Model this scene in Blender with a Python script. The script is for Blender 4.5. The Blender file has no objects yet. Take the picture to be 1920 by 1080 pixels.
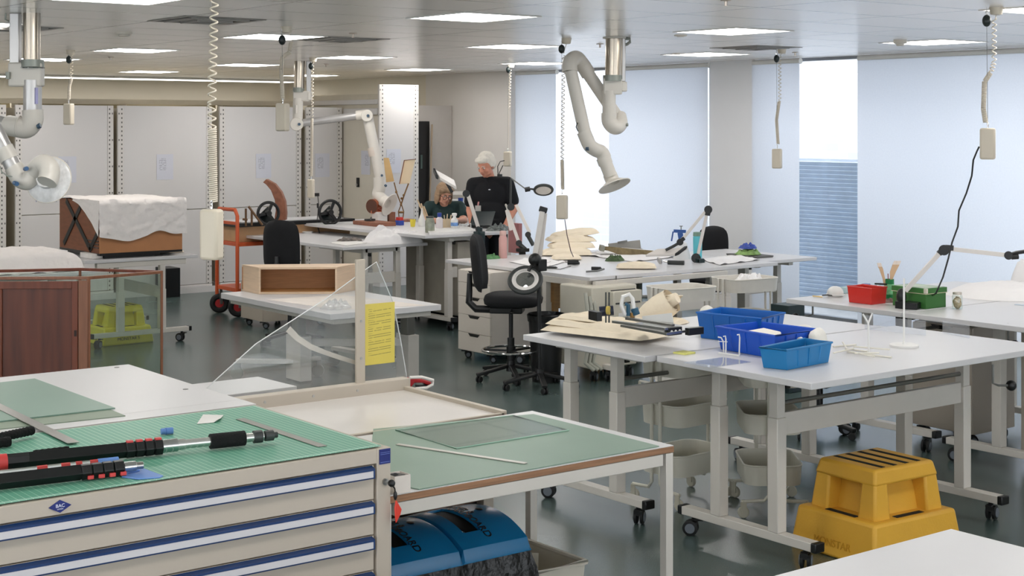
import bpy, bmesh, math, random
from math import sin, cos, pi, radians, sqrt, atan2
from mathutils import Vector, Matrix, noise
random.seed(7)
SC = bpy.context.scene
COL = SC.collection
# ------------------------------------------------------------------ camera
FPX, HORIZON, CX, EYE = 2809.0, 236.0, 960.0, 2.0      # focal length in px (1920 wide), horizon row, eye height
TH = radians(52.57)
FW = Vector((cos(TH), sin(TH), 0)); RT = Vector((sin(TH), -cos(TH), 0))
cam_d = bpy.data.cameras.new('camera'); cam = bpy.data.objects.new('camera', cam_d); COL.objects.link(cam)
cam.location = (0, 0, EYE); cam.rotation_euler = (pi/2, 0, TH - pi/2)
cam_d.sensor_width = 36; cam_d.lens = FPX/1920*36; cam_d.shift_y = -(540-HORIZON)/1920
cam_d.clip_start = .05; cam_d.clip_end = 200
SC.camera = cam
# ------------------------------------------------------------------ sky, exposure
SC.view_settings.view_transform = 'Standard'; SC.view_settings.look = 'None'
SC.view_settings.gamma = 1; SC.view_settings.use_curve_mapping = False
SC.view_settings.exposure = 0.34
SC.cycles.use_denoising = True
SC.cycles.max_bounces = 10; SC.cycles.diffuse_bounces = 5; SC.cycles.transparent_max_bounces = 16
SC.cycles.sample_clamp_indirect = 6
W = bpy.data.worlds.new('sky'); SC.world = W; W.use_nodes = True
SKY_STRENGTH = 3.1
bg = W.node_tree.nodes['Background']; bg.inputs[0].default_value = (.96, .97, 1.0, 1); bg.inputs[1].default_value = SKY_STRENGTH
PANEL_STRENGTH = 11.0       # the ceiling light panels' own output

def P(px, py, z=0.0):
    d = FPX*(EYE-z)/(py-HORIZON); p = FW*d + RT*((px-CX)/FPX*d)
    return Vector((p.x, p.y, z))
def D(px, py, d):
    p = FW*d + RT*((px-CX)/FPX*d)
    return Vector((p.x, p.y, EYE-(py-HORIZON)*d/FPX))
def on_x(px, X):            # where the sight line of a column of the photo meets the plane x = X
    v = FW + RT*((px-CX)/FPX); t = X/v.x
    return v.y*t, t
def V(*a): return Vector(a)

# ------------------------------------------------------------------ materials
def lin(c): 
    c = c/255.0
    return c/12.92 if c <= .04045 else ((c+.055)/1.055)**2.4
def rgb(r, g, b): return (lin(r), lin(g), lin(b), 1)
MATS = {}
def mat(name, col, rough=.5, metal=0, var=.06, scale=8, bump=0, bscale=60, spec=.5, stretch=None, trans=0, ior=1.45, coat=0):
    if name in MATS: return MATS[name]
    m = bpy.data.materials.new(name); m.use_nodes = True; nt = m.node_tree; N = nt.nodes; L = nt.links
    b = N['Principled BSDF']
    c = rgb(*col)
    tc = N.new('ShaderNodeTexCoord'); mp = N.new('ShaderNodeMapping'); L.new(tc.outputs['Object'], mp.inputs[0])
    if stretch: mp.inputs['Scale'].default_value = stretch
    n = N.new('ShaderNodeTexNoise'); n.inputs['Scale'].default_value = scale; n.inputs['Detail'].default_value = 4
    L.new(mp.outputs[0], n.inputs['Vector'])
    r = N.new('ShaderNodeValToRGB')
    r.color_ramp.elements[0].position = .3; r.color_ramp.elements[1].position = .7
    r.color_ramp.elements[0].color = tuple(max(0, x*(1-var)) for x in c[:3])+(1,)
    r.color_ramp.elements[1].color = tuple(min(1, x*(1+var)) for x in c[:3])+(1,)
    L.new(n.outputs['Fac'], r.inputs[0]); L.new(r.outputs[0], b.inputs['Base Color'])
    b.inputs['Roughness'].default_value = rough; b.inputs['Metallic'].default_value = metal
    b.inputs['Specular IOR Level'].default_value = spec; b.inputs['IOR'].default_value = ior
    if trans: b.inputs['Transmission Weight'].default_value = trans
    if coat: b.inputs['Coat Weight'].default_value = coat
    if bump:
        n2 = N.new('ShaderNodeTexNoise'); n2.inputs['Scale'].default_value = bscale; n2.inputs['Detail'].default_value = 3
        L.new(mp.outputs[0], n2.inputs['Vector'])
        bp = N.new('ShaderNodeBump'); bp.inputs['Strength'].default_value = bump; bp.inputs['Distance'].default_value = .01
        L.new(n2.outputs['Fac'], bp.inputs['Height']); L.new(bp.outputs[0], b.inputs['Normal'])
    MATS[name] = m; return m
def clear(name, tint=(1, 1, 1), gloss=.12, haze=0.0, rough=.02):
    """a thin clear sheet: transparent, with a mirror-like sheen that grows at a grazing angle and a little surface haze"""
    m = bpy.data.materials.new(name); m.use_nodes = True; nt = m.node_tree; N = nt.nodes; L = nt.links
    for n in list(N):
        if n.type == 'BSDF_PRINCIPLED': N.remove(n)
    out = [n for n in N if n.type == 'OUTPUT_MATERIAL'][0]
    t = N.new('ShaderNodeBsdfTransparent'); t.inputs[0].default_value = tint+(1,)
    g = N.new('ShaderNodeBsdfGlossy'); g.inputs['Roughness'].default_value = rough
    lw = N.new('ShaderNodeLayerWeight'); lw.inputs[0].default_value = .5
    pw = M_(N, L, 'POWER', lw.outputs['Facing'], 4.0); fac = M_(N, L, 'MULTIPLY_ADD', pw, .75, gloss*.3)
    mx = N.new('ShaderNodeMixShader'); L.new(t.outputs[0], mx.inputs[1]); L.new(g.outputs[0], mx.inputs[2])
    L.new(fac, mx.inputs[0])
    last = mx
    if haze:
        no = N.new('ShaderNodeTexNoise'); no.inputs['Scale'].default_value = 6
        mr = N.new('ShaderNodeMapRange'); mr.inputs[3].default_value = haze*.5; mr.inputs[4].default_value = haze*1.5
        L.new(no.outputs['Fac'], mr.inputs[0])
        d = N.new('ShaderNodeBsdfDiffuse'); d.inputs[0].default_value = (.8, .8, .8, 1)
        m2 = N.new('ShaderNodeMixShader'); L.new(mr.outputs[0], m2.inputs[0]); L.new(last.outputs[0], m2.inputs[1]); L.new(d.outputs[0], m2.inputs[2]); last = m2
    L.new(last.outputs[0], out.inputs[0])
    MATS[name] = m; return m
def node_mat(name, fn, rough=.5, spec=.5, metal=0):
    """fn(nodes, links, principled) wires the colour"""
    m = bpy.data.materials.new(name); m.use_nodes = True; nt = m.node_tree; b = nt.nodes['Principled BSDF']
    b.inputs['Roughness'].default_value = rough; b.inputs['Specular IOR Level'].default_value = spec; b.inputs['Metallic'].default_value = metal
    fn(nt.nodes, nt.links, b); MATS[name] = m; return m
def M_(N, L, op, a, b=None, c=None):
    n = N.new('ShaderNodeMath'); n.operation = op
    for i, v in enumerate((a, b, c)):
        if v is None: continue
        if isinstance(v, (int, float)): n.inputs[i].default_value = v
        else: L.new(v, n.inputs[i])
    return n.outputs[0]
def mixc(N, L, fac, c1, c2):
    n = N.new('ShaderNodeMix'); n.data_type = 'RGBA'
    if isinstance(fac, (int, float)): n.inputs[0].default_value = fac
    else: L.new(fac, n.inputs[0])
    for i, c in ((6, c1), (7, c2)):
        if isinstance(c, tuple): n.inputs[i].default_value = c
        else: L.new(c, n.inputs[i])
    return n.outputs[2]
def lines_fac(N, L, coord, pitch, off, w):
    """1 on a thin line every pitch metres along coord"""
    a = M_(N, L, 'SUBTRACT', coord, off); a = M_(N, L, 'DIVIDE', a, pitch); a = M_(N, L, 'FRACT', M_(N, L, 'ADD', a, .5)); a = M_(N, L, 'SUBTRACT', a, .5)
    a = M_(N, L, 'ABSOLUTE', a); return M_(N, L, 'LESS_THAN', a, w/pitch/2)

# ------------------------------------------------------------------ mesh building
def frame(axis):
    a = axis.normalized(); u = a.cross(Vector((0, 0, 1)))
    if u.length < 1e-4: u = Vector((1, 0, 0))
    u.normalize(); return u, a.cross(u)
class MB:
    def __init__(s): s.v = []; s.f = []
    def add(s, vs, fs):
        o = len(s.v); s.v += [tuple(x) for x in vs]; s.f += [tuple(i+o for i in f) for f in fs]; return s
    def box(s, c, d, rz=0, rot=None):
        x, y, z = (q/2 for q in d); m = rot if rot is not None else Matrix.Rotation(rz, 3, 'Z'); c = Vector(c)
        vs = [c + m @ Vector((sx*x, sy*y, sz*z)) for sz in (-1, 1) for sx, sy in ((-1, -1), (1, -1), (1, 1), (-1, 1))]
        return s.add(vs, [(3, 2, 1, 0), (4, 5, 6, 7), (0, 1, 5, 4), (1, 2, 6, 5), (2, 3, 7, 6), (3, 0, 4, 7)])
    def b2(s, x0, x1, y0, y1, z0, z1):
        return s.box(((x0+x1)/2, (y0+y1)/2, (z0+z1)/2), (abs(x1-x0), abs(y1-y0), abs(z1-z0)))
    def bar(s, p0, p1, w, h=None, up=None):
        """a rectangular bar from p0 to p1, w across and h high"""
        p0, p1 = Vector(p0), Vector(p1); h = h or w; a = (p1-p0).normalized()
        u = a.cross(up or Vector((0, 0, 1)))
        if u.length < 1e-4: u = Vector((1, 0, 0))
        u.normalize(); q = u.cross(a)
        vs = [p + u*(sx*w/2) + q*(sy*h/2) for p in (p0, p1) for sx, sy in ((-1, -1), (1, -1), (1, 1), (-1, 1))]
        return s.add(vs, [(3, 2, 1, 0), (4, 5, 6, 7), (0, 1, 5, 4), (1, 2, 6, 5), (2, 3, 7, 6), (3, 0, 4, 7)])
    def tube(s, pts, r, seg=10, closed=False, caps=True):
        pts = [Vector(p) for p in pts]; n = len(pts); rs = r if isinstance(r, (list, tuple)) else [r]*n
        vs, fs = [], []; u = None
        for i, p in enumerate(pts):
            if closed: t = pts[(i+1) % n]-pts[i-1]
            else: t = pts[min(i+1, n-1)]-pts[max(i-1, 0)]
            t.normalize()
            if u is None: u, w = frame(t)
            u = (u - t*u.dot(t)); 
            if u.length < 1e-5: u, w = frame(t)
            u.normalize(); w = t.cross(u)
            for k in range(seg):
                a = 2*pi*k/seg; vs.append(p + (u*cos(a)+w*sin(a))*rs[i])
        m = n if closed else n-1
        for i in range(m):
            j = (i+1) % n
            for k in range(seg):
                k2 = (k+1) % seg; fs.append((i*seg+k, i*seg+k2, j*seg+k2, j*seg+k))
        if caps and not closed:
            fs.append(tuple(range(seg))[::-1]); fs.append(tuple((n-1)*seg+k for k in range(seg)))
        return s.add(vs, fs)
    def cyl(s, p0, p1, r0, r1=None, seg=20): return s.tube([p0, p1], [r0, r0 if r1 is None else r1], seg)
    def lathe(s, prof, c=(0, 0, 0), seg=24, axis=None):
        """prof: (radius, height) pairs turned about the axis through c"""
        c = Vector(c); a = Vector(axis).normalized() if axis is not None else Vector((0, 0, 1)); u, w = frame(a)
        vs, fs = [], []
        for r, h in prof:
            for k in range(seg):
                t = 2*pi*k/seg; vs.append(c + a*h + (u*cos(t)+w*sin(t))*max(r, 1e-5))
        for i in range(len(prof)-1):
            for k in range(seg):
                k2 = (k+1) % seg; fs.append((i*seg+k, i*seg+k2, (i+1)*seg+k2, (i+1)*seg+k))
        fs.append(tuple(range(seg))[::-1]); fs.append(tuple((len(prof)-1)*seg+k for k in range(seg)))
        return s.add(vs, fs)
    def prism(s, poly, z0, z1):
        n = len(poly); vs = [(p[0], p[1], z0) for p in poly]+[(p[0], p[1], z1) for p in poly]
        return s.add(vs, [tuple(range(n))[::-1], tuple(range(n, 2*n))]+[(i, (i+1) % n, n+(i+1) % n, n+i) for i in range(n)])
    def slab(s, poly, off):
        """a flat polygon in space thickened by the vector off"""
        n = len(poly); off = Vector(off); a = [Vector(p) for p in poly]
        return s.add(a+[p+off for p in a], [tuple(range(n))[::-1], tuple(range(n, 2*n))]+[(i, (i+1) % n, n+(i+1) % n, n+i) for i in range(n)])
    def ball(s, c, r, seg=16, rings=10, rot=None, nz=0, ns=3, seed=0):
        c = Vector(c); r = Vector(r) if not isinstance(r, (int, float)) else Vector((r, r, r)); vs, fs = [], []
        for i in range(rings+1):
            ph = pi*i/rings
            for k in range(seg):
                t = 2*pi*k/seg; q = Vector((sin(ph)*cos(t), sin(ph)*sin(t), cos(ph)))
                if nz: q *= 1+nz*noise.noise(q*ns+Vector((seed, seed*1.7, 0)))
                q = Vector((q.x*r.x, q.y*r.y, q.z*r.z))
                if rot is not None: q = rot @ q
                vs.append(c+q)
        for i in range(rings):
            for k in range(seg):
                k2 = (k+1) % seg; fs.append((i*seg+k, (i+1)*seg+k, (i+1)*seg+k2, i*seg+k2))
        return s.add(vs, fs)
    def torus(s, c, R, r, axis=(0, 0, 1), seg=32, seg2=8, a0=0, a1=2*pi):
        a = Vector(axis).normalized(); u, w = frame(a); c = Vector(c); full = abs(a1-a0-2*pi) < 1e-6
        n = seg if full else seg+1
        pts = [c+(u*cos(a0+(a1-a0)*k/seg)+w*sin(a0+(a1-a0)*k/seg))*R for k in range(n)]
        return s.tube(pts, r, seg2, closed=full)
    def sheet(s, fn, nu, nv, t=.004):
        """a thin sheet: fn(u, v) in 0..1 gives a point; thickness t downwards"""
        vs, fs = [], []
        for top in (1, 0):
            for j in range(nv+1):
                for i in range(nu+1):
                    p = Vector(fn(i/nu, j/nv)); p.z -= 0 if top else t; vs.append(p)
        W1 = nu+1; o = W1*(nv+1)
        for j in range(nv):
            for i in range(nu):
                a = j*W1+i; q = (a, a+1, a+1+W1, a+W1); fs.append(q); fs.append(tuple(o+x for x in q[::-1]))
        rim = [i for i in range(nu)]+[nu+j*W1 for j in range(nv)]+[nv*W1+i for i in range(nu, 0, -1)]+[j*W1 for j in range(nv, 0, -1)]
        for k in range(len(rim)):
            a, b = rim[k], rim[(k+1) % len(rim)]; fs.append((b, a, o+a, o+b))
        return s.add(vs, fs)
    def coil(s, p0, p1, R, r, turns, seg=5, per=10):
        p0, p1 = Vector(p0), Vector(p1); a = p1-p0; u, w = frame(a); n = int(turns*per)
        return s.tube([p0+a*(i/n)+(u*cos(2*pi*i/per)+w*sin(2*pi*i/per))*R for i in range(n+1)], r, seg)
    def hollow(s, rim, base, t, z0, z1):
        """an open tapered tray: rim and base are four-corner polygons (x, y); t the wall thickness"""
        def inset(q):
            c = Vector((sum(p[0] for p in q)/4, sum(p[1] for p in q)/4)); o = []
            for i in range(4):
                p = Vector(q[i][:2]); e1 = (Vector(q[i-1][:2])-p).normalized(); e2 = (Vector(q[(i+1) % 4][:2])-p).normalized()
                o.append(p+(e1+e2)*t)
            return o
        ri, bi = inset(rim), inset(base)
        vs = [(p[0], p[1], z0) for p in base]+[(p[0], p[1], z1) for p in rim]+[(p[0], p[1], z1) for p in ri]+[(p[0], p[1], z0+t) for p in bi]
        fs = [(3, 2, 1, 0), (12, 13, 14, 15)]
        for i in range(4):
            j = (i+1) % 4; fs += [(i, j, 4+j, 4+i), (4+i, 4+j, 8+j, 8+i), (8+i, 8+j, 12+j, 12+i)]
        return s.add(vs, fs)
    def build(s, name, m, parent=None, bevel=0, smooth=True, ang=35, sub=0, loc=None, rz=0):
        me = bpy.data.meshes.new(name); me.from_pydata(s.v, [], s.f); me.update()
        bm = bmesh.new(); bm.from_mesh(me); bmesh.ops.recalc_face_normals(bm, faces=bm.faces); bm.to_mesh(me); bm.free()
        me.materials.append(m)
        if smooth:
            for p in me.polygons: p.use_smooth = True
            me.set_sharp_from_angle(angle=radians(ang))
        o = bpy.data.objects.new(name, me); COL.objects.link(o)
        if parent is not None: o.parent = parent
        if loc is not None: o.location = loc
        o.rotation_euler.z = rz
        if bevel:
            b = o.modifiers.new('bevel', 'BEVEL'); b.width = bevel; b.segments = 2; b.limit_method = 'ANGLE'; b.angle_limit = radians(40); b.harden_normals = False
        if sub:
            q = o.modifiers.new('sub', 'SUBSURF'); q.levels = sub; q.render_levels = sub
        return o
def tag(o, label=None, cat=None, group=None, kind=None):
    for k, v in (('label', label), ('category', cat), ('group', group), ('kind', kind)):
        if v: o[k] = v
    return o
def thing(name, label, cat, loc=(0, 0, 0), rz=0, group=None):
    o = bpy.data.objects.new(name, None); COL.objects.link(o); o.location = loc; o.rotation_euler.z = rz; o.empty_display_size = .1
    return tag(o, label, cat, group)
def struct(name, mb, m, parent=None, bevel=0):
    o = mb.build(name, m, parent, bevel); o['kind'] = 'structure'; return o
def solo(name, mb, m, label, cat, group=None, bevel=0, loc=None, **k):
    return tag(mb.build(name, m, None, bevel, loc=loc, **k), label, cat, group)
def copy_tree(o, parent=None):
    c = o.copy(); COL.objects.link(c)
    if parent is not None: c.parent = parent
    for ch in list(o.children): copy_tree(ch, c)
    return c
def text_part(name, body, m, parent, loc, size, rot, ext=.0008, align='CENTER'):
    cu = bpy.data.curves.new(name, 'FONT'); cu.body = body; cu.size = size; cu.extrude = ext; cu.align_x = align; cu.align_y = 'CENTER'
    tmp = bpy.data.objects.new(name, cu); me = bpy.data.meshes.new_from_object(tmp); bpy.data.objects.remove(tmp)
    me.name = name; me.materials.append(m)
    o = bpy.data.objects.new(name, me); COL.objects.link(o); o.parent = parent; o.location = loc; o.rotation_euler = rot
    return o
def fbm(x, y, z=0, o=3): return noise.fractal(Vector((x, y, z)), 1.0, 2.0, o)

# the palette
white_top = mat('white_laminate', (206, 205, 206), .32, var=.015, scale=3)
edge_white = mat('white_edging', (216, 212, 206), .4, var=.02)
steel_white = mat('off_white_powder_coat', (206, 201, 193), .42, var=.02)
cream_paint = mat('cream_powder_coat', (205, 197, 184), .4, var=.02)
cart_paint = mat('pale_cart_enamel', (208, 205, 192), .38, var=.02)
grey_steel = mat('grey_steel', (120, 120, 116), .35, .6, var=.05)
dark_grey = mat('dark_grey_plastic', (52, 55, 54), .45, var=.08)
black_plastic = mat('black_plastic', (18, 19, 20), .38, var=.1)
black_fabric = mat('black_upholstery', (17, 18, 21), .85, var=.2, bump=.25, bscale=220)
rubber = mat('black_rubber', (22, 23, 24), .6, var=.1)
hub_grey = mat('grey_wheel_hub', (104, 110, 118), .4, var=.04)
chrome = mat('chrome', (205, 205, 205), .12, 1, var=.02)
steel = mat('brushed_steel', (176, 174, 170), .28, 1, var=.06, stretch=(1, 40, 1))
alu = mat('anodised_aluminium', (205, 203, 198), .32, .7, var=.02)
# ================================================================== THE ROOM
CEIL = 2.70; WX = 11.70; BY = 21.2; LX = -6.5; FY = -3.5
# ---- ceiling light panels (the room's lamps): a square diffuser in a thin frame, every second bay
def emit_mat(name, col, s):
    m = bpy.data.materials.new(name); m.use_nodes = True; nt = m.node_tree
    for n in list(nt.nodes):
        if n.type == 'BSDF_PRINCIPLED': nt.nodes.remove(n)
    e = nt.nodes.new('ShaderNodeEmission'); e.inputs[0].default_value = col; e.inputs[1].default_value = s
    nt.links.new(e.outputs[0], [n for n in nt.nodes if n.type == 'OUTPUT_MATERIAL'][0].inputs[0]); MATS[name] = m; return m
glow = emit_mat('lit_diffuser', (1.0, .965, .925, 1), PANEL_STRENGTH)
ORD = ['first', 'second', 'third', 'fourth', 'fifth', 'sixth', 'seventh', 'eighth']
light_frame = mat('light_frame_white', (222, 220, 216), .4, var=.01)
xs_l = [10.40-2.372*i for i in range(6)]; ys_l = [18.20, 15.50, 13.13, 10.47, 7.80, 5.14, 2.48]
proto = None
for i, lx in enumerate(xs_l):
    for j, ly in enumerate(ys_l):
        lb = 'square white ceiling light panel, %s row from the window wall, %s from the back wall' % (ORD[i], ORD[j])
        if proto is None:
            proto = thing('ceiling_light', lb, 'ceiling light', (lx, ly, CEIL), 0, 'ceiling light panels')
            f = MB()
            for s in (-1, 1):
                f.b2(s*.305, s*.285, -.325, .325, -.006, 0); f.b2(-.285, .285, s*.305, s*.325, -.006, 0)
            f.build('frame', light_frame, proto)
            MB().b2(-.285, .285, -.305, .305, -.004, -.001).build('diffuser', glow, proto, smooth=False)
        else:
            c = copy_tree(proto); c.location = (lx, ly, CEIL); c['label'] = lb

glow_soft = emit_mat('soft_lit_diffuser', (1.0, .965, .925, 1), PANEL_STRENGTH*.30)
# ---- a row of long wall-washing lights close to the back wall
for i in range(9):
    t = thing('linear_light', 'long slim ceiling light close to the back wall, %s from the window wall' % (ORD+['ninth'])[i], 'ceiling light', (10.6-1.5*i, 20.35, CEIL), 0, 'linear lights along the back wall')
    MB().b2(-.745, .745, -.25, .25, -.030, -.0).build('housing', light_frame, t, .004)
    MB().b2(-.735, .735, -.24, .24, -.034, -.0305).build('diffuser', glow_soft, t, smooth=False)
# ---- ceiling: satin metal pan tiles with fine joints
def ceil_fn(N, L, b):
    g = N.new('ShaderNodeNewGeometry'); sp = N.new('ShaderNodeSeparateXYZ'); L.new(g.outputs['Position'], sp.inputs[0])
    a = lines_fac(N, L, sp.outputs[0], 1.186, 5.36, .014); c = lines_fac(N, L, sp.outputs[1], .665, 7.475, .014)
    f = M_(N, L, 'MAXIMUM', a, c)
    no = N.new('ShaderNodeTexNoise'); no.inputs['Scale'].default_value = 1.2
    base = mixc(N, L, no.outputs['Fac'], rgb(244, 239, 234), rgb(248, 243, 238))
    L.new(mixc(N, L, f, base, rgb(92, 88, 84)), b.inputs['Base Color'])
ceil_m = node_mat('ceiling_pan_tiles', ceil_fn, .24, .9)
struct('ceiling', MB().b2(LX-.1, WX+.6, FY-.1, BY+.1, CEIL, CEIL+.1), ceil_m)
# ---- floor: dark sheet vinyl
def floor_fn(N, L, b):
    tc = N.new('ShaderNodeTexCoord'); no = N.new('ShaderNodeTexNoise'); no.inputs['Scale'].default_value = 1.3; no.inputs['Detail'].default_value = 6
    L.new(tc.outputs['Object'], no.inputs['Vector'])
    n2 = N.new('ShaderNodeTexNoise'); n2.inputs['Scale'].default_value = 220; L.new(tc.outputs['Object'], n2.inputs['Vector'])
    c1 = mixc(N, L, no.outputs['Fac'], rgb(64, 82, 80), rgb(78, 92, 89)); r = M_(N, L, 'GREATER_THAN', n2.outputs['Fac'], .62)
    L.new(mixc(N, L, M_(N, L, 'MULTIPLY', r, .35), c1, rgb(104, 112, 108)), b.inputs['Base Color'])
    mr = N.new('ShaderNodeMapRange'); mr.inputs[3].default_value = .22; mr.inputs[4].default_value = .30; L.new(no.outputs['Fac'], mr.inputs[0]); L.new(mr.outputs[0], b.inputs['Roughness'])
floor_m = node_mat('floor_vinyl', floor_fn, .35, .8)
struct('floor', MB().b2(LX-.1, WX+.5, FY-.1, BY+.1, -.1, 0), floor_m)
wall_m = mat('wall_paint_warm', (222, 214, 198), .75, var=.02, scale=1.5)
pier_m = mat('wall_paint_grey', (222, 217, 212), .7, var=.02, scale=1.5)
struct('wall_back', MB().b2(LX, WX, BY, BY+.1, 0, CEIL), wall_m)
white_wall = mat('wall_paint_white', (236, 234, 230), .7, var=.01)
struct('wall_left', MB().b2(LX-.1, LX, FY, BY, 0, .45).b2(LX-.1, LX, FY, BY, 2.55, CEIL).b2(LX-.1, LX, FY, -3, .45, 2.55).b2(LX-.1, LX, 11, BY, .45, 2.55), white_wall)
wf = MB(); wf.b2(LX, WX, FY-.1, FY, 0, .45); wf.b2(LX, WX, FY-.1, FY, 2.55, CEIL); wf.b2(LX, -5.4, FY-.1, FY, .45, 2.55); wf.b2(8.6, WX, FY-.1, FY, .45, 2.55)
struct('wall_front', wf, white_wall)
yA0, yA1 = 11.71, 15.15          # the window bay beyond the column
yB0, yB1 = 2.6, 11.03            # the window bay on this side of it
wr = MB(); wr.b2(WX, WX+.3, yA1, BY, 0, CEIL); wr.b2(WX, WX+.3, FY, yB0, 0, CEIL)
struct('wall_right', wr, wall_m)
struct('trim_1', MB().b2(WX-.12, WX, yA1, 17.08, 0, CEIL), pier_m)                 # the plastered pier
struct('trim_2', MB().b2(WX-.02, WX+.3, yB1, yA0, 0, CEIL), mat('column_paint', (230, 230, 232), .7, var=.02, scale=1.5))                # the column between the window bays
# ---- windows: glass in a slim frame
pane_m = clear('window_glass', (.97, .99, 1.0), .1)
win_frame = mat('window_frame_grey', (150, 154, 160), .4, .4)
w = struct('window_3', MB().b2(-5.38, 8.58, FY-.06, FY-.052, .47, 2.53), pane_m)      # windows added behind the camera, out of view, to give fill light
for k_ in range(8): MB().b2(-5.4+k_*1.993, -5.36+k_*1.993, FY-.09, FY-.02, .45, 2.55).build('mullion', win_frame, w)
w = struct('window_4', MB().b2(LX-.06, LX-.052, -2.98, 10.98, .47, 2.53), pane_m)     # more unseen windows added along the left wall, likewise for fill
for k_ in range(8): MB().b2(LX-.09, LX-.02, -3.0+k_*1.994, -2.96+k_*1.994, .45, 2.55).build('mullion', win_frame, w)
for k, (a, b_) in enumerate(((yA0, yA1), (yB0, yB1))):
    w = struct('window_%d' % (k+1), MB().b2(WX+.16, WX+.168, a+.03, b_-.03, .06, CEIL-.03), pane_m)
    fr = MB(); fr.b2(WX+.13, WX+.2, a, b_, 0, .06); fr.b2(WX+.13, WX+.2, a, b_, CEIL-.03, CEIL); fr.b2(WX+.13, WX+.2, a, a+.03, .06, CEIL-.03); fr.b2(WX+.13, WX+.2, b_-.03, b_, .06, CEIL-.03)
    fr.build('window_frame', win_frame, w)
# ---- roller blinds: pale translucent cloth over the glass
def blind_mat():
    m = bpy.data.materials.new('blind_cloth'); m.use_nodes = True; nt = m.node_tree; N = nt.nodes; L = nt.links
    for n in list(N):
        if n.type == 'BSDF_PRINCIPLED': N.remove(n)
    out = [n for n in N if n.type == 'OUTPUT_MATERIAL'][0]
    tc = N.new('ShaderNodeTexCoord'); wv = N.new('ShaderNodeTexNoise'); wv.inputs['Scale'].default_value = 60; L.new(tc.outputs['Object'], wv.inputs['Vector'])
    c = mixc(N, L, wv.outputs['Fac'], (.74, .77, .83, 1), (.80, .83, .88, 1))
    d = N.new('ShaderNodeBsdfDiffuse'); t = N.new('ShaderNodeBsdfTranslucent'); L.new(c, d.inputs[0]); L.new(c, t.inputs[0])
    mx = N.new('ShaderNodeMixShader'); mx.inputs[0].default_value = .55; L.new(d.outputs[0], mx.inputs[1]); L.new(t.outputs[0], mx.inputs[2]); L.new(mx.outputs[0], out.inputs[0])
    return m
blind_m = blind_mat(); BX = WX-.05
def blind(y0, y1, label):
    t = thing('roller_blind', label, 'blind', (BX, (y0+y1)/2, 0), 0, 'white roller blinds')
    h = (y1-y0)/2
    m = MB(); m.add([(0, -h, .06), (0, h, .06), (0, h, CEIL-.04), (0, -h, CEIL-.04)], [(0, 1, 2, 3)]); m.build('blind_cloth', blind_m, t)
    MB().cyl((.02, -h, CEIL-.035), (.02, h, CEIL-.035), .03, seg=12).build('roller_tube', light_frame, t)
    MB().cyl((0, -h, .05), (0, h, .05), .012, seg=8).build('hem_bar', light_frame, t)
blind(14.333, 15.15, 'narrow white roller blind beside the plastered pier')
blind(11.70, 13.337, 'wide white roller blind behind the hanging white extraction arm, left of the grey column')
blind(10.384, 11.045, 'narrow white roller blind between the grey column and the strip of slatted view')
blind(6.55, 9.632, 'wide white roller blind behind the table with the green box')
blind(2.7, 6.5, 'white roller blind nearest the front of the room, past the right edge of view')
# ---- outside: a pale block wall and a slatted screen, ground
def block_fn(N, L, b):
    g = N.new('ShaderNodeNewGeometry'); sp = N.new('ShaderNodeSeparateXYZ'); L.new(g.outputs['Position'], sp.inputs[0])
    cb = N.new('ShaderNodeCombineXYZ'); L.new(sp.outputs[1], cb.inputs[0]); L.new(sp.outputs[2], cb.inputs[1])
    br = N.new('ShaderNodeTexBrick'); L.new(cb.outputs[0], br.inputs['Vector']); br.inputs['Scale'].default_value = 1
    br.inputs['Brick Width'].default_value = .32; br.inputs['Row Height'].default_value = .125; br.inputs['Mortar Size'].default_value = .009; br.inputs['Mortar Smooth'].default_value = .1
    br.inputs['Color1'].default_value = rgb(186, 190, 198); br.inputs['Color2'].default_value = rgb(190, 194, 202); br.inputs['Mortar'].default_value = rgb(206, 210, 218)
    L.new(br.outputs[0], b.inputs['Base Color'])
struct('wall_outside', MB().b2(17.0, 17.2, 4, 26, -1, 6.0), node_mat('pale_blockwork', block_fn, .9, .2))
struct('floor_outside', MB().b2(WX+.5, 17, 0, 26, -.12, -.02), mat('outdoor_concrete', (190, 192, 194), .9))
lv = MB()
for k in range(34): lv.box((13.0, 9.9, .05+k*.046), (.066, 3.6, .006), rot=Matrix.Rotation(.98, 3, 'Y'))
lvt = thing('louvre_screen', 'pale blue slatted screen outside the window, seen in the gap between two blinds', 'screen', (0, 0, 0))
lv.build('slats', mat('louvre_blue_grey', (192, 205, 220), .5, .1), lvt)
MB().b2(13.03, 13.08, 8.08, 8.14, -.02, 1.62).b2(13.03, 13.08, 11.66, 11.72, -.02, 1.62).b2(13.03, 13.08, 8.08, 11.72, 1.60, 1.63).build('frame', mat('louvre_frame', (214, 222, 232), .5), lvt)

# ---- ceiling fittings
vent_m = mat('diffuser_grey', (150, 146, 140), .45, var=.02); vent_d = mat('vent_shadow', (60, 62, 60), .7)
def vent(x, y, label, s=.29):
    t = thing('ceiling_vent', label, 'vent', (x, y, CEIL), 0, 'ceiling air diffusers')
    f = MB()
    for r, z in ((s, .004), (s*.72, .012), (s*.44, .02)):
        for q in (-1, 1):
            f.box((q*(r-.02), 0, -z/2-.001), (.04, 2*r, z)); f.box((0, q*(r-.02), -z/2-.001), (2*r-.08, .04, z))
    f.build('louvre_rings', vent_m, t); MB().b2(-s*.98, s*.98, -s*.98, s*.98, -.003, -.0005).build('backing', vent_d, t)
vent(6.26, 10.46, 'square air diffuser in the ceiling beside the light behind the middle coiled lead')
vent(4.42, 9.10, 'square air diffuser in the ceiling left of the long coiled lead, with dark slots')
vent(3.66, 10.70, 'square air diffuser in the ceiling behind the left extraction arm')
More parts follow.
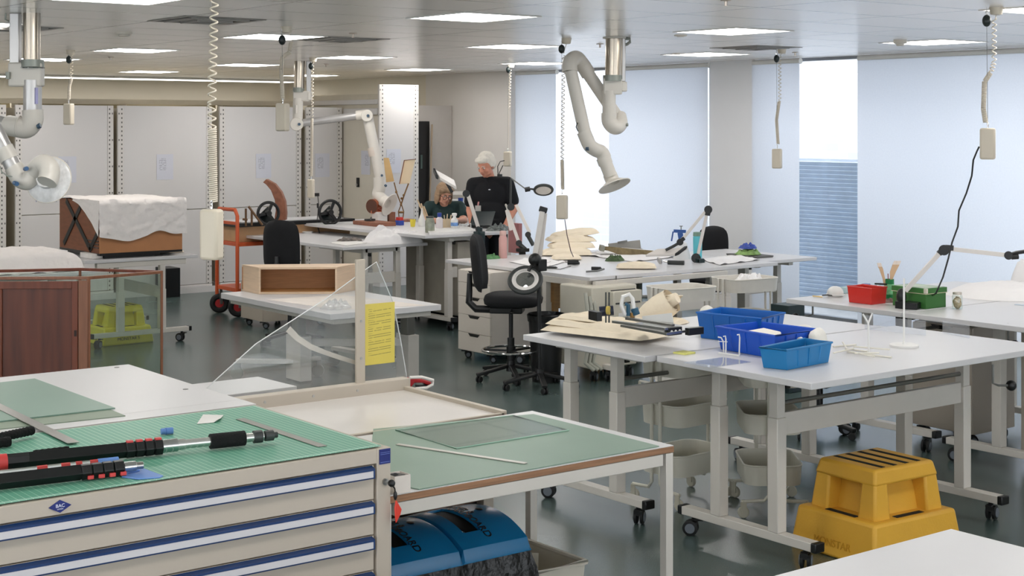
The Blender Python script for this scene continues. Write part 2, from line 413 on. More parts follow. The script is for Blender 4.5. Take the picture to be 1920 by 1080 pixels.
vent(9.86, 9.30, 'square air diffuser in the ceiling above the grey column')
det_m = mat('detector_plastic', (216, 208, 196), .5, var=.02)
def detector(px, py, r, h, label):
    p = P(px, py, CEIL); t = thing('smoke_detector', label, 'detector', (p.x, p.y, CEIL), 0, 'ceiling detectors')
    MB().lathe([(r, 0), (r, -h*.5), (r*.8, -h*.62)], seg=24).build('base', det_m, t)
    MB().lathe([(r*.6, -h*.6), (r*.6, -h*.85), (r*.45, -h)], seg=20).build('sensor_cap', det_m, t)
detector(232, 60, .062, .035, 'round smoke detector on the ceiling left of the long coiled lead')
detector(1688, 75, .055, .05, 'round smoke detector on the ceiling above the strip of slatted view')
detector(1276, 66, .05, .014, 'flat round sensor on the ceiling right of the hanging extraction arm')
detector(1270, 100, .05, .014, 'flat round sensor on the ceiling close to the window blinds')
spr_m = mat('sprinkler_metal', (190, 178, 166), .3, .7)
for px, py, lb in ((662, 62, 'small sprinkler head on the ceiling below the square air diffuser'), (208, 107, 'small sprinkler head on the ceiling right of the far left coiled lead'),
                   (1125, 82, 'small sprinkler head on the ceiling just left of the hanging extraction arm mount'), (1361, 0, 'small sprinkler head at the top edge of the view'),
                   (1491, 98, 'small sprinkler head on the ceiling by the window, beside a coiled lead'), (612, 120, 'small sprinkler head on the ceiling behind the middle extraction arm')):
    p = P(px, py, CEIL); t = thing('sprinkler', lb, 'sprinkler', (p.x, p.y, CEIL), 0, 'ceiling sprinklers')
    MB().lathe([(.032, 0), (.03, -.005), (.012, -.008)], seg=16).build('escutcheon', spr_m, t)
    MB().lathe([(.009, -.006), (.007, -.03), (.012, -.032), (.012, -.034)], seg=10).build('head', spr_m, t)

# ---- the row of shelving end panels across the back
panel_m = mat('white_panel_enamel', (214, 210, 207), .22, var=.012, scale=1.2)
cream_dark = mat('cream_upright', (206, 198, 180), .5, var=.03)
def perf_fn(N, L, b):
    tc = N.new('ShaderNodeTexCoord'); sp = N.new('ShaderNodeSeparateXYZ'); L.new(tc.outputs['Object'], sp.inputs[0])
    f1 = lines_fac(N, L, sp.outputs[2], .051, 0, .020)
    ax = M_(N, L, 'ABSOLUTE', M_(N, L, 'SUBTRACT', sp.outputs[0], .012)); f2 = M_(N, L, 'LESS_THAN', ax, .0075)
    f3 = M_(N, L, 'LESS_THAN', M_(N, L, 'ABSOLUTE', M_(N, L, 'ADD', sp.outputs[0], .022)), .006); f4 = lines_fac(N, L, sp.outputs[2], .306, 0, .02)
    f = M_(N, L, 'MAXIMUM', M_(N, L, 'MULTIPLY', f1, f2), M_(N, L, 'MULTIPLY', f4, f3))
    L.new(mixc(N, L, f, rgb(213, 208, 202), rgb(96, 92, 88)), b.inputs['Base Color'])
perf_m = node_mat('perforated_upright', perf_fn, .4, .4)
def shelving(x0, x1, y, z1, label, dep=1.0, seam=1.0, left=True, right=True):
    t = thing('shelving_unit', label, 'shelving', ((x0+x1)/2, y, 0), 0, 'white shelving end panels')
    h = (x1-x0)/2; e = .07
    a, b_ = -h+(e if left else 0), h-(e if right else 0)
    MB().b2(a, b_, 0, .02, seam+.004, z1).build('upper_panel', panel_m, t, .003)
    MB().b2(a, b_, .001, .02, .10, seam-.004).build('lower_panel', panel_m, t, .003)
    if left: MB().b2(-e/2, e/2, -.006, .03, .10, z1).build('upright', perf_m, t, .002, loc=(-h+e/2, 0, 0), rz=0)
    if right:
        o = MB().b2(-e/2, e/2, -.03, .006, .10, z1).build('upright', perf_m, t, .002, loc=(h-e/2, 0, 0), rz=pi)
    MB().b2(-h+.02, h-.02, .03, dep, .10, z1-.03).build('carcass', cream_dark, t)
    MB().b2(-h, h, -.02, dep, 0.0, .095).build('plinth', panel_m, t, .004)
    return t
Y5 = 16.6
shelving(4.2, 5.64, Y5, 2.235, 'white shelving end panel at the far left edge of the back row')
shelving(5.745, 6.885, Y5, 2.235, 'white shelving end panel behind the sheeted brown crate, left of the open dark slot')
shelving(6.94, 8.13, Y5, 2.235, 'white shelving end panel right of the open dark slot, behind the long coiled lead')
shelving(8.235, 9.36, Y5, 2.235, 'white shelving end panel behind the curved wooden segment')
shelving(9.43, 9.955, Y5, 2.235, 'narrow white shelving end panel left of the open cream bay')
# the open bay and its tall end panel
t = thing('shelving_unit', 'tall shelving unit with narrow white end panel and cream side', 'shelving', (0, 0, 0), 0, 'white shelving end panels')
tx0, tx1, ty = 9.985, 10.56, 15.75
MB().b2(tx0+.06, tx1-.06, ty, ty+.02, .1, 2.515).build('end_panel', panel_m, t, .003)
MB().b2(-.035, .035, -.006, .03, .1, 2.515).build('upright', perf_m, t, .002, loc=(tx0+.03, ty, 0))
MB().b2(-.035, .035, -.03, .006, .1, 2.515).build('upright', perf_m, t, .002, loc=(tx1-.03, ty, 0), rz=pi)
MB().b2(tx0, tx0+.02, ty+.035, Y5+1.0, .1, 2.12).build('side_panel', mat('cream_side_panel', (214, 206, 190), .35, var=.015), t)
MB().b2(tx0-.01, tx0+.05, ty+.035, Y5+1.5, 2.27, 2.33).build('top_beam', panel_m, t, .004)
MB().b2(tx0-.012, tx0+.03, ty+.035, Y5+.0, 2.14, 2.22).build('track', panel_m, t, .004)
MB().b2(tx0+.03, tx1, ty+.03, Y5+1.0, 0.1, 2.4).build('carcass', cream_dark, t)
MB().b2(tx0, tx1, ty-.01, Y5+1.0, 0, .095).build('plinth', panel_m, t, .004)
lk = on_x(672, tx0)
lock = MB().b2(-.014, 0, -.03, .03, -.06, .06).build('lock_plate', black_plastic, t, .003, loc=(tx0, lk[0], EYE-(342-HORIZON)*lk[1]/FPX))
MB().cyl((-.03, 0, -.03), (-.012, 0, -.03), .016, seg=12).build('key', steel, lock)
fr = thing('shelving_frame', 'cream top rail and posts showing above the row of white shelving panels', 'shelving frame', (0, 0, 0))
MB().b2(3.5, 9.9, 17.75, 17.80, 2.27, 2.33).build('top_rail', cream_dark, fr)
for px in (27, 232, 412, 605):
    v = FW+RT*((px-CX)/FPX); X = v.x/v.y*17.82; MB().b2(X-.04, X+.04, 17.81, 17.86, 0, 2.33 if px != 605 else 2.42).build('post', cream_dark, fr)

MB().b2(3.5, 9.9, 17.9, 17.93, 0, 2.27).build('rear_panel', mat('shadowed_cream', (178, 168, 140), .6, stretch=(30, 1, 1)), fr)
struct('baseboard_back', MB().b2(LX, 9.9, Y5-.045, Y5-.025, 0, .07), panel_m)
# papers on the panels
def paper_fn(N, L, b):
    tc = N.new('ShaderNodeTexCoord'); sp = N.new('ShaderNodeSeparateXYZ'); L.new(tc.outputs['Object'], sp.inputs[0])
    r = lines_fac(N, L, sp.outputs[2], .016, .0, .005)
    ins = M_(N, L, 'MULTIPLY', M_(N, L, 'LESS_THAN', M_(N, L, 'ABSOLUTE', M_(N, L, 'ADD', sp.outputs[0], .03)), .045), M_(N, L, 'LESS_THAN', M_(N, L, 'ABSOLUTE', M_(N, L, 'SUBTRACT', sp.outputs[2], .035)), .075))
    no = N.new('ShaderNodeTexNoise'); no.inputs['Scale'].default_value = 45; L.new(tc.outputs['Object'], no.inputs['Vector'])
    f = M_(N, L, 'MULTIPLY', M_(N, L, 'MULTIPLY', r, ins), M_(N, L, 'GREATER_THAN', no.outputs['Fac'], .47))
    L.new(mixc(N, L, M_(N, L, 'MULTIPLY', f, .75), rgb(208, 208, 216), rgb(110, 110, 120)), b.inputs['Base Color'])
paper_m = node_mat('printed_paper', paper_fn, .25, .5)
def paper(px, py, Yw, label, rz=0, X=None, w=.105, h=.15):
    if X is None:
        v = FW+RT*((px-CX)/FPX); d = Yw/v.y; p = Vector((v.x*d, Yw-.004, 0)); 
    else:
        yy, d = on_x(px, X); p = Vector((X-.004, yy, 0))
    p.z = EYE-(py-HORIZON)*d/FPX
    tag(MB().b2(-w, w, -.001, .001, -h, h).build('paper_notice', paper_m, None, loc=p, rz=rz), label, 'paper', 'printed notices on the back panels')
paper(126, 318, Y5, 'printed sheet on the shelving panel beside the left extraction hood')
paper(309, 313, Y5, 'printed sheet on the shelving panel left of the long coiled lead')
paper(494, 311, Y5, 'printed sheet on the shelving panel above the curved wooden segment')
paper(604, 310, Y5, 'printed sheet on the narrow shelving panel above the right hand wheel')
paper(686, 305, 0, 'printed sheet on the cream side of the open bay', rz=pi/2, X=tx0)
paper(738, 302, ty, 'printed sheet on the tall end panel behind the two tan boards')
# the black door leaf and pole standing by the pier
v = FW+RT*((789-CX)/FPX); q = v*(16.3/v.y)
bd = thing('black_board', 'tall black board standing between the tall white panel and the pier', 'board', (q.x+.02, 16.3, 0))
MB().b2(-.11, .12, 0, .04, 0, 2.06).build('board', mat('black_lacquer', (14, 13, 13), .3, var=.1), bd, .003)
MB().b2(-.03, .0, -.012, 0, 1.44, 1.62).build('handle', mat('grey_green_handle', (70, 86, 82), .4), bd, .003)
solo('wooden_pole', MB().cyl((q.x+.085, 16.27, 0.0), (q.x+.145, 16.25, 2.02), .012, seg=10), mat('pale_pole_wood', (168, 150, 128), .6), 'thin pale pole leaning against the tall black board', 'pole')
solo('partition_board', MB().b2(10.72, 11.55, 16.42, 16.46, 0, 2.27), mat('grey_board', (190, 184, 178), .7, var=.02), 'grey board standing beside the pier behind the tall black board', 'board')
# ================================================================== KIT: castors, tables, carts
def caster(parent, x, y, top=.10, r=.0375, rz=0, brake=True, wheel_m=None):
    """twin-wheel castor hanging from z = top"""
    c = MB(); c.cyl((x, y, top), (x, y, top-.02), .012, seg=10)
    u = Vector((cos(rz), sin(rz), 0)); a = Vector((-sin(rz), cos(rz), 0)); o = Vector((x, y, r))+u*.018
    for s in (-1, 1):
        c.lathe([(r*.8, -.009), (r, -.006), (r, .006), (r*.8, .009)], o+a*(s*.016), 20, axis=a)
    c.box(o+Vector((0, 0, r*.55))-u*.008, (.05, .046, .022), rz)
    if brake: c.box(o+Vector((0, 0, r+.004))-u*.045, (.035, .03, .008), rz)
    k = c.build('caster', wheel_m or rubber, parent)
    h = MB()
    for s in (-1, 1): h.lathe([(r*.66, 0), (r*.62, s*.004)], o+a*(s*.0255), 16, axis=a)
    h.build('wheel_hub', hub_grey, k)
    return k
def tleg_table(name, label, x0, x1, y0, y1, z, feet, fy, cols, th=.030, group=None, crank=None, bar_y=None, rod=True, low=.66, rz=0, pivot=None, clips=True, cast_rz=(0.6, 2.2, 0.3, 1.2), foot_along='y', bar=True):
    """height-adjustable bench: a top on two T feet with telescopic columns; feet: x of the two feet, fy: y extent of the feet, cols: y of the columns"""
    cx, cy = (x0+x1)/2, (y0+y1)/2
    t = thing(name, label, 'table', (cx, cy, 0), rz, group)
    MB().b2(x0-cx, x1-cx, y0-cy, y1-cy, z-th, z).build('tabletop', white_top, t, .003)
    fr = MB()
    for fx in feet: fr.b2(fx-cx-.028, fx-cx+.028, max(y0, fy[0])-cy+.03, min(y1, fy[1])-cy-.03, z-th-.05, z-th)
    yb = [q-cy for q in cols]
    fr.b2(feet[0]-cx, feet[1]-cx, yb[0]-.02, yb[0]+.02, z-th-.045, z-th-.002).b2(feet[0]-cx, feet[1]-cx, yb[-1]-.02, yb[-1]+.02, z-th-.045, z-th-.002)
    fr.build('top_frame', steel_white, t, .003)
    for i, fx in enumerate(feet):
        f = MB().b2(fx-cx-.03, fx-cx+.03, fy[0]-cy, fy[1]-cy, .095, .135).build('foot', steel_white, t, .003)
        for q in (fy[0]-.012, fy[1]+.012): MB().box((fx-cx, q-cy, .115), (.064, .03, .044)).build('end_cap', black_plastic, f, .005)
        for j, q in enumerate((fy[0]+.06, fy[1]-.06)): caster(f, fx-cx, q-cy, .095, rz=cast_rz[(i*2+j) % 4])
        for q in cols:
            l = MB().b2(fx-cx-.031, fx-cx+.031, q-cy-.031, q-cy+.031, .135, low).build('leg', steel_white, t, .004)
            MB().b2(fx-cx-.026, fx-cx+.026, q-cy-.026, q-cy+.026, low, z-th-.045).build('inner_column', steel_white, l, .003)
    by = bar_y if bar_y is not None else cols[0]
    if bar: MB().b2(feet[0]-cx+.03, feet[1]-cx-.03, by-cy-.015, by-cy+.015, low-.085, low+.02).build('crossbar', steel_white, t, .003)
    if rod: MB().cyl((feet[0]-cx, by-cy, low+.062), (feet[1]-cx, by-cy, low+.062), .011, seg=12).build('drive_rod', grey_steel, t)
    if clips:
        MB().box((feet[0]-cx+.05, by-cy, z-th-.065), (.03, .05, .03)).build('gear_clip', black_plastic, t, .003)
    if crank:
        k0, dirv = crank; k0 = Vector((k0[0]-cx, k0[1]-cy, k0[2])); dv = Vector(dirv)
        c = MB().tube([k0+Vector((0, 0, .10)), k0+Vector((0, 0, .01)), k0+dv*.35, k0+dv], .006, 8).build('crank', grey_steel, t)
        MB().ball(k0+dv*1.25, .026, 14, 10).build('crank_knob', black_plastic, c)
    return t
def flat_prism(name, pts, th, m, label, cat, group=None, z=None):
    z = pts[0].z if z is None else z
    c = sum((p for p in pts), Vector())/len(pts)
    o = MB().prism([(p.x-c.x, p.y-c.y) for p in pts], 0, th).build(name, m, None, loc=(c.x, c.y, z), smooth=False)
    return tag(o, label, cat, group)

# ================================================================== FOREGROUND LEFT: plan cabinets
CZ = 1.05
cab_m = mat('cabinet_enamel', (186, 175, 161), .38, var=.012, scale=2)
blue_m = mat('handle_blue', (16, 50, 98), .35, var=.05); strip_m = mat('label_strip', (206, 203, 206), .3, var=.02); navy_m = mat('badge_navy', (24, 38, 110), .3, var=.05)
X0, X1, Y0, Y1 = 0.70, 2.417, 3.751, 4.70
cab = thing('drawer_cabinet', 'cream plan drawer cabinet in front with blue handle strips, under the gridded green mat', 'cabinet', ((X0+X1)/2, (Y0+Y1)/2, 0))
hx, hy = (X1-X0)/2, (Y1-Y0)/2
MB().b2(-hx, hx, -hy+.02, hy, .06, CZ-.003).b2(-hx+.03, hx-.03, -hy+.06, hy-.03, 0, .06).build('body', cab_m, cab, .003)
MB().b2(hx-.048, hx, -hy, -hy+.025, .06, CZ-.003).build('stile', cab_m, cab, .002)
MB().b2(-hx, hx-.048, -hy, -hy+.02, CZ-.046, CZ-.003).build('top_rail', cab_m, cab, .002)
z = CZ-.050
for k in range(9):
    if z-.104 < .06: break
    d = MB().b2(-hx+.01, hx-.056, -hy+.004, -hy+.02, z-.100, z).build('drawer', cab_m, cab, .0015)
    h = MB(); h.slab([(-hx, -hy+.006, z), (-hx, -hy-.014, z-.006), (-hx, -hy-.014, z-.036), (-hx, -hy+.006, z-.036)], (2*hx-.062, 0, 0)); h.build('drawer_handle', blue_m, d, .001)
    MB().b2(-hx, hx-.070, -hy-.0165, -hy-.0135, z-.031, z-.0125).build('label_strip', strip_m, d)
    z -= .104
bd = P(112, 950, CZ-.023)
bx, bz = 0, CZ-.024
v = FW+RT*((112-CX)/FPX); bx = v.x/v.y*Y0-(X0+X1)/2
bg_ = MB().slab([(bx-.030, -hy-.003, bz), (bx, -hy-.003, bz-.0165), (bx+.030, -hy-.003, bz), (bx, -hy-.003, bz+.0165)], (0, .003, 0)).build('badge', navy_m, cab)
wt = mat('badge_white', (226, 228, 240), .4)
text_part('badge_lettering', 'BAC', wt, bg_, (bx, -hy-.0032, bz+.0015), .0125, (pi/2, 0, 0)); text_part('badge_lettering', 'SYSTEMS', wt, bg_, (bx, -hy-.0032, bz-.007), .0042, (pi/2, 0, 0))
lp = MB().b2(hx-.040, hx-.002, -hy-.0025, -hy, CZ-.050, CZ-.006).build('maker_label', navy_m, cab)
MB().b2(hx-.037, hx-.005, -hy-.0030, -hy-.002, CZ-.0165, CZ-.0155).b2(hx-.037, hx-.005, -hy-.0030, -hy-.002, CZ-.0215, CZ-.0205).b2(hx-.037, hx-.005, -hy-.0030, -hy-.002, CZ-.045, CZ-.0440).build('label_print', mat('label_print_blue', (120, 140, 205), .4), lp)
MB().cyl((hx-.020, -hy, CZ-.103), (hx-.020, -hy-.006, CZ-.103), .010, seg=16).build('lock', steel, cab)
ky = thing('cabinet_key', 'black key left in the cabinet lock with a red tag hanging from it', 'key', (X1-.020, Y0-.006, CZ-.103))
MB().box((.0, -.010, 0), (.003, .02, .006)).build('blade', steel, ky)
MB().ball((0.004, -.024, 0), (.011, .012, .011), 12, 8).build('key_head', black_plastic, ky)
MB().tube([(.008, -.024, -.008), (.018, -.02, -.018), (.021, -.018, -.03)], .0022, 6).ball((.021, -.018, -.04), (.006, .006, .014), 10, 8).build('fob', black_plastic, ky)
MB().slab([(.023, -.016, -.055), (.050, -.002, -.088), (.044, -.004, -.102), (.021, -.018, -.120), (.016, -.019, -.075)], (.002, -.004, 0)).build('red_tag', mat('red_tag', (226, 66, 50), .45), ky, .001)
# the rear cabinet
cb2 = thing('drawer_cabinet', 'white-topped cabinet standing directly behind the blue-handled one, under the plain green mats', 'cabinet', ((X0+X1)/2, 5.19, 0))
MB().b2(-hx, hx, -.475, .475, .06, CZ-.02).b2(-hx+.03, hx-.03, -.44, .44, 0, .06).build('body', cab_m, cb2, .003)
MB().b2(-hx, hx, -.485, .482, CZ-.02, CZ).build('worktop', white_top, cb2, .002)
for px, py in ((219, 689), (348, 730)):
    p = P(px, py, CZ); MB().cyl((p.x-(X0+X1)/2, p.y-5.19, CZ), (p.x-(X0+X1)/2, p.y-5.19, CZ+.0015), .010, seg=16).build('screw_cap', grey_steel, cb2)
MB().b2(-hx, hx, Y1-.105-(Y0+Y1)/2, Y1-(Y0+Y1)/2, CZ-.003, CZ+.0005).build('top_edge', white_top, cab, .001)
# gridded cutting mat
def grid_fn(N, L, b):
    tc = N.new('ShaderNodeTexCoord'); sp = N.new('ShaderNodeSeparateXYZ'); L.new(tc.outputs['Object'], sp.inputs[0])
    a = lines_fac(N, L, sp.outputs[0], .0185, 0, .0016); c = lines_fac(N, L, sp.outputs[1], .0185, 0, .0016)
    no = N.new('ShaderNodeTexNoise'); no.inputs['Scale'].default_value = 2.5; L.new(tc.outputs['Object'], no.inputs['Vector'])
    base = mixc(N, L, no.outputs['Fac'], rgb(84, 150, 124), rgb(98, 164, 138))
    f = M_(N, L, 'MAXIMUM', M_(N, L, 'MULTIPLY', a, .8), M_(N, L, 'MULTIPLY', c, .22))
    L.new(mixc(N, L, f, base, rgb(196, 226, 208)), b.inputs['Base Color'])
mat_grid = node_mat('gridded_cutting_mat', grid_fn, .42, .4)
MZ = CZ+.003
gmx = thing('cutting_mat', 'large green cutting mat with a white grid on the front cabinet', 'cutting mat', (X0+.02, Y0+.012, CZ))
MB().b2(0, X1-X0-.045, 0, .80, 0.0005, .003).build('mat_sheet', mat_grid, gmx, .0008)
border = MB(); w_ = X1-X0-.045
for a in ((.006, w_-.006, .005, .008), (.006, w_-.006, .792, .795)): border.b2(a[0], a[1], a[2], a[3], .003, .0033)
border.b2(w_-.009, w_-.006, .005, .795, .003, .0033).build('printed_border', mat('mat_print_white', (205, 228, 214), .5), gmx)
# plain green mats on the rear cabinet
plain_green = mat('plain_green_mat', (118, 146, 132), .38, var=.05, scale=2.5, spec=.5)
olive_green = mat('worn_green_mat', (132, 146, 128), .5, var=.05, scale=3)
flat_prism('cutting_mat', [P(86, 720, CZ), P(235, 781, CZ), P(0, 806, CZ), P(-150, 822, CZ), P(-150, 742, CZ)], .003, olive_green, 'worn olive-green mat lying under the smooth green mat on the rear cabinet', 'cutting mat', z=CZ+.0005)
flat_prism('cutting_mat', [P(65, 713.5, CZ), P(216, 769, CZ), P(0, 794, CZ), P(-150, 811, CZ), P(-150, 738, CZ)], .004, plain_green, 'smooth green mat lying on top of the olive one on the rear cabinet', 'cutting mat', z=CZ+.004)
def ruler(p, q, w, label, z, m=steel, th=.0016):
    p, q = Vector((p.x, p.y, z)), Vector((q.x, q.y, z)); c = (p+q)/2; L_ = (q-p).length
    o = MB().b2(-L_/2, L_/2, -w/2, w/2, 0, th).build('steel_ruler', m, None, .0004, loc=c); o.rotation_euler.z = atan2((q-p).y, (q-p).x)
    return tag(o, label, 'ruler', 'steel rulers')
ruler(P(-40, 742, MZ+.008), P(138, 829, MZ+.008), .036, 'wide steel ruler lying from the plain green mats onto the gridded mat', CZ+.0085)
ruler(P(450, 786, MZ), P(605, 838, MZ), .030, 'steel ruler at the right end of the gridded mat', CZ+.004, mat('dull_steel', (150, 148, 142), .4, .8))
# poles and small things on the gridded mat
def along(p, q, f): return p+(q-p)*f
red_p = mat('red_plastic', (196, 62, 60), .4); pole_alu = mat('pole_aluminium', (214, 214, 210), .25, .9); foam = mat('black_foam', (16, 17, 17), .95, bump=.5, bscale=120)
blue_soft = mat('blue_soft_plastic', (104, 142, 206), .45)
def pole(name, label, p, q, r, segs, z):
    p = Vector((p.x, p.y, z)); q = Vector((q.x, q.y, z)); t = thing(name, label, 'pole', (p.x, p.y, CZ+.0034))
    o = Vector((p.x, p.y, CZ+.0034))
    for nm, a, b_, rr, m, sg in segs:
        MB().tube([along(p, q, a)-o, along(p, q, b_)-o], rr, sg).build(nm, m, t, .0008)
    return t, p-o, q-o
r1 = .022; z1 = CZ+.0034+.0245
A1, B1 = P(-60, 874, z1), P(520, 815, z1)
t, a_, b_ = pole('telescopic_pole', 'long telescopic pole with red end and silver tip lying across the gridded mat', A1, B1, r1,
    [('outer_tube', .17, .60, .0225, black_plastic, 4), ('red_end', .0, .115, .024, red_p, 14), ('outer_tube', .112, .18, .0225, black_plastic, 8), ('ferrule', .60, .655, .019, chrome, 16),
     ('shaft', .65, .95, .0135, pole_alu, 16), ('ferrule', .655, .68, .016, pole_alu, 16), ('foam_grip', .765, .885, .022, foam, 14), ('collar', .915, .945, .019, dark_grey, 12), ('collar', .955, .985, .016, dark_grey, 12), ('tip', .94, 1.0, .009, dark_grey, 10)], z1)
for k in range(4):
    c = MB().tube([along(a_, b_, .485+k*.031), along(a_, b_, .511+k*.031)], .0245, 6).build('clamp', black_plastic, t, .002)
    pc = along(a_, b_, .498+k*.031); MB().box(pc+Vector((0, 0, .0235)), (.018, .016, .006), rz=atan2((b_-a_).y, (b_-a_).x)).build('clamp_lever', red_p, c, .001)
r2 = .02; z2 = CZ+.0034+.022
A2, B2 = P(-50, 909, z2), P(268, 872, z2)
t, a_, b_ = pole('telescopic_pole', 'shorter black telescopic pole with red clips nearest the front of the gridded mat', A2, B2, r2,
    [('outer_tube', 0, .62, .0215, black_plastic, 4), ('ferrule', .88, .955, .014, chrome, 16), ('thread', .95, 1.0, .010, steel, 12)], z2)
for k in range(4):
    c = MB().tube([along(a_, b_, .62+k*.066), along(a_, b_, .678+k*.066)], .0225, 6).build('clamp', black_plastic, t, .002)
    pc = along(a_, b_, .65+k*.066); MB().box(pc+Vector((.006, -.018, -.012)), (.016, .012, .010), rz=atan2((b_-a_).y, (b_-a_).x)).build('clamp_lever', red_p, c, .001)
z3 = CZ+.012
t, a_, b_ = pole('telescopic_pole', 'thin grey pole with red and blue clips between the two black poles', P(-30, 890, z3), P(222, 862, z3), .009,
    [('shaft', 0, .78, .008, pole_alu, 10), ('clip', .38, .46, .0085, red_p, 8), ('clip', .56, .63, .0085, red_p, 8), ('clip', .67, .72, .0085, red_p, 8), ('clip', .78, .84, .0085, red_p, 8), ('blue_handle', .84, 1.0, .009, blue_soft, 10)], z3)
sc = [P(232, 893, MZ), P(262, 872, MZ), P(284, 884, MZ), P(309, 890, MZ), P(302, 894, MZ), P(264, 899, MZ)]
scp = thing('plastic_scraper', 'flat blue plastic scraper by the tip of the shorter black pole', 'scraper', (0, 0, CZ+.0038))
MB().prism([(p.x, p.y) for p in (P(228, 896, MZ), P(248, 878, MZ), P(258, 876, MZ), P(306, 894, MZ), P(300, 897, MZ), P(258, 900, MZ))], 0, .003).build('blade', blue_soft, scp, .0008)
MB().prism([(p.x, p.y) for p in (P(236, 866, MZ+.02), P(262, 868, MZ+.02), P(262, 886, MZ), P(240, 890, MZ))], .003, .007).build('grip', blue_soft, scp, .001)
g1 = P(0, 836, MZ+.016)
def grip(p, q, r, label, m=foam, nm='foam_grip', z=CZ+.0036, ribs=9):
    p = Vector((p.x, p.y, z+r*1.06)); q = Vector((q.x, q.y, z+r*1.06)); n = ribs*2
    solo(nm, MB().tube([along(p, q, i/n) for i in range(n+1)], [r*(1.05 if i % 2 else .92) for i in range(n+1)], 14), m, label, 'grip', 'loose foam grips')
grip(P(2, 833, MZ), P(61, 820, MZ), .014, 'ribbed black foam grip lying at the left end of the gridded mat', z=CZ+.0095)
grip(P(-40, 846, MZ), P(19, 838, MZ), .015, 'black foam grip cut by the left edge of view, in front of the ribbed one', z=CZ+.0036, ribs=4)
grip(P(63, 858, MZ), P(129, 850, MZ), .010, 'thin black foam grip lying just behind the long telescopic pole', ribs=6)
bc = P(313, 815, MZ); bcap = thing('pole_adapter', 'small blue plastic adapter standing behind the long telescopic pole', 'adapter', (bc.x, bc.y, CZ+.0036))
MB().cyl((-.018, .004, .0105), (.012, -.003, .0105), .0095, seg=16).cyl((-.002, .0005, .0105), (.018, -.0045, .0105), .0105, seg=16).build('adapter_body', blue_soft, bcap, .001)
MB().cyl((-.005, .001, .0105), (-.002, .0003, .0105), .0112, seg=16).build('collar_ring', mat('blue_ring', (84, 122, 190), .4), bcap)
pq = [P(381, 778, MZ), P(419, 779, MZ), P(411, 792, MZ), P(369, 796, MZ)]
pc = sum(pq, Vector())/4
pp = MB().sheet(lambda u, v: ((pq[0]*(1-u)+pq[1]*u)*(1-v)+(pq[3]*(1-u)+pq[2]*u)*v - pc + Vector((0, 0, .0012+.010*max(0, u-.75)*4*v*v))), 8, 8, .0006)
solo('paper_slip', pp, mat('paper_white', (226, 224, 220), .7), 'small white paper slip curling up on the gridded mat', 'paper', loc=(pc.x, pc.y, CZ+.0036))

# ================================================================== CUTTING TABLE and what is under it
tz = .85; x0, x1, y0, y1 = 2.50, 3.741, 3.928, 4.755
ct = thing('cutting_table', 'white steel-framed cutting table with a plywood edge and grey-green mat', 'table', ((x0+x1)/2, (y0+y1)/2, 0))
hx, hy = (x1-x0)/2, (y1-y0)/2
MB().b2(-hx, hx, -hy+.002, hy-.002, tz-.003, tz).build('tabletop', white_top, ct, .001)
MB().b2(-hx, hx, -hy, hy, tz-.024, tz-.003).build('plywood_core', mat('plywood_edge', (150, 112, 84), .6, var=.2, scale=6, stretch=(1, 1, 30)), ct, .001)
f = MB()
for s in (-1, 1):
    f.b2(-hx+.05, hx-.05, s*hy-s*.019-.016, s*hy-s*.019+.016, tz-.068, tz-.026); f.b2(s*hx-s*.019-.016, s*hx-s*.019+.016, -hy+.05, hy-.05, tz-.068, tz-.026)
f.build('top_frame', steel_white, ct, .002)
for sx in (-1, 1):
    for sy in (-1, 1):
        MB().b2(sx*hx-sx*.019-.017, sx*hx-sx*.019+.017, sy*hy-sy*.019-.017, sy*hy-sy*.019+.017, 0, tz-.026).build('leg', steel_white, ct, .002)
MB().b2(-hx+.05, hx-.55, hy-.047, hy-.012, .40, .44).build('shelf_rail', steel_white, ct, .002)
def worn_fn(N, L, b):
    tc = N.new('ShaderNodeTexCoord'); no = N.new('ShaderNodeTexNoise'); no.inputs['Scale'].default_value = 5; no.inputs['Detail'].default_value = 6; L.new(tc.outputs['Object'], no.inputs['Vector'])
    n2 = N.new('ShaderNodeTexNoise'); n2.inputs['Scale'].default_value = 260; L.new(tc.outputs['Object'], n2.inputs['Vector'])
    c = mixc(N, L, no.outputs['Fac'], rgb(112, 138, 122), rgb(128, 152, 136)); L.new(mixc(N, L, M_(N, L, 'MULTIPLY', n2.outputs['Fac'], .25), c, rgb(150, 168, 154)), b.inputs['Base Color'])
worn = node_mat('worn_cutting_mat', worn_fn, .45, .5)
MZ2 = tz+.004
flat_prism('cutting_mat', [P(786, 919, tz), P(1236, 838, tz), P(1000, 778, tz), P(700, 806, tz), P(690, 900, tz)], .0035, worn, 'plain grey-green cutting mat covering the plywood-edged table', 'cutting mat', z=tz+.0005)
glass_m = clear('glass_sheet', (.99, 1.0, .995), .05)
gs = [P(856, 842, MZ2), P(1066, 808, MZ2), P(962, 780, MZ2), P(742, 808, MZ2)]
g_ = flat_prism('glass_sheet', gs, .004, glass_m, 'clear sheet of glass lying on the grey-green mat', 'glass', z=tz+.0045)
gcen = sum(gs, Vector())/4
MB().tube([(p.x-gcen.x, p.y-gcen.y, .002) for p in gs], .0028, 6, closed=True).build('glass_edge', mat('glass_edge_green', (150, 182, 164), .3), g_)
ruler(P(745, 834, MZ2), P(986, 870, MZ2), .020, 'long pale steel ruler slanting across the plywood-edged table', tz+.0048, mat('pale_ruler', (190, 186, 180), .35, .4), .003)
b0 = P(748, 921, tz); box_w = mat('white_card', (220, 212, 204), .7)
sbx = thing('small_box', 'small open white card box on the corner of the plywood-edged table', 'box', (b0.x, b0.y, tz+.0005))
